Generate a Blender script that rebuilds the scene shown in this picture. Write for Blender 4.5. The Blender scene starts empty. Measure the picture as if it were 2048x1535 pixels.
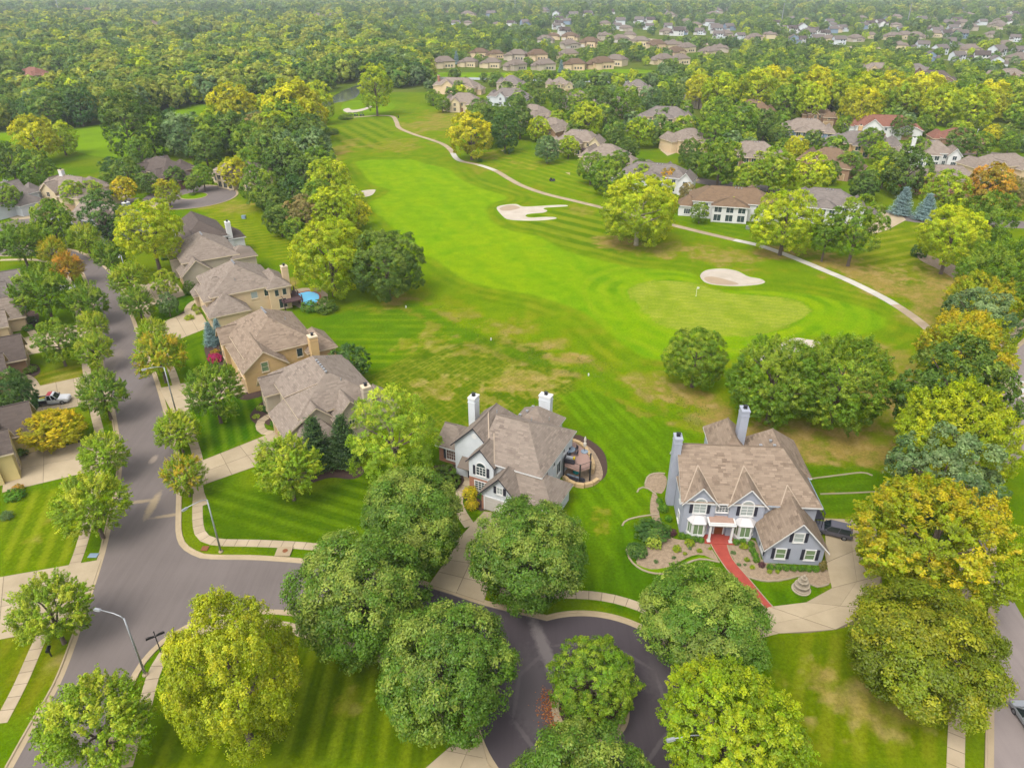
import bpy, bmesh, math, random
import numpy as np
from mathutils import Vector, Matrix

# ------------------------------------------------------------------ camera, sky, sun, exposure
sc = bpy.context.scene
H = 64.0
PITCH = math.radians(29.575)
cd = bpy.data.cameras.new("Camera"); cam = bpy.data.objects.new("Camera", cd)
sc.collection.objects.link(cam)
cd.sensor_width = 36.0; cd.lens = 25.0; cd.clip_end = 30000.0; cd.clip_start = 0.5
cam.location = (0, 0, H); cam.rotation_euler = (math.pi/2 - PITCH, 0, 0)
sc.camera = cam
SUN_EL, SUN_AZ = math.radians(58), math.radians(215)     # azimuth clockwise from +Y
w = bpy.data.worlds.new("World"); sc.world = w; w.use_nodes = True
nt = w.node_tree; bg = nt.nodes["Background"]
sky = nt.nodes.new("ShaderNodeTexSky"); sky.sky_type = 'NISHITA'; sky.sun_disc = False
sky.sun_elevation = SUN_EL; sky.sun_rotation = SUN_AZ; sky.air_density = 1.0; sky.dust_density = 4.0; sky.ozone_density = 1.0
hs = nt.nodes.new("ShaderNodeHueSaturation"); hs.inputs["Saturation"].default_value = 0.22
nt.links.new(sky.outputs[0], hs.inputs["Color"]); nt.links.new(hs.outputs[0], bg.inputs[0])
bg.inputs[1].default_value = 0.15
sl = bpy.data.lights.new("Sun", 'SUN'); sl.energy = 0.6; sl.angle = math.radians(24); sl.color = (1.0, 0.955, 0.87)
sun = bpy.data.objects.new("Sun", sl); sc.collection.objects.link(sun)
sd = Vector((math.sin(SUN_AZ)*math.cos(SUN_EL), math.cos(SUN_AZ)*math.cos(SUN_EL), math.sin(SUN_EL)))
sun.rotation_euler = (-sd).to_track_quat('-Z', 'Y').to_euler(); sun.location = (0, 0, 200)
sc.view_settings.view_transform = 'Standard'; sc.view_settings.look = 'None'; sc.view_settings.gamma = 1.0
sc.view_settings.exposure = 1.44
sc.cycles.use_denoising = True
sc.cycles.max_bounces = 6; sc.cycles.diffuse_bounces = 4; sc.cycles.transmission_bounces = 3; sc.cycles.volume_bounces = 0
sc.cycles.transparent_max_bounces = 4; sc.cycles.caustics_reflective = False; sc.cycles.caustics_refractive = False

# ------------------------------------------------------------------ helpers
COL = sc.collection
rng = np.random.default_rng(7); R = random.Random(11)
FP = 25.0/36.0*2048; SP, CP = math.sin(PITCH), math.cos(PITCH)
def g(u, v, z=0.0):
    "ground point seen at a point of the survey picture (2048 wide), at height z"
    x = (u-1024)/FP; y = (v-767.5)/FP
    dz = SP + y*CP; t = (H-z)/dz
    return (x*t, (CP - y*SP)*t)
def mpp(u, v, z=0.0):
    y = (v-767.5)/FP
    return (H-z)/(SP+y*CP)/FP
def gl(pts, z=0.0): return [g(u, v, z) for u, v in pts]
def s2l(c):
    c = np.asarray(c, float)/255.0
    return np.where(c <= .04045, c/12.92, ((c+.055)/1.055)**2.4)
def C(r, g_, b, k=0.5):
    "picture colour -> base colour"
    return tuple(float(x) for x in np.clip(s2l((r, g_, b))*k*.8, 0, .85))
def tag(o, label=None, cat=None, group=None, kind=None):
    if label: o["label"] = label
    if cat: o["category"] = cat
    if group: o["group"] = group
    if kind: o["kind"] = kind
    return o
def link(o, parent=None):
    COL.objects.link(o)
    if parent is not None: o.parent = parent
    return o
def empty(name, loc, rz=0.0):
    o = bpy.data.objects.new(name, None); o.empty_display_size = .3
    o.location = (loc[0], loc[1], loc[2] if len(loc) > 2 else 0.0); o.rotation_euler = (0, 0, rz)
    return link(o)
def mobj(name, verts, faces, mat, parent=None, mats=None, midx=None, smooth=False, uvs=None):
    me = bpy.data.meshes.new(name); me.from_pydata([tuple(map(float, v)) for v in verts], [], faces)
    for m in (mats or [mat]): me.materials.append(m)
    if midx is not None: me.polygons.foreach_set("material_index", np.array(midx, dtype=np.int32))
    if smooth: me.polygons.foreach_set("use_smooth", np.ones(len(me.polygons), dtype=bool))
    if uvs is not None:
        l = me.uv_layers.new(name="UVMap"); l.data.foreach_set("uv", np.array(uvs, dtype=np.float32).ravel())
    me.update()
    return link(bpy.data.objects.new(name, me), parent)
class MB:
    "collects boxes, tubes, lathes and prisms into ONE mesh"
    def __init__(s): s.v = []; s.f = []; s.m = []
    def add(s, v, f, m=0):
        n = len(s.v); s.v += [tuple(x) for x in v]; s.f += [tuple(i+n for i in q) for q in f]; s.m += [m]*len(f); return s
    def box(s, x0, x1, y0, y1, z0, z1, m=0, tx=0.0, ty=0.0, rz=0.0, c=None):
        v = [(x0, y0, z0), (x1, y0, z0), (x1, y1, z0), (x0, y1, z0), (x0+tx, y0+ty, z1), (x1-tx, y0+ty, z1), (x1-tx, y1-ty, z1), (x0+tx, y1-ty, z1)]
        if rz:
            cx, cy = c or ((x0+x1)/2, (y0+y1)/2); k, q = math.cos(rz), math.sin(rz)
            v = [(cx+(a-cx)*k-(b-cy)*q, cy+(a-cx)*q+(b-cy)*k, d) for a, b, d in v]
        return s.add(v, [(0, 3, 2, 1), (4, 5, 6, 7), (0, 1, 5, 4), (1, 2, 6, 5), (2, 3, 7, 6), (3, 0, 4, 7)], m)
    def tube(s, pts, rad, n=8, m=0, cap=True):
        P = [Vector(p) for p in pts]; rad = rad if hasattr(rad, '__len__') else [rad]*len(P); base = len(s.v); rings = []
        for i, p in enumerate(P):
            d = (P[min(i+1, len(P)-1)]-P[max(i-1, 0)]).normalized()
            a = d.cross(Vector((0, 0, 1)) if abs(d.z) < .95 else Vector((1, 0, 0))).normalized(); b = d.cross(a)
            rings.append([p+(a*math.cos(t)+b*math.sin(t))*rad[i] for t in [2*math.pi*k/n for k in range(n)]])
        v = [q for r in rings for q in r]; f = []
        for i in range(len(P)-1):
            for k in range(n): f.append((i*n+k, i*n+(k+1) % n, (i+1)*n+(k+1) % n, (i+1)*n+k))
        if cap: f.append(tuple(range(n))[::-1]); f.append(tuple((len(P)-1)*n+k for k in range(n)))
        return s.add(v, f, m)
    def lathe(s, prof, n=20, m=0, c=(0, 0)):
        v = [(c[0]+r*math.cos(2*math.pi*k/n), c[1]+r*math.sin(2*math.pi*k/n), z) for r, z in prof for k in range(n)]; f = []
        for i in range(len(prof)-1):
            for k in range(n): f.append((i*n+k, i*n+(k+1) % n, (i+1)*n+(k+1) % n, (i+1)*n+k))
        return s.add(v, f, m)
    def prism(s, poly, axis, a, b, m=0):
        "2-D polygon swept along axis from a to b"
        n = len(poly); mk = {'x': lambda p, t: (t, p[0], p[1]), 'y': lambda p, t: (p[0], t, p[1]), 'z': lambda p, t: (p[0], p[1], t)}[axis]
        v = [mk(p, a) for p in poly]+[mk(p, b) for p in poly]
        f = [tuple(range(n))[::-1], tuple(range(n, 2*n))]+[(i, (i+1) % n, n+(i+1) % n, n+i) for i in range(n)]
        return s.add(v, f, m)
    def build(s, name, mats, parent=None, smooth=False, bevel=0):
        mats = mats if isinstance(mats, (list, tuple)) else [mats]
        o = mobj(name, s.v, s.f, None, parent, mats, s.m, smooth)
        bm = bmesh.new(); bm.from_mesh(o.data); bmesh.ops.recalc_face_normals(bm, faces=bm.faces)
        if bevel: bmesh.ops.bevel(bm, geom=[e for e in bm.edges if len(e.link_faces) == 2 and e.calc_face_angle(0) > .5], offset=bevel, segments=2, affect='EDGES', clamp_overlap=True)
        bm.to_mesh(o.data); bm.free(); return o
def copy_tree(o, parent=None):
    c = o.copy(); COL.objects.link(c); c.parent = parent
    for ch in list(o.children): copy_tree(ch, c)
    return c
def spline(P, step=1.5, closed=False):
    "Catmull-Rom through ground points, resampled evenly"
    P = [np.array(p, float) for p in P]; n = len(P); out = []
    rngi = range(n if closed else n-1)
    for i in rngi:
        a, b, c_, d = (P[(i-1) % n], P[i], P[(i+1) % n], P[(i+2) % n]) if closed else (P[max(i-1, 0)], P[i], P[i+1], P[min(i+2, n-1)])
        k = max(2, int(np.linalg.norm(c_-b)/.4))
        for t in np.linspace(0, 1, k, endpoint=False):
            out.append(.5*((2*b)+(-a+c_)*t+(2*a-5*b+4*c_-d)*t*t+(-a+3*b-3*c_+d)*t**3))
    if not closed: out.append(P[-1])
    out = np.array(out); L = np.r_[0, np.cumsum(np.linalg.norm(np.diff(out, axis=0), axis=1))]
    m = max(2, int(L[-1]/step)+1); q = np.linspace(0, L[-1], m)
    return np.c_[np.interp(q, L, out[:, 0]), np.interp(q, L, out[:, 1])]
def normals2(P):
    d = np.gradient(P, axis=0); d /= np.linalg.norm(d, axis=1)[:, None]+1e-9
    return np.c_[-d[:, 1], d[:, 0]]
def inpoly(X, Y, poly):
    poly = np.asarray(poly); ins = np.zeros(X.shape, bool); n = len(poly)
    for i in range(n):
        x0, y0 = poly[i]; x1, y1 = poly[(i+1) % n]
        if y0 == y1: continue
        c_ = ((Y < y0) != (Y < y1)) & (X < (x1-x0)*(Y-y0)/(y1-y0)+x0); ins ^= c_
    return ins
def sdist(X, Y, poly, closed=True):
    "signed distance, positive inside"
    poly = np.asarray(poly); d = np.full(X.shape, 1e9); n = len(poly)
    for i in range(n if closed else n-1):
        ax, ay = poly[i]; bx, by = poly[(i+1) % n]; ex, ey = bx-ax, by-ay
        t = np.clip(((X-ax)*ex+(Y-ay)*ey)/(ex*ex+ey*ey+1e-9), 0, 1)
        d = np.minimum(d, (X-ax-t*ex)**2+(Y-ay-t*ey)**2)
    d = np.sqrt(d)
    return np.where(inpoly(X, Y, poly), d, -d) if closed else d
def sheet(name, poly, z, mat, parent=None, kind='structure'):
    o = mobj(name, [(x, y, z) for x, y in poly], [tuple(range(len(poly)))], mat, parent)
    bm = bmesh.new(); bm.from_mesh(o.data); bmesh.ops.triangulate(bm, faces=bm.faces)
    for f in bm.faces:
        if f.normal.z < 0: f.normal_flip()
    bm.to_mesh(o.data); bm.free()
    if kind and parent is None: o["kind"] = kind
    return o
def slab_mesh(poly, z0, z1, mat, name, parent):
    "one bevel-edged concrete slab"
    P = np.array(poly); c_ = P.mean(0); n = len(P)
    if np.cross(P[1]-P[0], P[2]-P[1]) < 0: P = P[::-1]
    inn = c_+(P-c_)*(1-.03/np.maximum(np.linalg.norm(P-c_, axis=1), .1))[:, None]
    v = [(x, y, z0) for x, y in P]+[(x, y, z1-.01) for x, y in P]+[(x, y, z1) for x, y in inn]
    f = [tuple(range(2*n, 3*n))]
    for k in range(2):
        f += [(k*n+i, k*n+(i+1) % n, (k+1)*n+(i+1) % n, (k+1)*n+i) for i in range(n)]
    return mobj(name, v, f, mat, parent)

# ------------------------------------------------------------------ materials
def newmat(name):
    m = bpy.data.materials.new(name); m.use_nodes = True; t = m.node_tree
    return m, t, t.nodes, t.links, t.nodes["Principled BSDF"]
def node(N, typ, **kw):
    n = N.new(typ)
    for k, v in kw.items():
        if k.startswith("i_"):
            n.inputs[k[2:].replace("_", " ")].default_value = v
        else: setattr(n, k, v)
    return n
def mixrgb(N, L, fac, a, b, mode='MIX'):
    n = N.new("ShaderNodeMix"); n.data_type = 'RGBA'; n.blend_type = mode; n.clamp_result = False
    for s, x in ((n.inputs[0], fac), (n.inputs[6], a), (n.inputs[7], b)):
        if isinstance(x, bpy.types.NodeSocket): L.new(x, s)
        elif isinstance(x, (int, float)): s.default_value = x
        else: s.default_value = (*x[:3], 1)
    return n.outputs[2]
def mathn(N, L, op, a, b=None, c_=None, clamp=False):
    n = N.new("ShaderNodeMath"); n.operation = op; n.use_clamp = clamp
    for i, x in enumerate((a, b, c_)):
        if x is None: continue
        if isinstance(x, bpy.types.NodeSocket): L.new(x, n.inputs[i])
        else: n.inputs[i].default_value = x
    return n.outputs[0]
def noise(N, L, vec, scale, detail=3, rough=.6):
    n = N.new("ShaderNodeTexNoise"); n.inputs["Scale"].default_value = scale; n.inputs["Detail"].default_value = detail; n.inputs["Roughness"].default_value = rough
    if vec is not None: L.new(vec, n.inputs["Vector"])
    return n.outputs[0]
def ramp(N, L, x, lo, hi):
    n = N.new("ShaderNodeMapRange"); n.clamp = True
    L.new(x, n.inputs[0]); n.inputs[1].default_value = lo; n.inputs[2].default_value = hi
    return n.outputs[0]
def bump(N, L, b, h, dist, strength=.5):
    n = N.new("ShaderNodeBump"); n.inputs["Strength"].default_value = strength; n.inputs["Distance"].default_value = dist
    L.new(h, n.inputs["Height"]); L.new(n.outputs[0], b.inputs["Normal"])
def plain(name, col, rough=.8, sc_=1.5, amt=.12, metal=0.0, fine=18.0, spec=.3):
    m, t, N, L, b = newmat(name)
    tc = N.new("ShaderNodeTexCoord").outputs["Object"]
    n1 = noise(N, L, tc, sc_); n2 = noise(N, L, tc, fine, 2)
    f = mathn(N, L, 'MULTIPLY_ADD', n2, .5, mathn(N, L, 'MULTIPLY', n1, .5))
    f = ramp(N, L, f, .3, .7)
    a = tuple(x*(1-amt) for x in col); c_ = tuple(min(.95, x*(1+amt)) for x in col)
    L.new(mixrgb(N, L, f, a, c_), b.inputs["Base Color"])
    b.inputs["Roughness"].default_value = rough; b.inputs["Metallic"].default_value = metal; b.inputs["Specular IOR Level"].default_value = spec
    return m
def concrete(name, col, stain=.25):
    m, t, N, L, b = newmat(name)
    geo = N.new("ShaderNodeNewGeometry").outputs["Position"]
    n1 = ramp(N, L, noise(N, L, geo, .35, 4), .35, .7); n2 = noise(N, L, geo, 6, 4, .7)
    oi = N.new("ShaderNodeObjectInfo").outputs["Random"]
    c0 = mixrgb(N, L, n1, col, tuple(x*y for x, y in zip(col, (1-stain, 1-stain*1.05, 1-stain*1.2))))
    c1 = mixrgb(N, L, mathn(N, L, 'MULTIPLY', n2, .35), c0, tuple(x*.75 for x in col))
    v = mathn(N, L, 'MULTIPLY_ADD', oi, .16, .9)
    hsv = N.new("ShaderNodeHueSaturation"); L.new(c1, hsv.inputs["Color"]); L.new(v, hsv.inputs["Value"])
    L.new(hsv.outputs[0], b.inputs["Base Color"]); b.inputs["Roughness"].default_value = .95; b.inputs["Specular IOR Level"].default_value = .1
    bump(N, L, b, n2, .01, .3)
    return m
def shingle(name, c1, c2):
    m, t, N, L, b = newmat(name)
    uv = N.new("ShaderNodeTexCoord").outputs["UV"]
    br = N.new("ShaderNodeTexBrick"); L.new(uv, br.inputs["Vector"])
    br.offset = .37; br.offset_frequency = 3; br.squash = .7; br.squash_frequency = 2
    for k, x in (("Scale", 1.0), ("Mortar Size", .012), ("Brick Width", .95), ("Row Height", .3), ("Bias", 0.0)): br.inputs[k].default_value = x
    br.inputs["Color1"].default_value = (*c1, 1); br.inputs["Color2"].default_value = (*c2, 1); br.inputs["Mortar"].default_value = (*[x*.55 for x in c2], 1)
    n1 = noise(N, L, uv, .45, 3); n2 = noise(N, L, uv, 9, 3, .75)
    c_ = mixrgb(N, L, ramp(N, L, n1, .3, .75), br.outputs[0], tuple(x*.8 for x in c1))
    c_ = mixrgb(N, L, mathn(N, L, 'MULTIPLY', n2, .3), c_, tuple(min(.9, x*1.35) for x in c1))
    L.new(c_, b.inputs["Base Color"]); b.inputs["Roughness"].default_value = .95; b.inputs["Specular IOR Level"].default_value = .15
    bump(N, L, b, br.outputs["Fac"], -.02, .6)
    return m
def siding(name, col, lap=.18, amt=.08):
    m, t, N, L, b = newmat(name)
    geo = N.new("ShaderNodeTexCoord").outputs["Object"]
    sx = N.new("ShaderNodeSeparateXYZ"); L.new(geo, sx.inputs[0])
    fr = mathn(N, L, 'FRACT', mathn(N, L, 'DIVIDE', sx.outputs[2], lap))
    n1 = ramp(N, L, noise(N, L, geo, .5, 4), .3, .7)
    c_ = mixrgb(N, L, n1, tuple(x*(1-amt) for x in col), tuple(x*(1+amt*.6) for x in col))
    L.new(c_, b.inputs["Base Color"]); b.inputs["Roughness"].default_value = .7
    bump(N, L, b, fr, -.02, .8)
    return m
def brickmat(name, c1, c2, mort):
    m, t, N, L, b = newmat(name)
    geo = N.new("ShaderNodeTexCoord").outputs["Object"]
    sx = N.new("ShaderNodeSeparateXYZ"); L.new(geo, sx.inputs[0])
    cb = N.new("ShaderNodeCombineXYZ"); L.new(mathn(N, L, 'ADD', sx.outputs[0], sx.outputs[1]), cb.inputs[0]); L.new(sx.outputs[2], cb.inputs[1])
    br = N.new("ShaderNodeTexBrick"); L.new(cb.outputs[0], br.inputs["Vector"])
    for k, x in (("Scale", 1.0), ("Mortar Size", .012), ("Brick Width", .3), ("Row Height", .1)): br.inputs[k].default_value = x
    br.inputs["Color1"].default_value = (*c1, 1); br.inputs["Color2"].default_value = (*c2, 1); br.inputs["Mortar"].default_value = (*mort, 1)
    L.new(br.outputs[0], b.inputs["Base Color"]); b.inputs["Roughness"].default_value = .9
    return m
def glassmat(name, col=(.03, .045, .05)):
    m, t, N, L, b = newmat(name)
    b.inputs["Base Color"].default_value = (*col, 1); b.inputs["Roughness"].default_value = .08; b.inputs["Specular IOR Level"].default_value = .6
    return m
def grassmat(name):
    "mown grass: tone per place in 'Col', fine blades and tufts on top"
    m, t, N, L, b = newmat(name)
    geo = N.new("ShaderNodeNewGeometry").outputs["Position"]
    at = N.new("ShaderNodeAttribute"); at.attribute_name = "Col"
    n1 = ramp(N, L, noise(N, L, geo, .22, 4, .65), .25, .75); n2 = ramp(N, L, noise(N, L, geo, 2.6, 5, .8), .25, .75)
    v = mathn(N, L, 'MULTIPLY_ADD', n1, .26, .87); v2 = mathn(N, L, 'MULTIPLY_ADD', n2, .8, .6)
    vv = mathn(N, L, 'MULTIPLY', v, v2)
    hsv = N.new("ShaderNodeHueSaturation"); L.new(at.outputs["Color"], hsv.inputs["Color"]); L.new(vv, hsv.inputs["Value"])
    L.new(mathn(N, L, 'MULTIPLY_ADD', n1, -.018, .509), hsv.inputs["Hue"])
    L.new(hsv.outputs[0], b.inputs["Base Color"]); b.inputs["Roughness"].default_value = 1; b.inputs["Specular IOR Level"].default_value = 0
    bump(N, L, b, n2, .06, .5)
    return m
def asphalt(name, col, spots=()):
    m, t, N, L, b = newmat(name)
    geo = N.new("ShaderNodeNewGeometry").outputs["Position"]
    n1 = ramp(N, L, noise(N, L, geo, .12, 4), .3, .7); n2 = noise(N, L, geo, 5, 4, .75)
    mp = node(N, "ShaderNodeMapping"); mp.inputs["Rotation"].default_value = (0, 0, -.28); mp.inputs["Scale"].default_value = (1.4, .06, 1); L.new(geo, mp.inputs[0])
    n3 = ramp(N, L, noise(N, L, mp.outputs[0], 1.0, 4, .7), .35, .75)
    c_ = mixrgb(N, L, n1, tuple(x*.86 for x in col), tuple(x*1.12 for x in col))
    c_ = mixrgb(N, L, mathn(N, L, 'MULTIPLY', n3, .42), c_, tuple(x*1.45 for x in col))
    c_ = mixrgb(N, L, mathn(N, L, 'MULTIPLY', n2, .4), c_, tuple(x*.75 for x in col))
    for (x, y, rx, ry, rot, dc, s) in spots:
        mp = node(N, "ShaderNodeMapping", vector_type='TEXTURE'); mp.inputs["Location"].default_value = (x, y, 0); mp.inputs["Rotation"].default_value = (0, 0, rot)
        mp.inputs["Scale"].default_value = (rx, ry, 50); L.new(geo, mp.inputs[0])
        gr = node(N, "ShaderNodeTexGradient", gradient_type='SPHERICAL'); L.new(mp.outputs[0], gr.inputs[0])
        ns = noise(N, L, geo, 1.6, 5, .75)
        fac = mathn(N, L, 'MULTIPLY', ramp(N, L, mathn(N, L, 'MULTIPLY_ADD', ns, .9, mathn(N, L, 'ADD', gr.outputs[1], -.62)), .0, .42), s)
        fac = mathn(N, L, 'MULTIPLY', fac, ramp(N, L, gr.outputs[1], 0.0, .12))
        c_ = mixrgb(N, L, fac, c_, dc)
    L.new(c_, b.inputs["Base Color"]); b.inputs["Roughness"].default_value = .85; b.inputs["Specular IOR Level"].default_value = .25
    bump(N, L, b, n2, .01, .4)
    return m
def leafmat(name):
    "tone of the tree in leaf_tint / leaf_tip, per-tuft and per-leaf variation in lv"
    m, t, N, L, b = newmat(name); N.remove(b); out = N["Material Output"]
    a1 = N.new("ShaderNodeAttribute"); a1.attribute_type = 'INSTANCER'; a1.attribute_name = "leaf_tint"
    a2 = N.new("ShaderNodeAttribute"); a2.attribute_type = 'INSTANCER'; a2.attribute_name = "leaf_tip"
    lv = N.new("ShaderNodeAttribute"); lv.attribute_name = "lv"
    sp = N.new("ShaderNodeSeparateXYZ"); L.new(lv.outputs["Vector"], sp.inputs[0])
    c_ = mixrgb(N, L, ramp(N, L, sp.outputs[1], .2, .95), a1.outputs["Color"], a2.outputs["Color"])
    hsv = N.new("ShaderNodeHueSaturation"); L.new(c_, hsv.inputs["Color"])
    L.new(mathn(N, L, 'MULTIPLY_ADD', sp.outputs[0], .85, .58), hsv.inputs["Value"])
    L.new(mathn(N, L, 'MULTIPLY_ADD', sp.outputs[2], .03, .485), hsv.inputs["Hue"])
    d = N.new("ShaderNodeBsdfDiffuse"); tr = N.new("ShaderNodeBsdfTranslucent"); gl_ = N.new("ShaderNodeBsdfGlossy")
    L.new(hsv.outputs[0], d.inputs[0]); L.new(hsv.outputs[0], tr.inputs[0]); gl_.inputs["Roughness"].default_value = .5; gl_.inputs[0].default_value = (.8, .85, .8, 1)
    m1 = N.new("ShaderNodeMixShader"); m1.inputs[0].default_value = .42; L.new(d.outputs[0], m1.inputs[1]); L.new(tr.outputs[0], m1.inputs[2])
    m2 = N.new("ShaderNodeMixShader"); m2.inputs[0].default_value = .02; L.new(m1.outputs[0], m2.inputs[1]); L.new(gl_.outputs[0], m2.inputs[2])
    L.new(m2.outputs[0], out.inputs[0])
    return m
def watermat(name, col, rough=.06):
    m, t, N, L, b = newmat(name)
    geo = N.new("ShaderNodeNewGeometry").outputs["Position"]
    b.inputs["Base Color"].default_value = (*col, 1); b.inputs["Roughness"].default_value = rough
    bump(N, L, b, noise(N, L, geo, 1.2, 3), .05, .25)
    return m
M = {}
M['grass'] = grassmat("grass"); M['leaf'] = leafmat("leaf")
M['bark'] = plain("bark", (.10, .075, .055), .95, 3, .35); M['palebark'] = plain("pale_bark", (.3, .26, .2), .95, 3, .3)
M['concrete'] = concrete("concrete", C(222, 201, 168, .58)); M['concrete2'] = concrete("driveway_concrete", C(218, 198, 164, .58), .2)
M['kerb'] = concrete("kerb_concrete", C(216, 194, 158, .56), .22)
M['joint'] = plain("joint", C(150, 133, 108), .95)
M['path'] = concrete("path_concrete", C(205, 184, 156, .58), .15); M['newpath'] = concrete("new_path_concrete", C(228, 221, 208, .6), .06)
M['sand'] = concrete("bunker_sand", C(236, 222, 203, .56), .2); M['wetsand'] = plain("damp_sand", C(205, 180, 148), .95, .6, .1)
M['gravel'] = plain("gravel", C(190, 165, 135), .95, 2.2, .45, fine=9.0); M['mulch'] = plain("mulch", C(95, 72, 62), 1, 2, .3)
M['red'] = plain("red_walk", C(205, 90, 74), .9, 1.1, .22)
M['edging'] = concrete("edging", C(214, 196, 165), .15)
M['roofA'] = shingle("brown_shingle", C(196, 173, 150), C(118, 99, 82)); M['roofB'] = shingle("taupe_shingle", C(188, 171, 155), C(130, 115, 103))
M['roofC'] = shingle("grey_shingle", C(168, 156, 147), C(116, 107, 101)); M['roofD'] = shingle("red_shingle", C(178, 124, 104), C(140, 96, 82))
M['roofE'] = shingle("weathered_shingle", C(164, 136, 108), C(124, 102, 82)); M['roofF'] = shingle("dark_shingle", C(130, 116, 107), C(98, 87, 81))
M['grey'] = siding("grey_siding", C(172, 176, 187, .75)); M['white'] = siding("white_siding", C(222, 226, 228, .75))
M['tan'] = siding("tan_stucco", C(214, 178, 122, .8), 1.2, .05); M['khaki'] = siding("khaki_stucco", C(188, 174, 152, .82), 1.2, .05); M['beige'] = siding("beige_stucco", C(222, 194, 154, .8), 1.2, .05)
M['cream'] = siding("cream_stucco", C(226, 206, 165, .75), 1.2, .05); M['stucco'] = siding("white_stucco", C(230, 228, 224, .75), 1.2, .04)
M['yellow'] = siding("yellow_siding", C(220, 198, 130, .75)); M['brown'] = siding("brown_stucco", C(165, 130, 100, .75), 1.2); M['bluegrey'] = siding("blue_siding", C(140, 160, 180, .7))
M['brick'] = brickmat("brick", C(185, 110, 75, .75), C(150, 85, 62, .75), C(180, 160, 140, .7)); M['brick2'] = brickmat("dark_brick", C(150, 95, 85, .75), C(120, 75, 68, .75), C(150, 135, 125, .7))
M['trim'] = plain("white_trim", C(238, 236, 232, .75), .5, 1, .03); M['ctrim'] = plain("cream_trim", C(228, 208, 176, .75), .6, 1, .04); M['dtrim'] = plain("dark_trim", C(60, 58, 66, .8), .6)
M['flash'] = plain("flashing", C(206, 184, 158, .5), .6, 1, .06); M['metalroof'] = plain("white_metal_roof", C(232, 228, 226, .6), .4, 1, .03)
M['shutter'] = plain("dark_shutter", C(52, 52, 64, .8), .6); M['glass'] = glassmat("glass"); M['greenglass'] = plain("green_blind", C(140, 165, 120, .6), .25, 1, .1, spec=.6)  # greenglass: a muted green base colour with slight mottling
M['paleglass'] = plain("pale_blind", C(196, 205, 200, .6), .25, 1, .06, spec=.6); M['door'] = plain("garage_door", C(214, 206, 196, .75), .6, 1, .04); M['wooddoor'] = plain("wood_door", C(140, 85, 50, .7), .5)
M['tandoor'] = plain("tan_garage_door", C(190, 160, 120, .75), .6, 1, .04); M['browndoor'] = plain("brown_garage_door", C(95, 75, 65, .75), .6)
M['galv'] = plain("galvanised", C(200, 202, 205, .6), .4, 2, .06, .5); M['black'] = plain("black_metal", (.012, .012, .014), .5, 1, .1); M['lamp'] = plain("lamp_lens", C(225, 230, 235, .7), .3)
M['stone'] = plain("limestone", C(222, 190, 140, .6), .9, 1.5, .2); M['fountain'] = plain("cast_stone", C(205, 190, 165, .55), .9, 2, .15)
M['paver'] = plain("deck_boards", C(190, 155, 140, .55), .8, 1, .08); M['pool'] = watermat("pool_water", C(60, 178, 222, 1.15), .12); M['pond'] = watermat("pond_water", C(120, 130, 115, .35), .12)
M['paint'] = plain("road_paint", C(232, 228, 224, .55), .7, 2, .1); M['darkwood'] = plain("stained_wood", C(95, 70, 72, .6), .8)
M['tyre'] = plain("tyre", (.012, .012, .012), .9); M['rim'] = plain("alloy", C(175, 175, 178, .6), .35, 2, .05, .7); M['carglass'] = glassmat("car_glass", (.012, .018, .02))
M['carwhite'] = plain("white_paint", C(240, 240, 240, .6), .25, 1, .03, spec=.6); M['cargrey'] = plain("grey_paint", C(125, 122, 132, .5), .25, 1, .04, .3, spec=.6)
M['carred'] = plain("maroon_paint", C(120, 30, 45, .5), .25, 1, .04, spec=.6); M['carsilver'] = plain("silver_paint", C(205, 208, 212, .5), .3, 1, .04, .4); M['carblue'] = plain("blue_paint", C(70, 85, 110, .5), .25, 1, .04, spec=.6)
M['signred'] = plain("red_panel", C(200, 60, 70, .6), .5); M['teal'] = plain("teal_cushion", C(20, 165, 165, .6), .8); M['cushion'] = plain("grey_cushion", C(150, 165, 180, .6), .9); M['parasol'] = plain("parasol_cloth", C(225, 215, 200, .6), .9)
M['yellowp'] = plain("yellow_plastic", C(225, 195, 30, .6), .5); M['taillight'] = plain("tail_light", C(170, 20, 25, .6), .3); M['pink'] = plain("pink_flowers", C(225, 50, 110, .6), .9, 6, .4)

# ------------------------------------------------------------------ ground: outlines
FAIR = spline(gl([(716,323),(785,319),(829,320),(855,329),(896,338),(920,358),(961,376),(1000,388),(1012,397),(985,407),(972,420),(984,443),(1019,461),(1078,473),(1129,500),(1197,519),(1262,535),(1330,540),(1385,546),(1402,572),(1450,580),(1540,582),(1620,590),(1690,605),(1745,622),(1771,640),(1755,660),(1702,672),(1600,673),(1520,690),(1450,720),(1380,726),(1300,718),(1257,695),(1227,671),(1198,645),(1157,619),(1078,593),(1019,581),(961,570),(917,552),(873,520),(832,503),(800,470),(770,440),(748,420),(741,405),(767,392),(782,381),(761,374),(738,362),(726,345)]), 2.0, True)
GREEN = spline(gl([(1262,582),(1290,566),(1340,561),(1400,571),(1460,586),(1530,592),(1590,602),(1617,615),(1612,632),(1560,655),(1480,671),(1400,668),(1330,650),(1285,618)]), 1.5, True)
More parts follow.
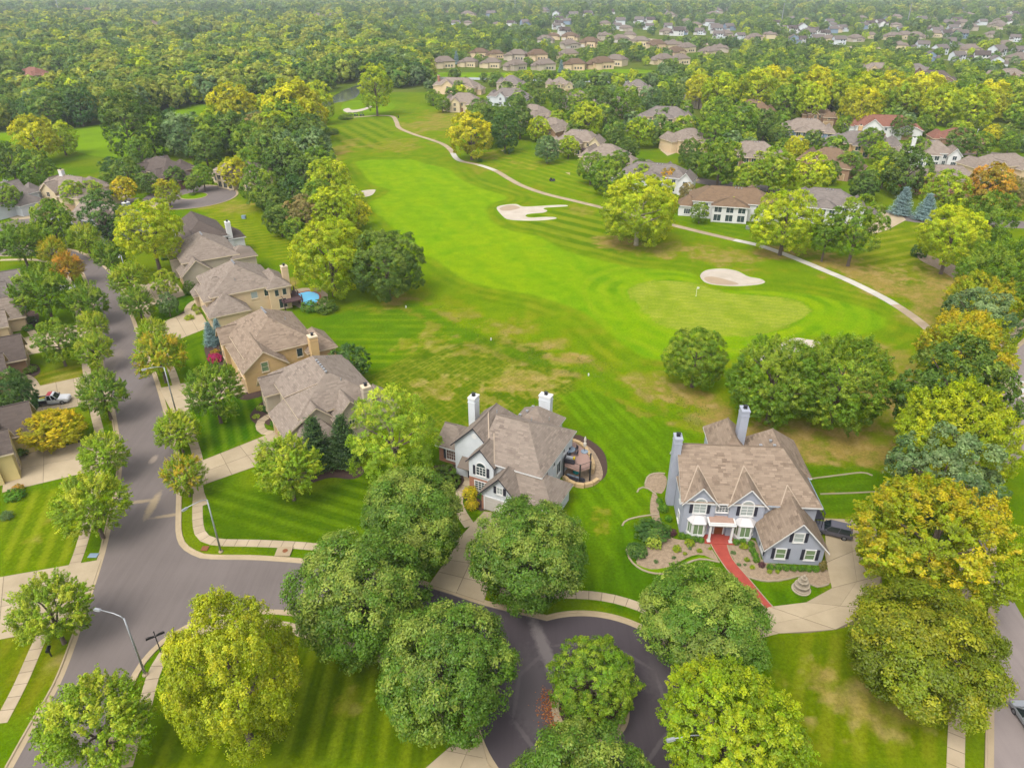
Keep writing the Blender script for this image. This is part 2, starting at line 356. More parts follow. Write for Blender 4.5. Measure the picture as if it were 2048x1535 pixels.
BUNK = [("wide sand bunker with two finger-like inlets beside the fairway", [(993,417),(1002,411),(1031,408),(1046,413),(1078,412),(1110,410),(1132,410),(1135,413),(1110,415),(1092,416),(1087,418),(1095,421),(1087,426),(1062,428),(1051,431),(1060,435),(1085,434),(1107,434),(1114,437),(1101,440),(1075,442),(1048,442),(1019,440),(1007,434)]),
 ("kidney-shaped sand bunker with a damp patch behind the putting green", [(1400,551),(1413,540),(1446,537),(1475,542),(1497,553),(1519,557),(1531,564),(1515,570),(1475,573),(1435,571),(1410,565)]),
 ("sand bunker half hidden behind the pair of spreading trees", [(1574,681),(1592,675),(1612,678),(1640,684),(1637,702),(1600,714),(1560,720),(1520,722),(1532,702)]),
 ("small pale sand bunker tucked against the tree line", [(706,388),(726,381),(749,379),(751,382),(743,391),(726,395),(714,392)]),
 ("narrow curved sand bunker near the parked golf carts", [(686,220),(697,216),(705,220),(726,217),(740,212),(743,215),(722,223),(697,226)])]
PATH = spline(gl([(690,236),(730,233),(761,231),(785,233),(793,244),(799,256),(829,269),(861,279),(887,289),(902,301),(912,316),(925,323),(955,329),(990,341),(1019,358),(1048,373),(1092,388),(1150,402),(1208,416),(1270,431),(1329,446),(1402,464),(1466,479),(1519,491),(1566,507),(1607,523),(1650,541),(1702,563),(1775,600),(1830,636),(1875,673),(1925,705)]), 2.4)
ROADL = [(25,1535),(72,1450),(120,1367),(152,1285),(178,1206),(207,1115),(225,1041),(240,970),(244,915),(240,880),(230,822),(218,778),(209,735),(203,690),(196,640),(187,600),(176,564),(160,532),(140,516),(100,510),(50,510),(-40,512)]
ROADR = [(-40,494),(50,493),(110,496),(150,503),(176,514),(202,530),(226,556),(243,588),(258,625),(276,676),(305,749),(331,837),(345,885),(352,930),(353,983),(352,1024),(352,1065),(361,1092),(385,1109),(414,1117),(513,1119),(620,1127),(700,1137),(790,1153),(856,1173),(906,1188),(964,1208),(1005,1223)]
ROADB = [(957,1450),(925,1405),(880,1360),(810,1310),(720,1262),(650,1235),(590,1222),(530,1218),(450,1222),(390,1241),(330,1274),(290,1311),(265,1347),(245,1395),(225,1450),(205,1535)]
BC = (8.0, 46.9); BR = 11.5; IC = (7.9, 46.3); IR = 3.9
def arc(c, r, a0, a1, n=40): return [(c[0]+r*math.cos(math.radians(a)), c[1]+r*math.sin(math.radians(a))) for a in np.linspace(a0, a1, n)]
eL = spline(gl(ROADL), 1.5); eR = spline(gl(ROADR)[:-1]+[(4.0, 57.7)], 1.5); eB = spline([(-3.3, 44.6)]+gl(ROADB)[1:], 1.5)
bulb = arc(BC, BR, 104, -164, 70)
eA = np.array([tuple(p) for p in eR]+bulb+[tuple(p) for p in eB])          # right kerb, round the bulb, back to the street
ROAD_POLY = [tuple(p) for p in eL]+[tuple(p) for p in eR]+bulb+[tuple(p) for p in eB]
RR = [(1985,1640),(1987,1535),(1989,1300),(1994,1030),(2003,900),(2009,800),(2012,745),(2022,712),(2048,686),(2100,640),(2200,590)]
eRR = spline(gl(RR), 1.5)
RR_POLY = [tuple(p) for p in eRR]+[(110, 118), (62, 75), (58.5, 55), (57, 20), (54.6, 20)]
LCC = (-109.5, 241.5)
# ------------------------------------------------------------------ ground: tone of the turf at every place
def vnoise(X, Y, s, seed):
    x = X/s; y = Y/s; xi = np.floor(x).astype(np.int64); yi = np.floor(y).astype(np.int64); fx = x-xi; fy = y-yi
    fx = fx*fx*(3-2*fx); fy = fy*fy*(3-2*fy)
    def h(a, b):
        n = (a*374761393+b*668265263+seed*974711) & 0xffffffff; n = ((n ^ (n >> 13))*1274126177) & 0xffffffff
        return ((n ^ (n >> 16)) & 0xffff)/65535.0
    return (h(xi, yi)*(1-fx)+h(xi+1, yi)*fx)*(1-fy)+(h(xi, yi+1)*(1-fx)+h(xi+1, yi+1)*fx)*fy
def fbm(X, Y, s, seed): return (vnoise(X, Y, s, seed)*.5+vnoise(X, Y, s/2.1, seed+1)*.3+vnoise(X, Y, s/4.3, seed+2)*.2)
def sst(x, a, b): t = np.clip((x-a)/(b-a), 0, 1); return t*t*(3-2*t)
DRY = [(1060,760,90,34,.8),(960,800,60,25,.6),(880,775,70,30,.7),(960,690,60,25,.5),(860,690,70,26,.55),(1130,718,55,14,.9),(1090,690,50,12,.6),(1000,650,60,16,.5),(930,630,40,12,.4),(1290,760,70,22,.6),(1350,790,70,30,.75),(1420,830,60,30,.8),
 (1600,880,160,45,.95),(1720,900,90,55,1),(1770,800,60,80,.95),(1500,870,80,30,.8),(1800,720,45,50,.8),(1850,640,50,35,.7),(1850,590,90,35,.75),(1760,555,100,30,.8),(1680,530,70,20,.8),(1570,505,70,16,.8),(1450,512,90,20,.6),(1230,487,60,13,.95),(1330,500,70,16,.5),(1160,420,40,10,.4),
 (1740,1420,130,90,.85),(1650,1370,80,60,.85),(1800,1350,60,40,.6),(1650,1480,60,40,.4),(560,590,25,25,.8),(545,560,25,20,.8),(590,560,18,20,.5),(150,765,70,24,.7),(100,780,40,18,.5),(120,1040,50,40,.35),(60,1080,40,30,.3),(700,1400,50,40,.45),(560,1380,60,60,.35),(30,1240,60,30,.55),(110,1330,30,30,.5),
 (385,1120,40,12,.4),(240,840,20,14,.3),(480,420,60,14,.4),(450,410,60,14,.5),(1000,310,40,10,.45),(1060,330,50,12,.35),(660,320,30,16,.5),(680,300,30,14,.5),(790,290,60,14,.4),(860,250,60,18,.55),(920,225,60,18,.5),(700,285,20,12,.4),(1100,870,60,8,.2),(1400,840,60,20,.7),(1460,900,40,20,.5),(1040,850,50,12,.5),(950,850,40,12,.5),
 (1880,560,50,30,.8),(1700,640,20,10,.3),(1330,725,50,12,.4),(790,600,30,14,.6),(740,620,40,10,.3),(960,340,40,8,.3),(1200,1040,40,40,.3),(1620,975,60,20,.3)]
def px_dir(a, b):
    A = np.array(g(*a)); B = np.array(g(*b)); d = (B-A)/np.linalg.norm(B-A); return d
LAWN = [  # outline, dark tone, light tone, [(stripe line a, b, width m, sharpness)]
 ([(404,921),(420,968),(600,990),(880,880),(1000,1000),(860,1150),(620,1105),(415,1085),(398,1050)], (84,124,6), (112,152,30), [((430,985),(530,1015),1.2)]),
 ([(378,800),(470,770),(540,775),(545,860),(405,918)], (72,124,4), (118,160,40), [((420,845),(432,915),1.1)]),
 ([(300,700),(345,690),(420,665),(425,720),(375,755),(335,765)], (86,130,8), (112,152,24), [((380,690),(400,745),1.2)]),
 ([(300,590),(340,585),(405,570),(395,615),(310,650)], (72,122,10), (100,142,22), [((330,600),(340,640),1.3)]),
 ([(620,640),(740,610),(830,610),(980,680),(760,760),(700,740),(660,700)], (98,146,8), (124,160,26), [((640,660),(820,660),1.6)]),
 ([(720,760),(860,690),(1000,670),(1140,720),(1160,780),(1100,850),(900,880),(760,850)], (88,130,8), (150,160,66), [((800,700),(930,800),.9),((820,830),(1050,700),.9)]),
 ([(1110,790),(1170,770),(1320,840),(1400,870),(1350,960),(1300,1010),(1250,1080),(1240,1160),(1180,1180),(1130,1080),(1140,960),(1200,900)], (100,146,4), (116,164,18), [((1130,800),(1270,960),1.3)]),
 ([(1180,1180),(1240,1050),(1300,1030),(1450,1130),(1560,1170),(1660,1150),(1640,1210),(1500,1230),(1300,1260),(1200,1205)], (84,130,4), (100,150,10), [((1200,1080),(1230,1180),1.4)]),
 ([(290,1535),(330,1310),(600,1250),(760,1330),(880,1450),(850,1535)], (90,122,4), (132,158,38), [((640,1535),(690,1310),1.15)]),
 ([(1540,1270),(1700,1260),(1900,1240),(1895,1535),(1600,1535),(1560,1350)], (112,142,14), (140,158,40), [((1640,1520),(1660,1330),1.5)]),
 ([(0,1000),(60,980),(190,960),(200,1000),(160,1110),(120,1140),(0,1150)], (108,142,12), (150,172,50), [((20,1120),(75,1000),1.2)]),
 ([(0,1280),(130,1265),(60,1420),(0,1440)], (112,138,16), (140,150,40), [((0,1400),(60,1290),1.4)]),
 ([(40,860),(170,820),(185,880),(90,895)], (96,136,10), (146,166,44), [((168,830),(176,885),1.0)]),
 ([(60,750),(175,720),(170,760),(75,790)], (110,136,18), (160,158,50), [((80,760),(160,740),1.3)]),
 ([(0,540),(70,545),(60,600),(0,600)], (104,148,18), (140,170,60), [((10,550),(60,590),1.5)]),
 ([(440,430),(500,440),(600,490),(580,530),(500,500),(450,470),(380,430)], (110,150,10), (160,172,46), [((470,470),(560,460),1.3)]),
 ([(380,420),(470,395),(560,430),(600,490),(490,440)], (126,156,14), (140,166,30), [((400,420),(520,430),1.6)]),
 ([(1600,930),(1780,930),(1790,1030),(1640,1030)], (92,138,6), (104,148,14), [((1640,950),(1770,940),1.2)]),
 ([(1000,300),(1120,300),(1200,350),(1230,400),(1080,370),(980,320)], (118,160,12), (146,172,50), [((1000,310),(1180,360),2.2)]),
 ([(1740,470),(1850,440),(1900,500),(1870,560),(1700,530)], (120,150,20), (158,168,60), [((1740,490),(1850,470),2.0)]),
 ([(1330,430),(1420,400),(1520,450),(1500,480),(1380,455)], (106,150,8), (122,160,20), [((1330,440),(1480,470),2.0)]),
]
def field(X, Y):
    n1 = fbm(X, Y, 14, 3); n2 = fbm(X, Y, 4.5, 9); n3 = fbm(X, Y, 1.4, 21)
    col = np.empty(X.shape+(3,)); k = .4
    def cc(*c): return s2l(c)*k
    def lay(c, a):
        col[:] = col*(1-a[..., None])+np.asarray(c)*a[..., None]
    col[:] = cc(104, 146, 16); lay(cc(122, 152, 32), sst(n1, .35, .65))
    # golf rough
    rough = gl([(640,250),(760,200),(900,215),(1010,290),(1230,400),(1500,480),(1700,545),(1880,650),(1860,760),(1800,900),(1420,900),(1250,860),(1150,780),(1000,690),(800,610),(760,560),(700,470),(640,400),(620,300)])
    a = sst(sdist(X, Y, rough), -4, 4); lay(cc(122, 162, 14), a*.9); lay(cc(146, 160, 42), a*sst(n2, .45, .75)*.6)
    # wide mowing bands on the right of the fairway and at the far tee
    for poly, da, db, wd in ((gl([(1000,440),(1140,410),(1260,440),(1330,470),(1260,520),(1130,500)]), (1040,450), (1240,500), 3.2), (gl([(640,262),(760,232),(800,262),(760,300),(680,300)]), (700,250), (780,290), 3.6), (gl([(930,340),(1010,370),(1120,400),(1050,400),(960,372)]), (930,350), (1060,385), 3.0)):
        d = px_dir(da, db); t = (-X*d[1]+Y*d[0])/wd; s = sst(np.abs((t % 2)-1), .38, .62)
        lay(cc(96, 140, 8), sst(sdist(X, Y, poly), 0, 4)*s*.75); lay(cc(152, 172, 60), sst(sdist(X, Y, poly), 0, 4)*(1-s)*.6)
    # dry turf
    for (u, v, ru, rv, s) in DRY:
        c0 = g(u, v); rx = ru*mpp(u, v); ry = (g(u, v-rv)[1]-g(u, v+rv)[1])/2
        q = np.sqrt(((X-c0[0])/rx)**2+((Y-c0[1])/ry)**2)
        a = sst(1.25-q+(n2-.5)*1.5+(n3-.5)*.6, 0, .9)*min(1.0, s*1.12)
        a = a*(.55+.45*sst(n3, .25, .6)); lay(cc(180, 158, 78), a*(q < 2.4)); lay(cc(202, 180, 116), a*sst(n3, .5, .8)*.6*(q < 2.4))
    # rings mown round the fairway
    sf = sdist(X, Y, FAIR); yy = sst(Y, 75, 100)
    ring = sst(sf, -9, -7.5)*sst(-sf, -1, .2)
    b = np.sin((sf+n1*1.2)*math.pi/1.9); lay(cc(108, 152, 8), ring*sst(b, -.3, .4)*.6*sst(n1, .25, .6)); lay(cc(142, 170, 46), ring*sst(-b, -.1, .5)*.4*sst(n2, .3, .6))
    f_ = sst(sf+(n2-.5)*1.2, -1.0, 1.0); lay(cc(136, 186, 4), f_); lay(cc(152, 192, 8), f_*sst(n1, .4, .7)*.7); lay(cc(120, 182, 8), f_*sst(n2, .5, .75)*.45)
    d = px_dir((760,330), (1100,600)); t = (-X*d[1]+Y*d[0]); lay(cc(156, 196, 34), f_*.4*sst(np.sin(t*.9+n1*4), .4, .9)*sst(n2, .3, .6)); lay(cc(110, 170, 4), f_*.36*sst(np.sin(t*.5+n2*3), .5, 1)); lay(cc(160, 190, 50), f_*sst(fbm(X, Y, 2.2, 55), .62, .8)*.35)
    # surrounds of the green: curved swaths
    gs = sdist(X, Y, GREEN); sur = f_*sst(gs, -17, -13)
    b = np.sin((gs+n1*2)*math.pi/2.3); lay(cc(98, 156, 2), sur*sst(b, -.2, .6)*.6*sst(n1, .2, .6)); lay(cc(150, 184, 50), sur*sst(-b, .2, .8)*.45*sst(n2, .3, .6))
    gg = sst(gs, -.25, .35); lay(cc(158, 186, 78), gg); d = px_dir((1300,600), (1560,620)); t = (-X*d[1]+Y*d[0])
    lay(cc(178, 194, 108), gg*sst(np.sin(t*math.pi/.9+n2*2), .1, .9)*.55); lay(cc(132, 172, 44), gg*sst(n2, .45, .7)*.5)
    lay(cc(190, 184, 120), sst(1-np.abs(gs+.4)/.5, 0, 1)*.5*sst(n2, .4, .6))
    # gardens with mowing stripes
    for poly, c0, c1, st in LAWN:
        P = gl(poly); a = sst(sdist(X, Y, P)+(n2-.5)*2.5, -.8, 1.0); dryk = col.copy()
        lum = col[..., 0]/np.maximum(col[..., 1], 1e-4); keep = sst(lum, .72, 1.0)*.8      # the dry patches stay
        s = np.zeros(X.shape)
        ln = np.zeros(X.shape)
        for (pa, pb, wd) in st:
            d = px_dir(pa, pb); t = (-X*d[1]+Y*d[0])/wd+(n2-.5)*.18; fade = sst(fbm(X, Y, 9, 77), .2, .5)
            s = np.maximum(s, sst(np.abs((t % 2)-1), .4, .7)*fade*(.4 if len(st) > 1 else .8))
            ln = np.maximum(ln, sst(np.abs((t % 1)-.5), .36, .47)*fade*(.3+.7*sst(n3, .3, .6))*(.85 if len(st) > 1 else .3))
        lc = cc(*c0)*(1-s[..., None])+cc(*c1)*s[..., None]; lc = lc*(.88+.24*n3)[..., None]; lc = lc*(1-.7*ln[..., None])+(cc(*c1)*1.12+np.array([.012, .008, .006]))*.7*ln[..., None]
        lay2 = a*(1-keep); col[:] = col*(1-lay2[..., None])+lc*lay2[..., None]
        col[:] *= (1+(.22*s+.35*ln)*a*keep)[..., None]
    # the old ditch line and tufts of long grass
    dl = sdist(X, Y, np.array(gl([(815,605),(880,640),(960,680),(1010,700),(1080,725),(1160,735),(1185,750),(1300,815),(1400,850)])), False)
    lay(cc(96, 146, 8), sst(2.2-dl+(n3-.5)*3, 0, 1.6)*.5); lay(cc(165, 150, 80), sst(1.6-np.abs(dl-2.6)+(n3-.5)*2.4, .2, 1.2)*.5*sst(n2, .45, .6))
    gr_ = 1-sst(col[..., 0]/np.maximum(col[..., 1], 1e-4), .7, 1.0); col[..., 0] *= 1+.09*gr_; col[..., 1] *= .96; col[..., 2] *= .4+.6*sst(col[..., 0]/np.maximum(col[..., 1], 1e-4), .75, 1.15)
    return np.clip(col, .0008, .8)
def turf(name, keep_fn, blocks, label=None):
    V, F, CC = [], [], []; base = 0
    for (x0, x1, y0, y1, st) in blocks:
        xs = np.linspace(x0, x1, int(round((x1-x0)/st))+1); ys = np.linspace(y0, y1, int(round((y1-y0)/st))+1)
        X, Y = np.meshgrid(xs, ys); nx, ny = len(xs), len(ys)
        key = (x0, x1, y0, y1, st)
        if key not in FIELD: FIELD[key] = field(X, Y)
        cx = (X[:-1, :-1]+X[1:, 1:])/2; cy = (Y[:-1, :-1]+Y[1:, 1:])/2; k = keep_fn(cx, cy)
        if not k.any(): continue
        idx = np.arange(nx*ny).reshape(ny, nx); f = np.stack([idx[:-1, :-1], idx[:-1, 1:], idx[1:, 1:], idx[1:, :-1]], -1)[k]
        used, inv = np.unique(f.ravel(), return_inverse=True)
        V.append(np.c_[X.ravel()[used], Y.ravel()[used], np.zeros(len(used))]); F.append(inv.reshape(-1, 4)+base); CC.append(FIELD[key].reshape(-1, 3)[used]); base += len(used)
    V = np.concatenate(V); F = np.concatenate(F); CC = np.concatenate(CC)
    me = bpy.data.meshes.new(name); me.vertices.add(len(V)); me.vertices.foreach_set("co", V.astype(np.float32).ravel())
    me.loops.add(F.size); me.loops.foreach_set("vertex_index", F.astype(np.int32).ravel())
    me.polygons.add(len(F)); me.polygons.foreach_set("loop_start", np.arange(0, F.size, 4, dtype=np.int32)); me.polygons.foreach_set("loop_total", np.full(len(F), 4, dtype=np.int32))
    me.update(calc_edges=True)
    a = me.attributes.new("Col", 'FLOAT_COLOR', 'POINT'); a.data.foreach_set("color", np.c_[CC, np.ones(len(CC))].astype(np.float32).ravel())
    me.materials.append(M['grass']); o = link(bpy.data.objects.new(name, me)); o["kind"] = "structure"
    return o
FIELD = {}
BLK = [(-75, 75, 20, 72, .4), (-75, -27, 72, 125, .4), (-27, 45, 72, 114, .2), (-27, 45, 114, 125, .4), (45, 75, 72, 125, .4), (-160, 100, 341, 501, 2.0), (-63, 117, 125, 341, .6), (-339, -63, 125, 341, 1.2), (117, 333, 125, 341, 1.2), (-147, -75, 20, 125, 1.2), (75, 147, 20, 125, 1.2)]
isg = lambda X, Y: inpoly(X, Y, GREEN); isf = lambda X, Y: inpoly(X, Y, FAIR) & ~isg(X, Y)
turf("putting_green", isg, BLK[:7]); turf("fairway", isf, BLK[:7]); turf("lawn", lambda X, Y: ~inpoly(X, Y, FAIR) & ~isg(X, Y), BLK)
# the land beyond
m, t, N, L, b = newmat("far_grass"); geo = N.new("ShaderNodeNewGeometry").outputs["Position"]
c_ = mixrgb(N, L, ramp(N, L, noise(N, L, geo, .02, 5), .35, .65), C(104, 132, 34), C(140, 148, 62))
c_ = mixrgb(N, L, mathn(N, L, 'MULTIPLY', noise(N, L, geo, .6, 4, .7), .6), c_, C(70, 96, 30)); L.new(c_, b.inputs["Base Color"]); b.inputs["Roughness"].default_value = 1; b.inputs["Specular IOR Level"].default_value = 0
sheet("ground", [(-9000, -600), (9000, -600), (9000, 14000), (-9000, 14000)], -.05, m)
m, t, N, L, b = newmat("meadow_grass"); geo = N.new("ShaderNodeNewGeometry").outputs["Position"]
c_ = mixrgb(N, L, ramp(N, L, noise(N, L, geo, .05, 5), .35, .65), C(140, 178, 14), C(122, 158, 18)); L.new(c_, b.inputs["Base Color"]); b.inputs["Roughness"].default_value = 1; b.inputs["Specular IOR Level"].default_value = 0
M['meadow'] = m
MEADOW = [[(-60,262),(0,266),(130,258),(230,244),(340,222),(440,206),(445,232),(340,262),(300,310),(210,315),(120,300),(-60,300)], [(-60,158),(60,155),(150,160),(140,192),(30,196),(-60,192)], [(395,78),(480,76),(490,96),(400,98)], [(1580,135),(1625,133),(1640,143),(1590,146)],
 [(1820,240),(1900,255),(2000,270),(1990,285),(1880,268)], [(880,145),(1300,150),(1300,158),(880,154)], [(690,205),(760,200),(790,214),(740,232),(690,228)], [(1060,134),(1290,140),(1290,147),(1060,142)]]
for k, P in enumerate(MEADOW): sheet("meadow", spline(gl(P), 4, True), .012, M['meadow'])
sheet("pond", spline(gl([(624,242),(636,215),(655,200),(690,180),(735,166),(722,182),(712,195),(690,203),(668,207),(650,224),(642,242)]), 3, True), .03, M['pond'])
sheet("canal", gl([(880,154),(1000,156),(1300,163),(1300,167),(1000,161),(880,158)]), .03, M['pond'])
# ------------------------------------------------------------------ streets, kerbs, pavements
DU = C(205, 185, 165); DG = C(150, 140, 138); TAN = C(214, 190, 150)
def spot(u, v, rx, ry, rot, c_, s): x, y = g(u, v); return (x, y, rx, ry, rot, c_, s)
M['street'] = asphalt("street_asphalt", C(142, 130, 124), [spot(305,1010,.9,4.5,.1,TAN,.8), spot(275,1003,3.6,.6,.2,TAN,.7), spot(340,1030,3.6,.5,.25,TAN,.7), spot(307,918,.8,1.6,0,DU,.9), spot(250,770,5,6,0,DG,.45), spot(225,720,3,7,.2,DU,.3), spot(1090,1300,1.1,7,.28,DG,.9), spot(1075,1240,1.5,2.2,0,DG,.4), spot(1060,1380,3.5,8,.1,DG,.25), spot(1330,1330,3,6,-.4,DG,.2)])
street = sheet("street", ROAD_POLY, .004, M['street'])
M['road'] = asphalt("road_asphalt", C(172, 158, 152)); sheet("road", RR_POLY, .004, M['road'])
M['bulb'] = asphalt("fresh_asphalt", C(96, 86, 90), [spot(1090,1300,1.1,8,.28,DG,.9), spot(1060,1380,3.5,8,.1,DG,.3), spot(1330,1330,3,6,-.4,DG,.25)]+[(BC[0]+7.6*math.cos(a), BC[1]+7.6*math.sin(a), .35, 4.2, a, DG, .35) for a in (.1, .9, 1.7, 2.4, 3.0, 3.7, 5.6)])
fresh = [tuple(p) for p in arc(BC, BR-.02, 104, -164, 70)]+[tuple(p) for p in spline([(-3.3, 44.6)]+gl(ROADB)[1:5], 1.5)]+[tuple(p) for p in spline(gl([(700,1139),(790,1155),(856,1175),(906,1190),(964,1210)])+[(4.0, 57.6)], 1.5)]
sheet("fresh_asphalt_patch", fresh, .008, M['bulb'])
def kerb(P, side, drops=(), name="kerb"):
    "gutter pan 0.5 m and raised kerb 0.17 m along a road edge"
    P = np.asarray(P); n = normals2(P)*side; z = np.full(len(P), .13)
    for (x, y, r) in drops: z = np.where(np.hypot(P[:, 0]-x, P[:, 1]-y) < r, .035, z)
    prof = [(-.04, None), (.48, .02), (.56, 1), (.72, 1), (.74, 0)]; V = []; F = []
    for i in range(len(P)):
        for (o, h) in prof:
            hh = .012 if h is None else (z[i] if h == 1 else (.015 if h == 0 else h)); q = P[i]+n[i]*o; V.append((q[0], q[1], hh))
    k = len(prof)
    for i in range(len(P)-1):
        for j in range(k-1): F.append((i*k+j, (i+1)*k+j, (i+1)*k+j+1, i*k+j+1))
    o = mobj(name, V, F, M['kerb']); o["kind"] = "structure"; return o
def dr(*L_): return [(*g(u, v), r) for u, v, r in L_]
kerb(eL, 1, dr((190,1190,6.5),(243,900,4.5),(216,775,5.5),(200,668,5),(190,1150,6)))
kerb(eA, 1, dr((352,955,4.5),(335,845,3),(320,795,6),(290,700,5.5),(245,585,4),(900,1190,6.3),(955,1455,3.8),(1345,1320,4)), "kerb")
kerb(eRR, 1)
isl = np.array(arc(IC, IR, 0, 360, 50)); kerb(isl, 1, (), "island_kerb")
sheet("island_bed", arc(IC, IR-.7, 0, 360, 40)[:-1], .09, M['mulch'])
def pavement(pts, width, name="sidewalk", z=.03, L_=1.52, world=False, mat='concrete', smooth=True):
    "slabs with recessed joints on a darker bed"
    P = np.array(pts if world else gl(pts)); P = spline(P, L_) if smooth else P; n = normals2(P)*width/2
    bed = [tuple(p) for p in (P+n*.98)]+[tuple(p) for p in (P-n*.98)[::-1]]
    o = sheet(name, bed, z-.018, M['joint'])
    for i in range(len(P)-1):
        d = P[i+1]-P[i]; e = d/np.linalg.norm(d)*.035
        slab_mesh([P[i]+n[i]+e, P[i+1]+n[i+1]-e, P[i+1]-n[i+1]-e, P[i]-n[i]+e], z-.02, z+R.uniform(-.004, .006), M[mat], "slab", o)
    return o
pavement([(0,1446),(40,1370),(75,1290),(112,1210),(140,1150),(160,1100),(177,1040),(190,990),(200,945),(203,905),(200,870),(193,840),(186,810),(180,775),(174,745),(170,715),(166,680),(160,645),(152,600),(142,565),(125,535),(90,522),(50,519),(0,520)], 1.35)
pavement([(250,1535),(268,1475),(292,1405),(303,1360),(325,1312),(355,1285)], 1.35)
pavement([(355,1285),(400,1262),(460,1245),(560,1250),(600,1262),(660,1280),(757,1310),(830,1365),(890,1440),(900,1480)], 1.35)
pavement([(408,1010),(398,985),(396,955),(398,930),(393,905),(385,880),(377,850),(368,820),(356,780),(345,745),(330,712),(318,690),(306,660),(295,630),(283,600),(265,560),(245,540),(205,522),(170,508)], 1.35)
pavement([(396,985),(395,1020),(397,1055),(408,1075),(440,1084),(520,1086),(620,1092),(700,1104),(780,1125),(850,1143)], 1.35)
pavement([(1000,1180),(1075,1187),(1148,1188),(1200,1192),(1250,1203),(1300,1222),(1350,1250)], 1.35)
pavement([(1912,1600),(1911,1535),(1915,1420),(1922,1300),(1935,1100),(1945,950),(1960,820),(1985,720),(2030,662),(2100,600)], 1.5, L_=1.8)
# cart path, with its newer white sections
n = normals2(PATH)*1.15; pb = sheet("cart_path", [tuple(p) for p in PATH+n]+[tuple(p) for p in (PATH-n)[::-1]], .012, M['joint'])
for i in range(len(PATH)-1):
    d = PATH[i+1]-PATH[i]; e = d/np.linalg.norm(d)*.02; A = [PATH[i]+n[i]+e, PATH[i+1]+n[i+1]-e, PATH[i+1]-n[i+1]-e, PATH[i]-n[i]+e]
    cx, cy = PATH[i]; new = any(inpoly(np.array([cx]), np.array([cy]), gl(q))[0] for q in ([(1455,462),(1560,490),(1780,580),(1780,612),(1600,545),(1455,495)], [(905,300),(925,300),(930,322),(905,322)], [(950,320),(985,330),(985,348),(950,340)]))
    slab_mesh(A, .01, .03, M['newpath'] if new else M['path'], "slab", pb)
def driveway(name, quad, nu, nv, z=.045, mat='concrete2', bed=True):
    "corner points; nu x nv slabs between them"
    q = [np.array(g(*p)) for p in quad]; f = lambda a, b: (q[0]*(1-a)+q[1]*a)*(1-b)+(q[3]*(1-a)+q[2]*a)*b
    o = sheet(name, [tuple(f(a, b)) for a, b in ((0, 0), (1, 0), (1, 1), (0, 1))], z-.02, M['joint'])
    for i in range(nu):
        for j in range(nv):
            ga, gb = .03/np.linalg.norm(q[1]-q[0]), .03/np.linalg.norm(q[3]-q[0])
            slab_mesh([f(i/nu+ga, j/nv+gb), f((i+1)/nu-ga, j/nv+gb), f((i+1)/nu-ga, (j+1)/nv-gb), f(i/nu+ga, (j+1)/nv-gb)], z-.022, z+R.uniform(-.004, .004), M[mat], "slab", o)
    return o
driveway("driveway", [(360,938),(552,862),(604,900),(362,985)], 5, 2)
driveway("driveway", [(318,776),(510,736),(545,770),(345,826)], 5, 2)
driveway("driveway", [(281,662),(396,615),(420,654),(299,702)], 5, 1)
driveway("driveway", [(240,578),(345,556),(372,590),(262,625)], 4, 2)
driveway("driveway", [(12,905),(236,874),(242,928),(4,985)], 3, 2)
driveway("driveway", [(40,780),(214,742),(226,800),(50,832)], 5, 2)
driveway("driveway", [(36,678),(197,640),(204,680),(46,712)], 4, 2)
driveway("driveway", [(-60,1164),(203,1118),(160,1248),(-60,1290)], 4, 2)
driveway("driveway", [(905,1090),(1015,1028),(968,1022),(940,1052)][::-1], 2, 2)
driveway("driveway", [(940,1052),(1012,1040),(968,1204),(858,1168)], 2, 5)
driveway("driveway", [(845,1540),(935,1462),(962,1475),(985,1560)], 2, 2)
# curved drive of the grey house: inner and outer edge
din = spline(gl([(1340,1285),(1420,1262),(1500,1228),(1546,1211),(1587,1209),(1631,1198),(1660,1180),(1667,1160),(1654,1132),(1648,1100)]), 2.2)
dout = gl([(1368,1345),(1440,1300),(1510,1272),(1563,1266),(1631,1264),(1697,1253),(1735,1235),(1765,1190),(1762,1140),(1752,1050)])
dout = spline(dout, 1.0); qs = np.linspace(0, 1, len(din)); Ld = np.linspace(0, 1, len(dout)); dout = np.c_[np.interp(qs, Ld, dout[:, 0]), np.interp(qs, Ld, dout[:, 1])]
dv = sheet("curved_driveway", [tuple(p) for p in din]+[tuple(p) for p in dout[::-1]], .022, M['joint'])
for i in range(0, len(din)-1, 2):
    j = min(i+2, len(din)-1)
    for a, b_ in ((.004, .498), (.502, .996)):
        f = lambda k, s: din[k]*(1-s)+dout[k]*s; e = .009
        slab_mesh([f(i, a)*(1-e)+f(j, a)*e, f(j, a)*(1-e)+f(i, a)*e, f(j, b_)*(1-e)+f(i, b_)*e, f(i, b_)*(1-e)+f(j, b_)*e], .02, .046+R.uniform(-.003, .003), M['concrete2'], "slab", dv)
o = driveway("parking_pad", [(1648,1036),(1748,1040),(1757,1098),(1652,1100)], 2, 2, .044)
# red walk with pale edging
wl = spline(gl([(1418,1083),(1430,1105),(1441,1122),(1458,1145),(1485,1172),(1515,1200),(1535,1222)]), 1.0); wr = spline(gl([(1455,1083),(1458,1100),(1469,1122),(1495,1152),(1515,1176),(1535,1200),(1552,1218)]), 1.0)
k = min(len(wl), len(wr)); sheet("red_walkway", [tuple(p) for p in wl]+[tuple(p) for p in wr[::-1]], .035, M['red'])
for e_, s_ in ((wl, 1), (wr, -1)):
    nn = normals2(e_)*.13*s_; o = sheet("walk_edging", [tuple(p) for p in e_]+[tuple(p) for p in (e_+nn)[::-1]], .05, M['edging'])
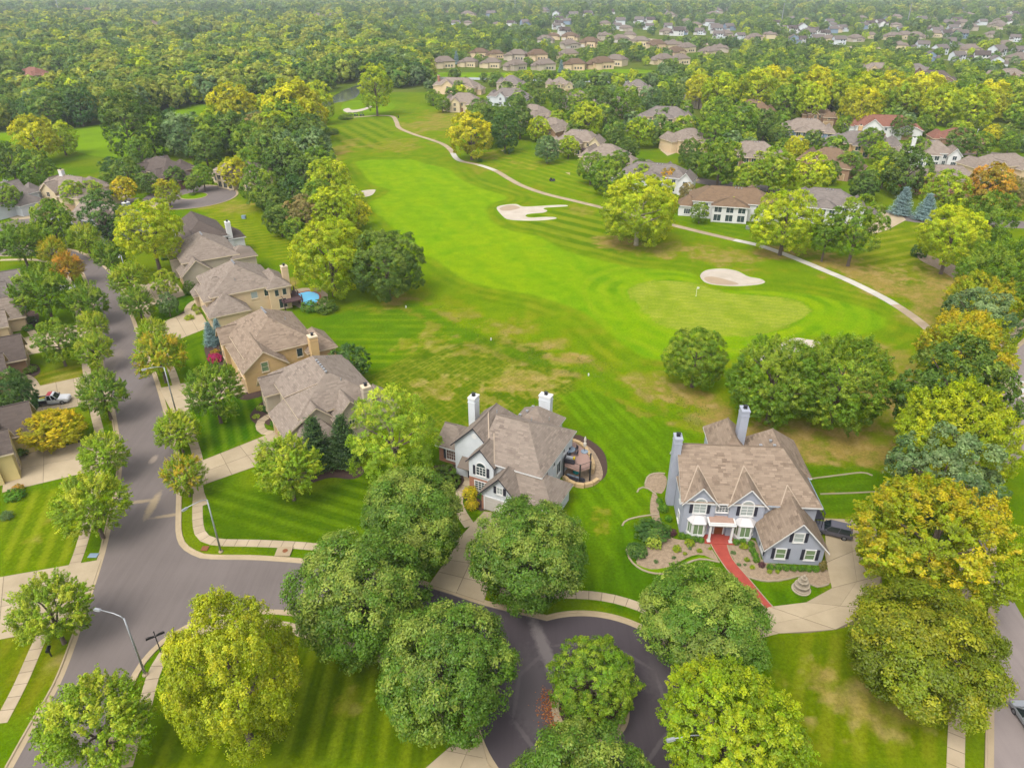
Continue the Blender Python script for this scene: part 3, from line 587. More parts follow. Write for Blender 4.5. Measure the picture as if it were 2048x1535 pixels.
# planting beds
BEDS = [("gravel", [(1312,985),(1318,1010),(1319,1032),(1330,1058),(1352,1078),(1410,1080),(1425,1100),(1438,1124),(1409,1110),(1383,1111),(1350,1128),(1330,1136),(1301,1138),(1272,1128),(1285,1100),(1310,1062),(1300,1020),(1305,985)]),
 ("gravel", [(1456,1083),(1505,1078),(1520,1100),(1532,1124),(1640,1138),(1655,1138),(1668,1157),(1656,1168),(1634,1173),(1615,1164),(1600,1150),(1575,1157),(1559,1163),(1523,1159),(1495,1152),(1470,1122)]),
 ("gravel", [(1290,965),(1298,952),(1312,947),(1328,948),(1334,965),(1322,988),(1306,980),(1290,975)]),
 ("mulch", [(1150,869),(1180,880),(1205,900),(1214,925),(1212,950),(1195,965),(1175,968),(1160,950),(1140,900)]),
 ("mulch", [(925,965),(960,965),(985,1000),(968,1022),(945,1012),(925,990)]), ("mulch", [(850,935),(920,930),(930,960),(905,988),(860,990),(845,960)]),
 ("mulch", [(500,830),(530,800),(548,810),(545,850),(525,845),(515,850)]), ("mulch", [(470,785),(540,768),(538,785),(490,800)]), ("mulch", [(410,690),(440,680),(455,730),(432,745),(415,720)]),
 ("mulch", [(25,735),(70,728),(80,745),(50,760),(30,752)]), ("mulch", [(20,840),(65,850),(60,872),(20,880)]), ("mulch", [(120,965),(165,955),(175,975),(140,985)]), ("mulch", [(75,895),(150,870),(155,890),(95,905)]), ("mulch", [(30,620),(75,625),(70,655),(35,650)]),
 ("mulch", [(345,640),(385,612),(380,640),(350,650)]), ("mulch", [(590,950),(640,938),(715,930),(728,945),(705,958),(660,955),(610,968)]), ("gravel", [(1835,505),(1870,515),(1930,540),(1960,560),(1920,562),(1880,540),(1840,520)])]
for k, (mt, P) in enumerate(BEDS): sheet({"gravel": "gravel_bed", "mulch": "mulch_bed"}[mt], spline(gl(P), .8, True), .02+.001*k, M[mt])
def edge(pts, wd=.22, hgt=.12, name="landscape_edging"):
    P = spline(gl(pts), .8); nn = normals2(P)*wd/2; V = []; F = []
    for i in range(len(P)):
        a, b_ = P[i]+nn[i], P[i]-nn[i]; V += [(a[0], a[1], .0), (a[0], a[1], hgt), (b_[0], b_[1], hgt), (b_[0], b_[1], .0)]
    for i in range(len(P)-1):
        for j in range(3): F.append((i*4+j, (i+1)*4+j, (i+1)*4+j+1, i*4+j+1))
    o = mobj(name, V, F, M['edging']); o["kind"] = "structure"; return o
for e_ in ([(1244,1052),(1250,1042),(1275,1034),(1318,1028)], [(1274,985),(1278,977),(1290,974),(1305,983),(1312,990)], [(1290,968),(1296,952),(1312,946),(1330,947)], [(1253,1098),(1262,1122),(1290,1142),(1330,1147),(1365,1130),(1400,1118),(1439,1124)], [(1624,957),(1680,950),(1725,945),(1745,951)], [(1640,988),(1700,986),(1755,984),(1776,990)], [(1495,1153),(1530,1162),(1575,1158),(1600,1152),(1615,1165),(1636,1174),(1657,1168)]): edge(e_)
sheet("flower_edging_bed", spline(gl([(1262,1122),(1290,1142),(1330,1147),(1365,1130),(1400,1118),(1439,1124),(1400,1112),(1350,1130),(1300,1138)]), .8, True), .045, M['meadow'])
for (P, wd) in (([(940,1052),(925,1030),(915,1005),(920,985),(938,965),(937,950)], 1.5), ([(545,866),(525,862),(520,845),(535,833),(550,828)], 1.4), ([(85,900),(95,885),(80,878),(45,875),(25,878)], 1.3), ([(75,780),(62,760),(48,752)], 1.5), ([(75,700),(65,665),(45,655)], 1.4), ([(388,640),(375,620),(385,605),(400,600)], 1.4)): pavement(P, wd, "garden_walk", .038, 1.3)
# the other cul-de-sac and side streets far off
for nm, P in (("side_street", gl([(-60,470),(60,440),(140,420),(200,405),(270,402)])), ("side_street", gl([(1240,262),(1270,250),(1300,240),(1330,235)])), ("side_street", gl([(1280,320),(1330,345),(1420,365),(1520,375),(1620,395),(1740,420),(1850,440),(2060,450)])), ("side_street", gl([(1880,310),(1960,305),(2060,320)])), ("highway", gl([(1000,62),(1200,72),(1380,86),(1500,92),(1600,93),(1760,96)])), ("side_street", gl([(1800,118),(1900,120),(2060,126)])), ("side_street", gl([(1900,80),(1960,100),(2060,110)]))):
    P = spline(P, 4); nn = normals2(P)*(4.0 if nm == "side_street" else 14); sheet(nm, [tuple(p) for p in P+nn]+[tuple(p) for p in (P-nn)[::-1]], .02, M['street'] if nm == "side_street" else M['path'])
sheet("side_street", arc(LCC, 15, 0, 360, 50)[:-1], .024, M['street']); kerb(np.array(arc(LCC, 15, -150, 150, 50)), -1, (), "kerb")
sheet("island_bed", arc((-108.5, 242.5), 4.2, 0, 360, 30)[:-1], .1, M['meadow']); kerb(np.array(arc((-108.5, 242.5), 5, 0, 360, 30)), 1, (), "island_kerb")
for P in ([(20,400),(80,415),(85,435),(30,440),(0,430)], [(95,385),(130,372),(150,392),(110,405)], [(215,372),(235,362),(262,392),(245,398)], [(1000,300),(1010,300),(1010,305)], [(1760,425),(1800,425),(1812,440),(1775,460),(1740,470),(1735,450)], [(1310,365),(1380,345),(1400,360),(1340,380)], [(1320,300),(1350,292),(1362,302),(1335,312)], [(1130,345),(1140,345),(1140,350)], [(285,398),(345,415),(335,425),(290,412)], [(450,372),(472,362),(478,372),(460,382)]): sheet("driveway", gl(P), .03, M['concrete2'])
for lab, P in BUNK:
    S = spline(gl(P), .8, True); c_ = S.mean(0); o = sheet("sand_bunker", [tuple(p) for p in S], .02, M['sand']); o["label"] = lab
    nn = normals2(np.r_[S, S[:1]])[:len(S)]
    lip = mobj("bunker_lip", [(x, y, .0) for x, y in S+nn*.28]+[(x, y, .16) for x, y in S+nn*.12]+[(x, y, .021) for x, y in S-nn*.05], [(k*len(S)+i, k*len(S)+(i+1) % len(S), (k+1)*len(S)+(i+1) % len(S), (k+1)*len(S)+i) for k in range(2) for i in range(len(S))], M['meadow'], o)
sheet("damp_sand", spline(gl([(1408,556),(1425,553),(1455,560),(1478,568),(1450,570),(1420,566)]), .8, True), .026, M['wetsand']); sheet("damp_sand", spline(gl([(999,417),(1012,411),(1030,411),(1040,416),(1020,421),(1004,421)]), .8, True), .026, M['wetsand'])
# crossing painted on the right-hand road
sheet("crossing_band", gl([(2010,758),(2110,768),(2110,812),(2014,792)]), .008, M['path'])
for P in ([(2023,767),(2035,768),(2032,781),(2021,779)], [(2044,772),(2058,773),(2056,787),(2041,785)], [(2022,783),(2026,783),(2037,792),(2050,788),(2050,791),(2036,796)], [(2038,761),(2055,763),(2055,766),(2042,765)]): sheet("road_marking", gl(P), .012, M['paint'])

# ------------------------------------------------------------------ foliage meshes (unit crown radius, centred on the crown)
def unit(v): return v/(np.linalg.norm(v, axis=-1, keepdims=True)+1e-9)
def leaves_mesh(name, pos, nrm, size, lv, aspect=.55, mat='leaf', rg=None, droop=0.0):
    n = len(pos); rg = rg or rng
    t = unit(np.cross(nrm, unit(rg.normal(size=(n, 3))))); 
    if droop: t = unit(t+np.array([0, 0, -droop])); 
    b = unit(np.cross(nrm, t)); s = size[:, None]
    V = np.stack([pos-t*s*.5, pos+b*s*aspect*.5, pos+t*s*.5, pos-b*s*aspect*.5], 1).reshape(-1, 3)
    me = bpy.data.meshes.new(name); me.vertices.add(4*n); me.vertices.foreach_set("co", V.astype(np.float32).ravel())
    me.loops.add(4*n); me.loops.foreach_set("vertex_index", np.arange(4*n, dtype=np.int32))
    me.polygons.add(n); me.polygons.foreach_set("loop_start", np.arange(0, 4*n, 4, dtype=np.int32)); me.polygons.foreach_set("loop_total", np.full(n, 4, dtype=np.int32))
    me.update(calc_edges=True)
    a = me.attributes.new("lv", 'FLOAT_VECTOR', 'POINT'); a.data.foreach_set("vector", np.repeat(lv, 4, axis=0).astype(np.float32).ravel())
    me.materials.append(M[mat]); return me
def fib(n, rg, zmin=-.75):
    i = np.arange(n)+.5; z = 1-(1-zmin)*i/n; ph = i*2.39996+rg.uniform(0, 6.28); r = np.sqrt(1-z*z)
    return unit(np.c_[r*np.cos(ph), r*np.sin(ph), z]+rg.normal(size=(n, 3))*.12)
def crown(name, seed, lobes, subs, per, leaf, kz=.9, lobe_r=(.26, .38), sub_r=(.09, .14), spike=0.0, droop=0.0, hole=.0, zmin=-.8, egg=0.0, aspect=.55, rough=.35, fill=5):
    "boughs > tufts > leaves: leaves sit on the outer side of every tuft, tufts on the outer side of every bough"
    rg = np.random.default_rng(seed); D = fib(lobes, rg, zmin)
    LR = rg.uniform(*lobe_r, lobes); C0 = D*(1-LR*rg.uniform(.85, 1.3, lobes))[:, None]
    C0[:, :2] *= (1-egg*np.clip(C0[:, 2:3], -1, 1)); C0[:, 2] *= kz
    lid = np.repeat(np.arange(lobes), subs); n = len(lid)
    E = unit(rg.normal(size=(n, 3))*.8+D[lid]*.8+np.array([0, 0, .3])); T = C0[lid]+E*(LR[lid]*rg.uniform(.7, 1.0, n))[:, None]
    dist = np.linalg.norm(T[:, None, :]-C0[None], axis=2)/LR[None]; dist[np.arange(n), lid] = 9
    keep = (dist.min(1) > .7) | (rg.random(n) < .1)
    if hole: keep &= ~(rg.random(n) < hole)
    T, E, lid = T[keep], E[keep], lid[keep]; n = len(T)
    nf = lobes*fill; fd = unit(rg.normal(size=(nf, 3))+np.array([0, 0, .35])); ft = fd*rg.uniform(.5, .68, nf)[:, None]*np.array([1, 1, kz]); T = np.r_[T, ft]; E = np.r_[E, fd]; lid = np.r_[lid, rg.integers(0, lobes, nf)]; n = len(T)
    od = unit(T*np.array([1, 1, 1/kz])); SR = rg.uniform(*sub_r, n)
    tv = np.clip(rg.normal(.5, .13, n)+rg.normal(0, .09, lobes)[lid], 0, 1)
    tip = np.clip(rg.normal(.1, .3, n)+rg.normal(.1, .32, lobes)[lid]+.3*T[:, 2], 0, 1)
    k = np.repeat(np.arange(n), per); m = len(k)
    sd_ = unit(rg.normal(size=(m, 3))*.75+od[k]*.75+np.array([0, 0, .35]))
    rad = SR[k]*rg.uniform(.55, 1.08, m)
    P = T[k]+sd_*rad[:, None]*np.array([1.15, 1.15, .8])
    if spike:
        sv = unit(od+np.array([0, 0, .3])+rg.normal(size=(n, 3))*.35); a = rg.random(m)**1.4; P = T[k]+(P-T[k])*(1.05-.75*a[:, None])+sv[k]*(a*spike*rg.uniform(.6, 1.3, n)[k])[:, None]
    if droop: P[:, 2] -= droop*np.abs(rg.normal(size=m))*1.2
    Nn = unit(sd_*.8+od[k]*.25+np.array([0, 0, .25])+rg.normal(size=(m, 3))*rough)
    lv = np.c_[np.clip(tv[k]+rg.normal(0, .12, m), 0, 1), np.clip(tip[k]+rg.normal(0, .12, m), 0, 1), rg.random(m)]
    q = np.percentile(np.hypot(P[:, 0], P[:, 1]), 97.5); P[:, :2] /= q; P[:, 2] /= np.percentile(np.abs(P[:, 2]), 98)/kz
    return leaves_mesh(name, P, Nn, leaf*rg.uniform(.65, 1.25, m), lv, aspect, rg=rg, droop=droop*4)
def conifer(name, seed, tiers, arms, per, leaf, wid=.38):
    rg = np.random.default_rng(seed); P = []; Nn = []; lv = []
    for i in range(tiers):
        z = i/tiers; rad = wid*(1-z)**.85*rg.uniform(.9, 1.08)+.02; n = max(4, int(arms*(1-z*.7)))
        for a in np.linspace(0, 6.283, n, endpoint=False)+rg.uniform(0, 6.28):
            r = rad*rg.uniform(.62, 1.2); v = rg.uniform(.1, .8); q = rg.random(per)**.6
            d = np.array([math.cos(a), math.sin(a)]); lat = rg.normal(0, .035+.03*q, per)
            x = d[0]*q*r-d[1]*lat; y = d[1]*q*r+d[0]*lat; zz = z-.16*q*r/wid*.6+.06*q**3+rg.normal(0, .008, per)
            P.append(np.c_[x, y, zz]); Nn.append(unit(np.c_[np.full(per, d[0]*.4), np.full(per, d[1]*.4), np.full(per, .8)]+rg.normal(size=(per, 3))*.4))
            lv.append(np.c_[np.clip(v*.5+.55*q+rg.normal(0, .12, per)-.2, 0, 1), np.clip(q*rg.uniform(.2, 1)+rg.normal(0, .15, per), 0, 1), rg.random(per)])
    P = np.concatenate(P); return leaves_mesh(name, P, np.concatenate(Nn), leaf*rg.uniform(.6, 1.3, len(P)), np.concatenate(lv), .4, rg=rg)
CR = {
 'dense': [crown("dense_crown", 11+k, 38, 24, 66, .042, .92, (.26, .38), (.085, .14), 0, .01) for k in range(3)],
 'maple': [crown("maple_crown", 31+k, 42, 24, 72, .036, .88, (.24, .36), (.06, .1), .15, 0, 0) for k in range(2)],
 'lush': [crown("lush_crown", 41+k, 38, 22, 66, .038, .85, (.25, .37), (.07, .12), .09, 0) for k in range(2)],
 'street': [crown("street_crown", 51+k, 26, 20, 66, .05, .92, (.28, .44), (.07, .12), .28, 0, .06, -.6) for k in range(3)],
 'birch': [crown("birch_crown", 61, 30, 34, 80, .036, 1.25, (.22, .42), (.07, .13), .1, .05, .05, -.9, .22)],
 'open': [crown("open_crown", 71+k, 20, 20, 48, .058, 1.0, (.24, .38), (.08, .13), .1, .015, .12) for k in range(2)],
 'mid': [crown("mid_crown", 81+k, 22, 16, 26, .085, .95, (.27, .42), (.09, .15), .03, .0) for k in range(4)],
 'tall': [crown("tall_crown", 91+k, 22, 16, 26, .085, 1.35, (.27, .42), (.09, .15), .03, .0) for k in range(2)],
 'far': [crown("far_crown", 101+k, 14, 10, 18, .17, .95, (.3, .46), (.13, .2), 0, 0, rough=.2, fill=2) for k in range(5)],
 'pine': [crown("pine_crown", 111, 34, 26, 48, .042, 1.05, (.18, .28), (.06, .1), .1, 0, .05, -.85, .35, .3)],
 'shrub': [crown("shrub_crown", 121+k, 14, 14, 22, .11, .78, (.34, .48), (.1, .16), .05) for k in range(2)],
 'clipped': [crown("clipped_crown", 131, 24, 14, 20, .09, .85, (.42, .48), (.08, .12), rough=.25)],
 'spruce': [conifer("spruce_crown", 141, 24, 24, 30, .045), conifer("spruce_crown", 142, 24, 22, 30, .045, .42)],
}
def trunk_mesh(name, seed, kz, limbs, h0):
    "trunk from the ground up into the crown (unit crown radius; crown centre at 0, ground at -h0)"
    rg = random.Random(seed); b = MB()
    b.tube([(0, 0, -h0-.15), (0, 0, -h0+.06), (.015, .01, -h0*.55), (.0, .02, -.2), (.02, 0, .35*kz)], [.085, .062, .05, .042, .014], 8)
    for k in range(limbs):
        a = 2*math.pi*k/limbs+rg.uniform(-.3, .3); z0 = -h0*.55+rg.uniform(0, .5)*h0; l = rg.uniform(.5, .8); up = rg.uniform(.25, .7)
        p1 = (math.cos(a)*l*.4, math.sin(a)*l*.4, z0+up*.45); p2 = (math.cos(a+.2)*l, math.sin(a+.2)*l, z0+up)
        b.tube([(0, .01, z0), p1, p2], [.032, .022, .007], 5)
    o = b.build(name, M['bark'], smooth=True); me = o.data; bpy.data.objects.remove(o); return me
TRK = {}
def trunk_for(h0, kz, pale):
    q = (round(h0*4)/4, round(kz, 1), pale)
    if q not in TRK:
        TRK[q] = trunk_mesh("trunk", int(h0*100), q[1], 7, q[0]);
        if pale: TRK[q].materials[0] = M['palebark']
    return TRK[q], q[0]
KZ = dict(dense=.92, maple=.88, lush=.85, street=.95, birch=1.25, open=1.0, mid=.95, tall=1.35, far=.95, pine=1.05, shrub=.78, clipped=.85)
TONE = dict(olive=((84,116,26), (136,150,56)), green=((92,124,14), (136,154,30)), bright=((122,148,8), (168,176,18)), lime=((138,158,4), (182,186,18)), yellow=((158,160,4), (200,190,12)), gold=((164,160,6), (204,176,18)), dark=((78,106,28), (114,134,42)),
 bluegreen=((88,116,62), (130,150,92)), deep=((62,96,34), (94,122,44)), orange=((150,132,26), (196,140,36)), brown=((128,120,62), (160,140,82)), blue=((104,130,128), (150,172,170)), pinec=((120,150,22), (176,186,44)), sprucec=((46,74,34), (78,104,46)), wine=((84,52,58), (120,72,74)), smaple=((122,150,14), (170,176,40)), birchc=((136,148,12), (182,178,28)), moss=((106,120,10), (152,150,22)), hazel=((128,142,40), (166,168,58)), hedge=((70,116,18), (112,152,24)), pale=((150,170,48), (190,196,70)), autumn=((138,152,8), (184,164,16)), rust=((128,154,18), (178,156,30)))
def tone_of(name, jit=.0, k=1.0):
    a, b_ = TONE[name]; j = 1+R.uniform(-jit, jit); r_ = 1+R.uniform(-jit, jit)*.5
    f = lambda c: [float(min(.9, x*k*j*(r_ if i == 0 else 1))) for i, x in enumerate(s2l(c))]+[1.0]
    return f(a), f(b_)
def tint(o, tn, jit=.06):
    a, b_ = tone_of(tn, jit); o["leaf_tint"] = a; o["leaf_tip"] = b_
TREES = []          # every tree: x, y, radius, centre height, shape, tone, label, group, size in view
def tree(cu, cv, w, shape, tn, label, group=None, hk=1.0, low=None, kz=None):
    "a tree from where its crown stands in the survey picture and how wide it is"
    kz = (kz or KZ.get(shape, 1.0)); z = 5.0
    for _ in range(4):
        r = w/2*mpp(cu, cv, z); bare = (low if low is not None else .28)*r*hk; z = r*kz+bare
    x, y = g(cu, cv, z); TREES.append([x, y, r, z, shape, tn, label, group, w, kz])
def spruce(u, v, w, h_ratio, tn, label, group=None):
    "conifer by its foot"
    r = w/2*mpp(u, v, 2); x, y = g(u, v); TREES.append([x, y, r, r*h_ratio, 'spruce', tn, label, group, w, h_ratio])

# ------------------------------------------------------------------ trees one can point at
T = tree
AUTO = []
def TA(u, v, w, s, tn, where):
    tree(u, v, w, s, tn, "?", None, low=.1); AUTO.append((TREES[-1], where))
T(718,1192,266,'dense','olive',"big round olive-green tree overhanging the side street beside the storm drain")
T(826,1042,212,'dense','olive',"rounded olive-green tree on the lawn left of the white house's driveway")
T(1057,1107,240,'dense','olive',"dense rounded green tree between the white house's garage and the kerb",kz=.78)
T(895,1346,280,'dense','olive',"big rounded tree at the mouth of the cul-de-sac with pale leaf tips")
T(1410,1246,262,'dense','olive',"broad olive-green tree beside the foot of the red walkway",kz=.62)
T(1168,1600,285,'dense','olive',"rounded olive-green tree just below the planted turning island")
T(1186,1362,180,'lush','green',"compact green tree growing from the mulched turning island", low=.1)
T(1462,1466,312,'maple','bright',"bright yellow-green maple beside the lone lamp head and the turning circle",kz=.64)
T(1850,1300,300,'dense','moss',"large green maple on the dry lawn beside the right-hand pavement",kz=.68)
T(1868,1083,308,'maple','autumn',"large golden maple turning orange beside the curved driveway",kz=.72)
T(1912,880,238,'maple','lime',"wide lime-green maple in the roadside row above a grey-green pear tree")
T(1885,962,215,'open','bluegreen',"grey-green pear tree squeezed between a lime maple and a golden maple")
T(1908,795,222,'open','dark',"dark green roadside tree between a lime maple and an orange-tinged maple")
T(1930,706,176,'maple','autumn',"orange-tinged yellow maple opposite the painted crossing")
T(1955,648,140,'open','bluegreen',"grey-green roadside tree where the cart path reaches the road")
T(1962,605,125,'maple','autumn',"small golden maple above the grey-green tree at the cart path end")
T(2000,562,165,'maple','green',"tall fresh green maple at the bend of the right-hand road")
T(462,1345,275,'birch','birchc',"yellowing feathery birch on the corner lawn beside the street lamp", low=.5)
T(196,1450,210,'street','smaple',"bushy green maple on the verge below the tall street lamp")
T(100,1222,150,'street','smaple',"airy young maple on the verge above the black mailbox")
T(182,1010,140,'street','smaple',"young maple beside the striped lawn on the street's left verge")
T(206,910,92,'street','smaple',"small maple on the verge at the mouth of the wide jointed driveway")
T(206,788,98,'street','green',"small dark green maple on the verge beside the pickup truck's driveway")
T(188,702,74,'street','smaple',"slim maple on the verge just above the pickup truck's driveway")
T(186,652,62,'street','smaple',"slim yellow-green maple beside a left-hand driveway")
T(176,603,78,'street','green',"rounded verge maple opposite the double lamp-side maples")
T(355,862,84,'street','smaple',"slim maple on the right verge below the street lamp")
T(368,950,86,'street','rust',"small maple with rusty lower leaves on the right verge")
T(576,935,132,'street','smaple',"full green maple on the lawn beside the wide tan driveway")
T(428,785,116,'street','green',"rounded green maple on the bold-striped front lawn")
T(318,712,98,'street','rust',"rust-tinged maple on the verge above the leaning lamp")
T(305,667,62,'street','smaple',"small yellow-green maple at the edge of a five-slab driveway")
T(275,606,66,'street','green',"green verge maple just below a street lamp")
T(257,560,72,'street','smaple',"yellow-green verge maple behind a street lamp")
T(330,566,52,'open','smaple',"small ornamental tree in a round edged bed on the right-hand lawn")
T(335,608,42,'open','bluegreen',"little grey-green tree in mown grass beside a driveway")
T(86,585,108,'street','green',"large dark green maple shading a white parked car")
T(114,682,88,'open','green',"low spreading tree on a half-dry front lawn")
T(20,795,98,'lush','deep',"dense dark evergreen oval beside the pickup truck",None,1,.05,1.1)
T(105,858,118,'maple','gold',"low golden crabapple beside the pickup truck's driveway", low=.15, kz=.55)
T(40,487,84,'street','green',"broad street tree on the outside of the road bend")
T(105,503,58,'street','autumn',"yellow street tree at the road bend beside an orange one")
T(136,534,60,'street','orange',"orange-yellow street tree on the inside of the road bend")
T(171,478,64,'street','smaple',"green verge tree at the road bend's pavement")
T(222,515,70,'street','green',"rounded verge tree at the road bend beside a big ash")
T(206,434,82,'tall','deep',"tall dark green tree in front of the grey gabled house",kz=1.25)
T(300,463,132,'lush','lime',"big lime ash tree in front of the khaki house", low=.6)
T(105,445,86,'mid','green',"dense green tree left of the tall lamp at the bend")
T(16,396,58,'mid','green',"green tree beside two parked cars")
T(100,420,46,'mid','brown',"brownish thinning tree beside the tan gravel drive")
T(145,387,52,'mid','bright',"bright green tree before the big tan gabled house")
T(184,383,46,'mid','smaple',"yellow-green tree before the big tan gabled house")
T(247,378,48,'mid','gold',"golden tree beside the far cul-de-sac lamp")
T(218,362,36,'mid','green',"small green tree right of the big tan house")
T(255,346,62,'mid','dark',"dark rounded tree between the tan house and the brick house")
T(296,366,40,'mid','dark',"dark little tree in front of the brick house")
T(335,384,50,'mid','autumn',"orange-tinged tree at the far cul-de-sac's near kerb")
T(351,353,40,'mid','dark',"dark tree beside the brick house's right wall")
T(384,368,32,'mid','green',"small tree on the far cul-de-sac's round island")
T(405,353,46,'mid','green',"green tree behind the far cul-de-sac")
T(660,515,165,'lush','lime',"big yellow-green sycamore leaning over the swimming pool", low=.15)
T(772,530,152,'lush','dark',"big dark green oak beside the sycamore on the fairway edge", low=.1)
T(700,726,78,'mid','deep',"dark bushy tree behind the tan chimney house", low=.05)
T(785,872,192,'pine','pinec',"tall yellow-green white pine beside the white house", low=.1)
T(1392,716,126,'lush','green',"upright green tree on the rough in front of the putting green", low=.2)
T(1552,762,190,'maple','green',"spreading green tree, left of a pair, behind the grey house", low=.15)
T(1680,765,200,'maple','green',"spreading green tree, right of a pair, behind the grey house", low=.15)
T(1278,420,156,'lush','lime',"lone yellow-green sycamore with a bare trunk beside the cart path", low=.08)
T(1572,445,136,'lush','lime',"round yellow-green tree standing on the cart path's white section", low=.15)
T(1655,468,72,'open','green',"thin green tree beside the round yellow-green one", low=.6)
T(1715,452,112,'open','green',"sparse grey-green tree with forked trunk on the dry slope", low=.5)
T(1905,472,128,'lush','lime',"big yellow-green tree over an edged bed by the side street", low=.4)
T(1980,440,105,'open','green',"loose green tree behind the edged-bed sycamore", low=.4)
T(750,175,70,'tall','lime',"lone tall yellow-green tree where the cart path starts", low=.35, kz=1.2)
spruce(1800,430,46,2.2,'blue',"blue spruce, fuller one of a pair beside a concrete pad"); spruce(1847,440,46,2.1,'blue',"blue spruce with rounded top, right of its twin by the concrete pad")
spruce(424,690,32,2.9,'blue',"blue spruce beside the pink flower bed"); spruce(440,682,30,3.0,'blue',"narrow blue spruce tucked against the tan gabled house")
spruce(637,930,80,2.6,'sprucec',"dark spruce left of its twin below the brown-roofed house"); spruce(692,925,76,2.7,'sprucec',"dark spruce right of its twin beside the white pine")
spruce(913,130,14,3.3,'blue',"small blue spruce between two far cream houses"); spruce(1122,145,14,3.0,'blue',"small blue spruce on the far canal bank")
for (u, v, w, s, tn) in ((590,222,120,'mid','yellow'),(530,232,80,'mid','lime'),(567,248,90,'mid','green'),(623,305,92,'mid','bluegreen'),(658,362,90,'mid','lime'),(585,384,64,'mid','deep'),(609,430,80,'mid','brown'),(667,424,92,'mid','lime'),(714,428,56,'mid','yellow'),(567,323,84,'mid','dark'),(560,440,64,'mid','dark'),(470,345,62,'mid','yellow'),(520,375,84,'mid','green'),(545,405,60,'mid','dark'),(500,330,70,'mid','green'),(640,330,70,'mid','green'),(610,350,70,'mid','dark'),(700,400,60,'mid','lime'),(620,270,80,'mid','dark'),(635,395,70,'mid','green'),(590,460,50,'mid','green'),(540,300,80,'mid','dark'),(500,285,80,'mid','green'),(460,265,80,'mid','dark'),(420,270,80,'mid','green')):
    TA(u, v, w, s, tn, 'belt')
for (u, v, w, s, tn) in ((250,250,95,'tall','dark'),(300,262,70,'tall','dark'),(372,270,84,'mid','bluegreen'),(340,262,60,'tall','deep'),(468,222,104,'mid','yellow'),(520,262,70,'mid','brown'),(639,205,58,'tall','lime'),(68,278,92,'mid','yellow'),(122,276,64,'mid','lime'),(20,325,80,'mid','dark'),(70,335,70,'mid','green'),(225,340,50,'mid','deep'),(280,300,56,'mid','green'),(410,300,70,'mid','dark')):
    TA(u, v, w, s, tn, 'meadow')
for (u, v, w, s, tn) in ((942,272,90,'mid','yellow'),(975,250,80,'mid','dark'),(1010,262,60,'tall','deep'),(1040,245,60,'mid','dark'),(1077,258,46,'mid','lime'),(1030,225,60,'mid','dark'),(960,228,60,'mid','dark'),(1137,294,44,'mid','bright'),(1182,336,62,'mid','green'),(1215,352,74,'mid','green'),(1235,328,50,'mid','green'),(1335,358,44,'mid','orange'),(885,208,32,'mid','green'),(866,195,30,'mid','green'),(1175,238,66,'mid','lime'),(1215,240,50,'mid','dark'),(1280,265,58,'mid','bright'),(1255,300,48,'mid','dark'),(1230,275,46,'mid','dark'),(1430,268,66,'mid','green'),(1380,305,50,'mid','dark'),(1440,325,92,'mid','green'),(1395,330,50,'mid','dark'),(1545,340,86,'mid','smaple'),(1625,350,84,'mid','lime'),(1590,300,52,'mid','yellow'),(1480,245,74,'mid','green'),(1440,225,60,'mid','green'),(1530,250,60,'mid','dark'),(1560,270,50,'mid','dark'),(1690,250,36,'mid','green'),(1740,285,56,'mid','green'),(1770,345,60,'mid','lime'),(1760,305,44,'mid','bright'),(1815,345,92,'mid','dark'),(1890,386,88,'mid','bright'),(1980,372,86,'mid','orange'),(2030,385,60,'mid','brown'),(1830,300,52,'mid','green'),(1805,255,44,'mid','dark'),(1920,285,56,'mid','dark'),(1985,270,40,'mid','yellow'),(1960,290,50,'mid','green'),(2020,285,40,'mid','green'),(1400,425,40,'open','green'),(1470,410,44,'open','bright'),(1375,385,36,'mid','brown'),(1310,380,30,'mid','green'),(1700,330,50,'mid','green'),(1660,345,46,'mid','dark'),(1850,250,40,'mid','green'),(1730,370,60,'mid','dark'),(1345,205,50,'mid','dark'),(1250,205,60,'mid','green'),(1200,205,60,'mid','dark'),(1160,205,50,'mid','green'),(1120,200,40,'mid','dark'),(1300,200,50,'mid','bluegreen')):
    TA(u, v, w, s, tn, 'garden')
for i, (u, v) in enumerate(((1400,178),(1440,180),(1475,172),(1515,178),(1550,170),(1590,182),(1630,172),(1665,178),(1700,168),(1735,185),(1780,178),(1810,195),(1850,185),(1880,205),(1915,190),(1945,210),(1985,195),(2025,185),(1720,215),(1625,200),(1570,200))):
    tn = ('yellow','lime','green','lime','yellow','smaple')[i % 6]; TA(u, v+5, 62+(i*17) % 26, 'mid', tn, 'row')

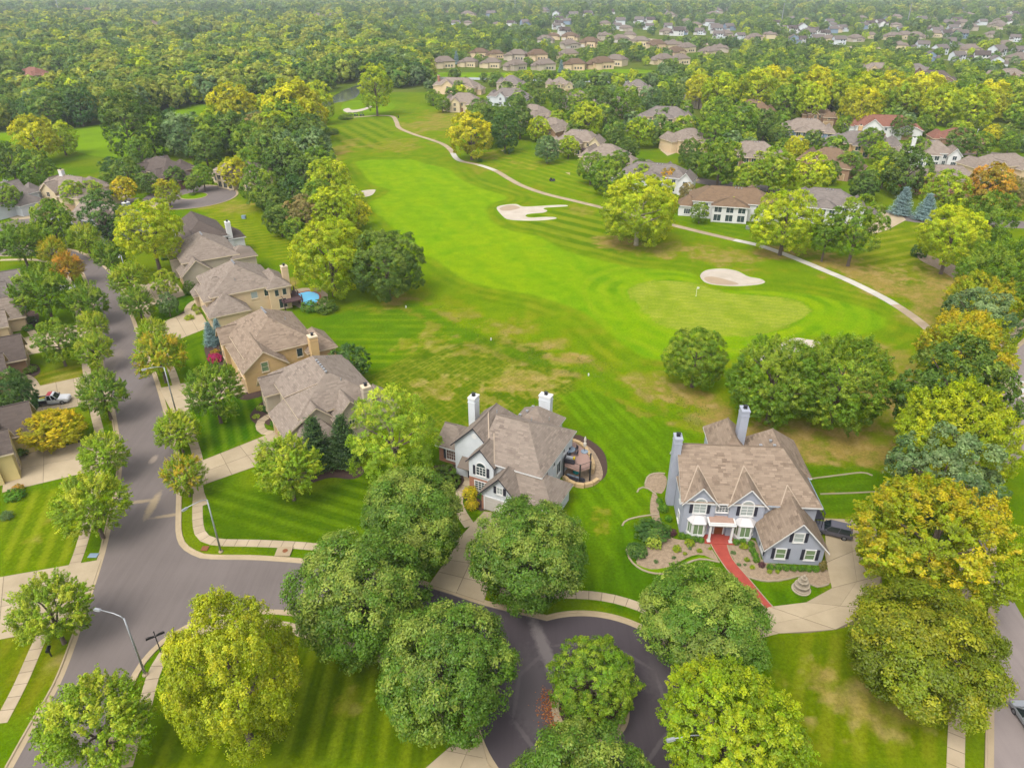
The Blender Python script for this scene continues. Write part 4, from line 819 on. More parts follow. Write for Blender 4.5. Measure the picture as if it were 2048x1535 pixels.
# ------------------------------------------------------------------ houses
FACE = {'f': 0.0, 'r': math.pi/2, 'b': math.pi, 'l': -math.pi/2}
WCACHE = {}
def cached(key, fn):
    if key not in WCACHE: WCACHE[key] = fn()
    return WCACHE[key]
def inst(name, me, parent, loc, rz=0.0):
    o = bpy.data.objects.new(name, me); o.location = loc; o.rotation_euler = (0, 0, rz); return link(o, parent)
def as_mesh(b, mats, **kw):
    o = b.build("m", mats, **kw); me = o.data; bpy.data.objects.remove(o); return me
def frame_mesh(w, h, nx, ny, arch, trim):
    b = MB(); t = .13
    b.box(-w/2-t, w/2+t, -.09, .0, -t-.04, 0); b.box(-w/2-t-.06, w/2+t+.06, -.14, .0, -t-.1, -t-.04)
    if not arch: b.box(-w/2-t, w/2+t, -.09, .0, h, h+t)
    b.box(-w/2-t, -w/2, -.09, .0, 0, h); b.box(w/2, w/2+t, -.09, .0, 0, h)
    for i in range(1, nx): b.box(-w/2+w*i/nx-.035, -w/2+w*i/nx+.035, -.06, .0, 0, h)
    for j in range(1, ny): b.box(-w/2, w/2, -.055, .0, h*j/ny-.025, h*j/ny+.025)
    if arch:
        b.box(-w/2, w/2, -.07, .0, h-.05, h+.05); r0, r1 = w/2, w/2+.16; n = 12
        for i in range(n):
            a0, a1 = math.pi*i/n, math.pi*(i+1)/n
            b.prism([(r0*math.cos(a0), h+r0*math.sin(a0)), (r1*math.cos(a0), h+r1*math.sin(a0)), (r1*math.cos(a1), h+r1*math.sin(a1)), (r0*math.cos(a1), h+r0*math.sin(a1))], 'y', -.09, 0)
    return as_mesh(b, M[trim])
def pane_mesh(w, h, arch, glass):
    b = MB(); b.box(-w/2, w/2, -.03, .0, 0, h)
    if arch: b.prism([(w/2*math.cos(math.pi*i/12), h+w/2*math.sin(math.pi*i/12)) for i in range(13)], 'y', -.028, 0)
    return as_mesh(b, M[glass])
class House:
    def __init__(s, name, x, y, rz, label, group=None, wall='tan', roof='roofB', trim='ctrim', glass='glass'):
        s.o = empty(name, (x, y, 0), rz); tag(s.o, label, "house", group); s.wall, s.roof, s.trim, s.glass = wall, roof, trim, glass; s.box = []
    def wing(s, x0, x1, y0, y1, eave, ridge, axis='x', ends='hh', wall=None, roof=None, trim=None, base=0.0, over=.45, inset=None, rpos=.5, lower=None):
        wall = M[wall or s.wall]; rf = M[roof or s.roof]; tr = M[trim or s.trim]; th = .24
        s.box.append((x0, x1, y0, y1))
        sw = axis == 'y'
        a0, a1, b0, b1 = (y0, y1, x0, x1) if sw else (x0, x1, y0, y1)       # a along the ridge, b across
        bm_ = b0+(b1-b0)*rpos; sl0 = (ridge-eave)/(bm_-b0); sl1 = (ridge-eave)/(b1-bm_); o = over
        z0, z1 = eave-sl0*o, eave-sl1*o; zl, zh = max(z0, z1), None
        q = lambda a, b, z: (b, a, z) if sw else (a, b, z)
        ins = inset if inset is not None else (b1-b0)/2*.92
        ra = a0-o if ends[0] == 'g' else a0+ins; rb = a1+o if ends[1] == 'g' else a1-ins
        if ra > rb: ra = rb = (ra+rb)/2
        A, B, Cc, D = q(a0-o, b0-o, z0), q(a1+o, b0-o, z0), q(a1+o, b1+o, z1), q(a0-o, b1+o, z1); r0, r1 = q(ra, bm_, ridge), q(rb, bm_, ridge)
        top = [A, B, Cc, D, r0, r1]; faces = [(0, 1, 5, 4), (2, 3, 4, 5)]; border = [(0, 1)]
        if ends[1] == 'h': faces.append((1, 2, 5)); border.append((1, 2))
        else: border += [(1, 5), (5, 2)]
        border.append((2, 3))
        if ends[0] == 'h': faces.append((3, 0, 4)); border.append((3, 0))
        else: border += [(3, 4), (4, 0)]
        V = top+[(p[0], p[1], p[2]-th) for p in top]; F = list(faces); mi = [0]*len(F)
        F += [tuple(i+6 for i in f[::-1]) for f in faces]; mi += [1]*len(faces)
        F += [(i, i+6, j+6, j) for i, j in border]; mi += [1]*len(border)
        if sw: F = [f[::-1] for f in F]
        uv = []
        for f in F:
            P = [Vector(V[i]) for i in f]; n = (P[1]-P[0]).cross(P[2]-P[0]).normalized(); hdir = Vector((0, 0, 1)).cross(n)
            hdir = hdir.normalized() if hdir.length > 1e-3 else Vector((1, 0, 0)); up = n.cross(hdir)
            uv += [(p.dot(hdir), p.dot(up)) for p in P]
        ro = mobj("roof", V, F, None, s.o, [rf, tr], mi, uvs=uv)
        wb = MB(); mats = [wall]
        if lower: mats.append(M[lower[0]]); wb.box(x0-.03, x1+.03, y0-.03, y1+.03, base-.2, lower[1], 1)
        wb.box(x0, x1, y0, y1, base-.2, eave-.02)
        for e, at, sg in ((ends[0], a0, 1), (ends[1], a1, -1)):
            if e == 'g':
                tri = [(b0, eave-.02), (b1, eave-.02), (bm_, ridge-th*.8)]
                wb.prism(tri, 'y' if sw else 'x', at, at+sg*.3)
        w_ = wb.build("wall", mats, s.o)
        # ridge cap
        if rb-ra > .6:
            cb = MB(); p0 = q(ra, bm_, ridge+.015); p1 = q(rb, bm_, ridge+.015); cb.tube([p0, p1], .1, 6); cb.build("ridge_cap", rf, ro)
        return ro
    def at(s, wing, face, a):
        x0, x1, y0, y1 = wing
        return {'f': (x0+a, y0), 'b': (x1-a, y1), 'l': (x0, y1-a), 'r': (x1, y0+a)}[face]
    def win(s, wing, face, a, z, w=.9, h=1.3, nx=2, ny=2, arch=False, shutters=False, glass=None, trim=None):
        x, y = s.at(wing, face, a); gk = glass or s.glass; tk = trim or s.trim; rz = FACE[face]
        fo = inst("window", cached(('f', w, h, nx, ny, arch, tk), lambda: frame_mesh(w, h, nx, ny, arch, tk)), s.o, (x, y, z), rz)
        inst("pane", cached(('p', w, h, arch, gk), lambda: pane_mesh(w, h, arch, gk)), fo, (0, 0, 0))
        if shutters:
            sm = cached(('s', h), lambda: as_mesh(MB().box(-.2, .2, -.07, 0, -.1, h+.1).box(-.15, .15, -.085, -.07, 0, h*.46).box(-.15, .15, -.085, -.07, h*.54, h), M['shutter']))
            for sg in (-1, 1):
                d = (w/2+.36)*sg; inst("shutter", sm, s.o, (x+d*math.cos(rz), y+d*math.sin(rz), z), rz)
    def door(s, wing, face, a, w=1.0, h=2.1, z=.1, mat='wooddoor'):
        x, y = s.at(wing, face, a)
        d = inst("door", cached(('d', w, h, mat), lambda: as_mesh(MB().box(-w/2, w/2, -.06, 0, 0, h).box(-w*.32, w*.32, -.08, -.06, .25, h*.45).box(-w*.32, w*.32, -.08, -.06, h*.52, h-.2), M[mat])), s.o, (x, y, z), FACE[face])
        inst("door_frame", cached(('df', w, h, s.trim), lambda: as_mesh(MB().box(-w/2-.14, -w/2, -.09, 0, 0, h+.14).box(w/2, w/2+.14, -.09, 0, 0, h+.14).box(-w/2, w/2, -.09, 0, h, h+.14), M[s.trim])), d, (0, 0, 0))
    def garage(s, wing, face, a, w=4.9, h=2.2, mat='door'):
        x, y = s.at(wing, face, a)
        def mk():
            b = MB()
            for i in range(4):
                b.box(-w/2, w/2, -.05, 0, h*i/4+.015, h*(i+1)/4-.015); n = max(3, int(w/1.2))
                for k in range(n): b.box(-w/2+w*(k+.12)/n, -w/2+w*(k+.88)/n, -.065, -.05, h*i/4+.1, h*(i+1)/4-.1)
            b.box(-w/2, w/2, -.03, 0, 0, h); return as_mesh(b, M[mat])
        d = inst("garage_door", cached(('g', w, h, mat), mk), s.o, (x, y, .06), FACE[face])
        inst("door_frame", cached(('gf', w, h, s.trim), lambda: as_mesh(MB().box(-w/2-.18, -w/2, -.1, 0, 0, h+.2).box(w/2, w/2+.18, -.1, 0, 0, h+.2).box(-w/2, w/2, -.1, 0, h, h+.2), M[s.trim])), d, (0, 0, 0))
    def chimney(s, x, y, w, d, top, mat=None, z0=0.0, cap=None):
        cap = cap or s.trim
        b = MB().box(x-w/2, x+w/2, y-d/2, y+d/2, z0-.1, top-.3); b.box(x-w/2-.06, x+w/2+.06, y-d/2-.06, y+d/2+.06, top-1.0, top-.9)
        c_ = b.build("chimney", M[mat or s.wall], s.o)
        MB().box(x-w/2-.07, x+w/2+.07, y-d/2-.07, y+d/2+.07, top-.3, top-.1, tx=.02, ty=.02).build("chimney_cap", M[cap], c_); MB().box(x-.25, x+.25, y-.22, y+.22, top-.1, top+.32, tx=.06, ty=.06).box(x-.3, x+.3, y-.27, y+.27, top+.32, top+.38).build("flue", M['black'], c_)
    def strip(s, pts, w=.16, mat='flash', name="valley_flashing"):
        for p, q in pts:
            P, Q = Vector(p), Vector(q); d = (Q-P).normalized(); sd_ = d.cross(Vector((0, 0, 1))).normalized()*w; up = Vector((0, 0, .07))
            mobj(name, [P+sd_+up, Q+sd_+up, Q-sd_+up, P-sd_+up, P+sd_-up, Q+sd_-up, Q-sd_-up, P-sd_-up], [(0, 1, 2, 3), (0, 4, 5, 1), (2, 6, 7, 3)], M[mat], s.o)
    def valley(s, xc, hr, hw, he_w, yf, he, sl, sides=(-1, 1)):
        "open valleys where a front gable (ridge xc, hr) meets the main front slope"
        sw = (hr-he_w)/hw; yt = yf+(hr-he)/sl
        for sg in sides: s.strip([((xc+sg*(hr-he)/sw, yf, he+.0), (xc, yt, hr))], .075)
    def vents(s, pts):
        for (x, y, z) in pts: MB().box(x-.16, x+.16, y-.14, y+.14, z-.1, z+.16, tx=.04, ty=.04).box(x-.2, x+.2, y-.18, y+.18, z+.12, z+.18).build("roof_vent", M['galv'], s.o)
    def pipe(s, pts):
        for (x, y, z) in pts: MB().tube([(x, y, z-.2), (x, y, z+.35)], .07, 6).build("vent_pipe", M['galv'], s.o)
    def gutter(s, pts, mat='trim'):
        for p, q in pts: MB().tube([p, q], .07, 6).build("gutter", M[mat], s.o)
def soffit_window_row(h, wing, face, n, z, **kw):
    x0, x1, y0, y1 = wing; L_ = (x1-x0) if face in 'fb' else (y1-y0)
    for i in range(n): h.win(wing, face, L_*(i+.5)/n, z, **kw)

# --- grey house with the red walk
h = House("grey_house", 22.3, 72.7, math.radians(-3.9), "grey two-storey house with brown shingle roof, arched windows and red front walk", wall='grey', roof='roofA', trim='trim', glass='greenglass')
mn = (0, 17.0, 0, 10.5); h.wing(*mn, 5.7, 9.5, 'x', 'gh', inset=3.4, rpos=.67)
sl = 3.8/7.03
bw = (10.6, 17.6, 6.5, 14.8); h.wing(*bw, 5.65, 8.3, 'y', 'hh', inset=1.2)
rw = (6.0, 10.6, 9.5, 18.4); h.wing(*rw, 5.4, 8.2, 'y', 'hh', inset=2.2)
g1 = (0.1, 4.1, -.25, 5.0); h.wing(*g1, 5.68, 8.0, 'y', 'gh', over=.4)
g2 = (5.9, 10.3, -.35, 5.0); h.wing(*g2, 5.66, 8.1, 'y', 'gh', over=.4)
gw = (9.9, 16.9, -5.0, 3.0); h.wing(*gw, 3.0, 6.9, 'y', 'gh', over=.5)
h.valley(2.1, 8.0, 2.0, 5.68, -.3, 5.55, sl); h.valley(8.1, 8.1, 2.2, 5.66, -.3, 5.55, sl); h.valley(13.4, 6.9, 3.5, 3.0, -.3, 5.55, sl)
h.chimney(-.55, 6.3, 1.0, 1.5, 11.3, z0=0, cap='grey'); h.chimney(9.6, 13.2, 1.1, 1.6, 11.8, z0=4, cap='grey')
for gg_ in (g1, g2): h.win(gg_, 'f', (gg_[1]-gg_[0])/2, 3.75, 1.5, 1.45, 2, 3, True, True, glass='paleglass')
h.win(gw, 'f', 3.5, 3.75, 1.1, 1.25, 1, 2, shutters=True, glass='paleglass'); h.win(gw, 'f', 1.75, .95, 1.1, 1.45, 1, 2, shutters=True); h.win(gw, 'f', 5.35, .95, 1.1, 1.45, 1, 2, shutters=True)
h.win(gw, 'l', 6.4, .8, 1.1, 1.5, 2, 3, shutters=True, glass='paleglass')
for sx in (1.3,): h.win(mn, 'l', 8.5, 3.8, .8, 1.2); h.win(mn, 'l', 8.8, .8, .9, 1.3)
h.win(rw, 'l', 3.5, .8, 1.6, 2.0, 3, 3, glass='glass'); h.win(rw, 'l', 5.6, .8, 1.2, 2.0, 2, 3, glass='glass'); h.win(bw, 'r', 3, 3.6, 1.0, 1.3); h.win(bw, 'r', 6, 3.6, 1.0, 1.3)
h.garage(gw, 'r', 3.2, 4.9)
# arched hall window between the two front gables
ew = (4.1, 5.9, -.02, 3); h.win(ew, 'f', .9, 3.9, 1.5, .8, 4, 3, True, glass='brown' if 0 else 'glass')
def bay(x, y, name):
    b = MB(); p = [(-1.25, 0), (-.75, -.85), (.75, -.85), (1.25, 0)]
    b.prism(p, 'z', -.1, .75); o = inst(name, as_mesh(b, M['trim']), h.o, (x, y, 0))
    r = MB(); q = [(-1.5, .05), (-.9, -1.1), (.9, -1.1), (1.5, .05)]; t_ = [(-.8, .05), (-.5, -.25), (.5, -.25), (.8, .05)]
    v = [(a, c_, 2.63) for a, c_ in q]+[(a, c_, 3.35) for a, c_ in t_]; r.add(v, [(0, 1, 5, 4), (1, 2, 6, 5), (2, 3, 7, 6), (4, 5, 6, 7), (3, 2, 1, 0)])
    for i in range(3):
        r.tube([v[i], v[i+4]], .03, 5)
    inst("bay_roof", as_mesh(r, M['metalroof']), o, (0, 0, 0))
    inst("bay_header", as_mesh(MB().prism(p, 'z', 2.45, 2.62), M['trim']), o, (0, 0, 0))
    for i in range(3):
        a, c_ = Vector((*p[i], 0)), Vector((*p[i+1], 0)); mid = (a+c_)/2; w_ = (c_-a).length; ang = math.atan2(c_.y-a.y, c_.x-a.x)
        f_ = inst("bay_window", cached(('f', round(w_-.3, 2), 1.6, 2, 1, False, 'trim'), lambda: frame_mesh(round(w_-.3, 2), 1.6, 2, 1, False, 'trim')), o, (mid.x, mid.y, .82), ang)
        inst("pane", cached(('p', round(w_-.3, 2), 1.6, False, 'greenglass'), lambda: pane_mesh(round(w_-.3, 2), 1.6, False, 'greenglass')), f_, (0, 0, 0))
    v2 = [p[0], p[1], p[2], p[3]]; wl_ = MB().prism([(a*.98, c_*.98) for a, c_ in v2], 'z', .75, 2.45); inst("bay_wall", as_mesh(wl_, M['trim']), o, (0, 0, 0))
bay(2.1, -.25, "bay"); bay(8.1, -.35, "bay")
pb_ = MB().box(3.35, 6.55, -1.75, .0, 2.75, 2.95).box(3.2, 6.7, -1.9, .0, 2.95, 3.1).box(3.3, 6.6, -1.8, -1.65, 3.1, 3.35); pr = pb_.build("porch_roof", M['trim'], h.o)
MB().box(3.4, 6.5, -1.65, -.03, 3.1, 3.16).build("balcony_floor", plain("balcony_tiles", C(205, 170, 150, .55), .8, 1.2, .15), pr)
for cx_ in (3.55, 6.35):
    MB().box(cx_-.14, cx_+.14, -1.7, -1.42, .1, 2.75, tx=.02, ty=.02).box(cx_-.22, cx_+.22, -1.78, -1.34, .05, .3).build("porch_column", M['trim'], h.o)
MB().box(3.0, 6.9, -2.0, .0, 0, .12).build("porch_floor", M['red'], h.o); h.door((4.1, 5.9, -.02, 3), 'f', .9, 1.1, 2.2, .12, 'wooddoor')
h.vents([(13.2, 10.9, 7.9), (13.4, 9.6, 8.0), (11.4, 9.2, 8.2)]); h.pipe([(2.0, 3.2, 7.5)])
h.gutter([((17.5, -.5, 5.35), (17.5, 10.6, 5.35)), ((10.5, -.45, 5.4), (12.6, -.45, 5.4))], 'bluegrey')
rail = MB()
for i in range(12): rail.box(18.55, 18.62, 1.0+i*.9, 1.07+i*.9, 0, 3.4)
rail.box(18.5, 18.66, .9, 11.2, 3.4, 3.5); rail.box(17.0, 18.6, .9, 11.0, 2.5, 2.62); rail.build("side_deck", M['dtrim'], h.o)

# --- white house with the patio
h = House("white_house", -8.67, 83.54, math.radians(-25.8), "white two-storey house with brown roof, black-trimmed gables and white chimneys beside a round patio", wall='white', roof='roofB', trim='trim')
mn = (4.6, 13.8, .2, 12.2); h.wing(*mn, 5.9, 9.4, 'x', 'gh', inset=4.6)
sl = 3.5/6.0
lwg = (-.6, 6.0, 2.0, 11.6); h.wing(*lwg, 5.9, 9.32, 'y', 'gh', trim='dtrim', inset=2.5)
g2 = (3.1, 7.0, -.5, 4.0); h.wing(*g2, 5.7, 7.9, 'y', 'gh', trim='dtrim', over=.35)
gb = (6.6, 16.8, -2.6, 3.6); h.wing(*gb, 3.1, 5.9, 'x', 'hh', inset=3.0)
gg_ = (6.6, 12.2, -3.3, 2.0); h.wing(*gg_, 3.15, 6.3, 'y', 'gh', trim='dtrim', lower=('brick', 2.4))
lw = (-4.6, -.4, 4.0, 9.6); h.wing(*lw, 3.3, 5.2, 'x', 'gh', lower=('brick', 3.1))
rw = (4.2, 10.4, 11.0, 16.4); h.wing(*rw, 5.0, 7.4, 'y', 'hh', inset=2.4)
h.valley(5.05, 7.9, 1.95, 5.7, -.2, 5.7, sl, (1,))
h.strip([((6.0, .2, 5.95), (2.7, 6.4, 9.36))], .1)
h.chimney(-.7, 5.2+3, 1.1, 1.5, 10.3, z0=0); h.chimney(7.3, 17.0, 1.9, 1.1, 7.9, z0=0)
h.win(g2, 'f', 1.95, 3.3, 1.45, 1.35, 3, 3, True, True); h.win(g2, 'f', 1.95, .6, 2.0, 1.5, 4, 4); h.win(gg_, 'f', 2.8, 3.5, .75, .95, 2, 2, shutters=True, glass='paleglass')
h.garage(gg_, 'f', 2.8, 4.6); h.win(lw, 'f', 2.1, .8, 1.5, 1.6, 4, 3, shutters=True)
MB().box(3.1, 7.0, -.515, -.48, 0, 2.6).build("brick_facing", M['brick'], h.o)
h.door(lwg, 'f', 2.6, 1.1, 2.2, .1, 'dtrim'); MB().add([(.6, .4, 2.75), (3.2, .4, 2.75), (3.2, 2.05, 3.7), (.6, 2.05, 3.7), (.6, .4, 2.6), (3.2, .4, 2.6), (3.2, 2.05, 2.6), (.6, 2.05, 2.6)], [(0, 1, 2, 3), (0, 4, 5, 1), (1, 5, 6, 2), (3, 7, 4, 0), (4, 7, 6, 5)]).build("entry_roof", M['roofB'], h.o)
for a_, z_ in ((2.2, 4.0), (4.8, 4.0), (8.5, 4.0)): h.win(mn, 'r', a_, z_, .55, 1.0, 1, 1)
h.win(mn, 'r', 6.6, 1.6, 1.3, 2.0, 2, 1); h.win(mn, 'r', 9.6, 1.2, 1.3, 2.2, 2, 1); h.win(mn, 'r', 3.9, 1.4, .7, 1.3, 1, 1)
md = MB().lathe([(0, 0), (.42, 0), (.42, .06), (0, .06)], 20).build("gable_medallion", M['trim'], h.o); md.location = (2.7, 2.0, 7.7); md.rotation_euler = (math.pi/2, 0, 0)
h.vents([(5.9, 13.0, 6.6), (6.2, 14.6, 6.6), (5.2, 12.0, 6.3)]); h.pipe([(3.6, 7.4, 9.0), (8.8, 8.2, 8.6), (9.6, 13.0, 6.2)])
HOUSE_W = h

# --- the five houses along the street's right side
A = math.radians(-58)
h = House("tan_house", -41.2, 105.9, A, "khaki house with grey-brown hip roof and tall chimney beside the dark spruces", wall='khaki', roof='roofB', trim='ctrim')
mn = (0, 16, 0.2, 12.8); h.wing(*mn, 6.0, 9.7, 'x', 'hh', inset=4.8); f1 = (9.2, 16.8, -2.6, 6); h.wing(*f1, 3.9, 7.2, 'x', 'gg', rpos=.6); f2 = (14.8, 18.8, -1.6, 4.6); h.wing(*f2, 3.0, 4.9, 'y', 'hh', inset=1.6)
sg_ = (12, 18.2, 5.0, 10.0); h.wing(*sg_, 5.0, 7.6, 'x', 'hg'); p1 = (.5, 4.2, -2.0, 4); h.wing(*p1, 4.9, 6.9, 'y', 'gh'); rr_ = (11, 17.4, 11.5, 15.4); h.wing(*rr_, 4.0, 6.0, 'x', 'hh'); 
h.chimney(16.6, 10.9, 1.2, 1.3, 8.4, z0=0); h.vents([(7+i*.9, 6.4, 9.75) for i in range(6)]); h.pipe([(13, 8.2, 8.4), (4, 9.0, 8.2)])
h.garage(f1, 'f', 2.6, 4.4, mat='tandoor'); h.garage(f2, 'f', 2.0, 2.5, mat='tandoor'); h.win(p1, 'f', 1.85, 3.2, 1.0, 1.2); h.win(p1, 'f', 1.85, .8, 1.0, 1.5); h.win(mn, 'f', 6.8, 3.6, 1.0, 1.2); h.win(mn, 'r', 2.0, 3.5, .9, 1.2); h.win(sg_, 'r', 2.5, 2.6, .9, 1.3); h.win(rr_, 'r', 2, 1, 1.2, 1.6); h.door(mn, 'f', 5.4); h.strip([((9.3, -.3, 5.9), (12.4, 4.6, 8.6))], .1)
h = House("tan_house", -56.0, 125.0, A, "tan gabled house with mottled brown roof beside the pink flowers and blue spruces", wall='tan', roof='roofA', trim='ctrim')
mn = (0, 15, .6, 13.2); h.wing(*mn, 5.9, 9.9, 'x', 'hh', inset=5.0); sg_ = (6, 18.2, -.6, 6.8); h.wing(*sg_, 4.6, 7.6, 'x', 'hg'); rr_ = (9, 16.2, 11.5, 16.6); h.wing(*rr_, 4.5, 6.8, 'x', 'hh'); f1 = (1.0, 5.0, -1.2, 4); h.wing(*f1, 5.0, 7.0, 'y', 'gh')
h.chimney(17.0, 12.4, 1.5, 1.5, 7.8, z0=0); h.vents([(5+i*.7, 6.9, 9.95) for i in range(5)]); h.pipe([(9, 10, 8.5)])
h.win(sg_, 'r', 3.6, 3.6, 1.1, 1.7, 1, 2, glass='greenglass'); h.win(mn, 'r', 9.6, 3.2, 1.0, 1.6, 1, 1); h.win(f1, 'f', 2, 3.2, 1.0, 1.3); h.win(f1, 'f', 2, .8, 1.2, 1.6); h.garage(sg_, 'f', 8.8, 4.8, mat='tandoor'); h.door(mn, 'f', 5.6); h.win(mn, 'f', 11, 3.6)
dk = MB().box(16.4, 19, 13, 17, 2.2, 2.4)
for i in range(7): dk.box(18.9, 19.0, 13+i*.65, 13.06+i*.65, 2.4, 3.3)
dk.box(18.86, 19.04, 12.95, 17.05, 3.3, 3.4).box(18.7, 18.95, 16.6, 16.9, 0, 2.2).box(18.7, 18.95, 13.1, 13.35, 0, 2.2).build("rear_deck", M['darkwood'], h.o)
h = House("tan_house", -71.3, 151.6, A, "beige house with broad taupe hip roofs and a chimney beside the swimming pool", wall='beige', roof='roofB', trim='ctrim')
mn = (0, 14, .4, 14.0); h.wing(*mn, 6.0, 10.0, 'x', 'hh', inset=5.4); f1 = (5, 13.5, -1.0, 6); h.wing(*f1, 5.2, 8.2, 'y', 'hh', inset=3); sg_ = (11.5, 18.0, -1.2, 6.6); h.wing(*sg_, 3.3, 6.4, 'x', 'hh', inset=3.4); rr_ = (6, 15, 12, 16.5); h.wing(*rr_, 5.8, 7.6, 'x', 'hh'); p1 = (.4, 3.6, -1.6, 3); h.wing(*p1, 3.2, 5.0, 'y', 'hh', inset=1.4)
h.chimney(11.5, 16.9, 1.3, 1.3, 8.8, z0=0); h.vents([(6+i*.8, 7.2, 10.05) for i in range(4)]); h.pipe([(12.0, 6.0, 7.8)])
h.win(mn, 'r', 8.6, 3.6, 1.3, 1.4, 1, 1, glass='paleglass'); h.win(mn, 'r', 11.4, 3.6, 1.2, 1.4, 1, 1); h.win(rr_, 'r', 1.6, 3.4, .8, 1.4, 1, 1); h.win(rr_, 'r', 3.3, 3.4, .8, 1.4, 1, 1); h.win(rr_, 'r', 2.6, .5, 1.6, 2.1, 2, 1); h.garage(sg_, 'f', 3.0, 4.8, mat='tandoor'); h.win(f1, 'f', 3.5, 3.6); h.door(mn, 'f', 4.2); h.win(p1, 'f', 1.6, .9)
h = House("tan_house", -86.0, 172.8, A, "khaki house with taupe hip roof and a side gable facing its twin", wall='khaki', roof='roofB', trim='ctrim')
mn = (0, 14.5, .4, 13.0); h.wing(*mn, 6.0, 9.8, 'x', 'hh', inset=5); sg_ = (10.5, 17.0, -.6, 6.4); h.wing(*sg_, 3.6, 6.8, 'x', 'hg'); f1 = (2.2, 8.0, -1.2, 5); h.wing(*f1, 5.3, 7.6, 'y', 'hh', inset=2.2); rr_ = (8.5, 15.5, 11.5, 17.0); h.wing(*rr_, 5.2, 7.0, 'y', 'hh', inset=3)
h.win(rr_, 'r', 2.6, .8, 2.2, 2.1, 3, 2); h.garage(sg_, 'f', 3.0, 4.6, mat='tandoor'); h.win(f1, 'f', 2.9, 3.5); h.win(f1, 'f', 2.9, .8); h.vents([(6+i*.8, 6.7, 9.85) for i in range(4)]); h.door(mn, 'f', 9.3)
x, y = g(345, 452, 6); h = House("white_side_house", x, y, A, "white two-storey house with brown roof half hidden behind the big ash", wall='stucco', roof='roofF', trim='trim')
mn = (0, 15, 0, 11); h.wing(*mn, 6.0, 9.2, 'x', 'gh'); f1 = (9, 17, -1.5, 6); h.wing(*f1, 5.5, 7.8, 'x', 'hg'); rr_ = (9, 15, 10, 15); h.wing(*rr_, 5, 7.2, 'y', 'hh'); h.chimney(14.6, 11.6, 1.4, 1.2, 9.2, 'stucco'); soffit_window_row(h, mn, 'r', 3, 3.6); h.win(f1, 'r', 3, 3.6, 1.2, 1.5, 2, 1); h.garage(f1, 'f', 4, 4.8)
x, y = g(140, 432, 5); h = House("grey_gabled_house", x, y, math.radians(-28), "grey gabled house with wide brown roof and grey chimney behind the tall dark tree", wall='grey', roof='roofB', trim='trim')
mn = (0, 19, 0, 11); h.wing(*mn, 5.2, 8.8, 'x', 'gg'); f1 = (11, 17.5, -2.5, 6); h.wing(*f1, 4.6, 7.9, 'y', 'gh'); p1 = (1, 6, -2, 3); h.wing(*p1, 3.2, 5, 'y', 'gh'); h.chimney(19.6, 5, 1.2, 1.8, 10.4, 'grey'); h.win(f1, 'f', 3.2, 3.0); h.win(p1, 'f', 2.5, .8); h.garage(f1, 'f', 3.2, 4.6); h.win(mn, 'f', 8.5, 3.4); h.win(mn, 'r', 3, 3)

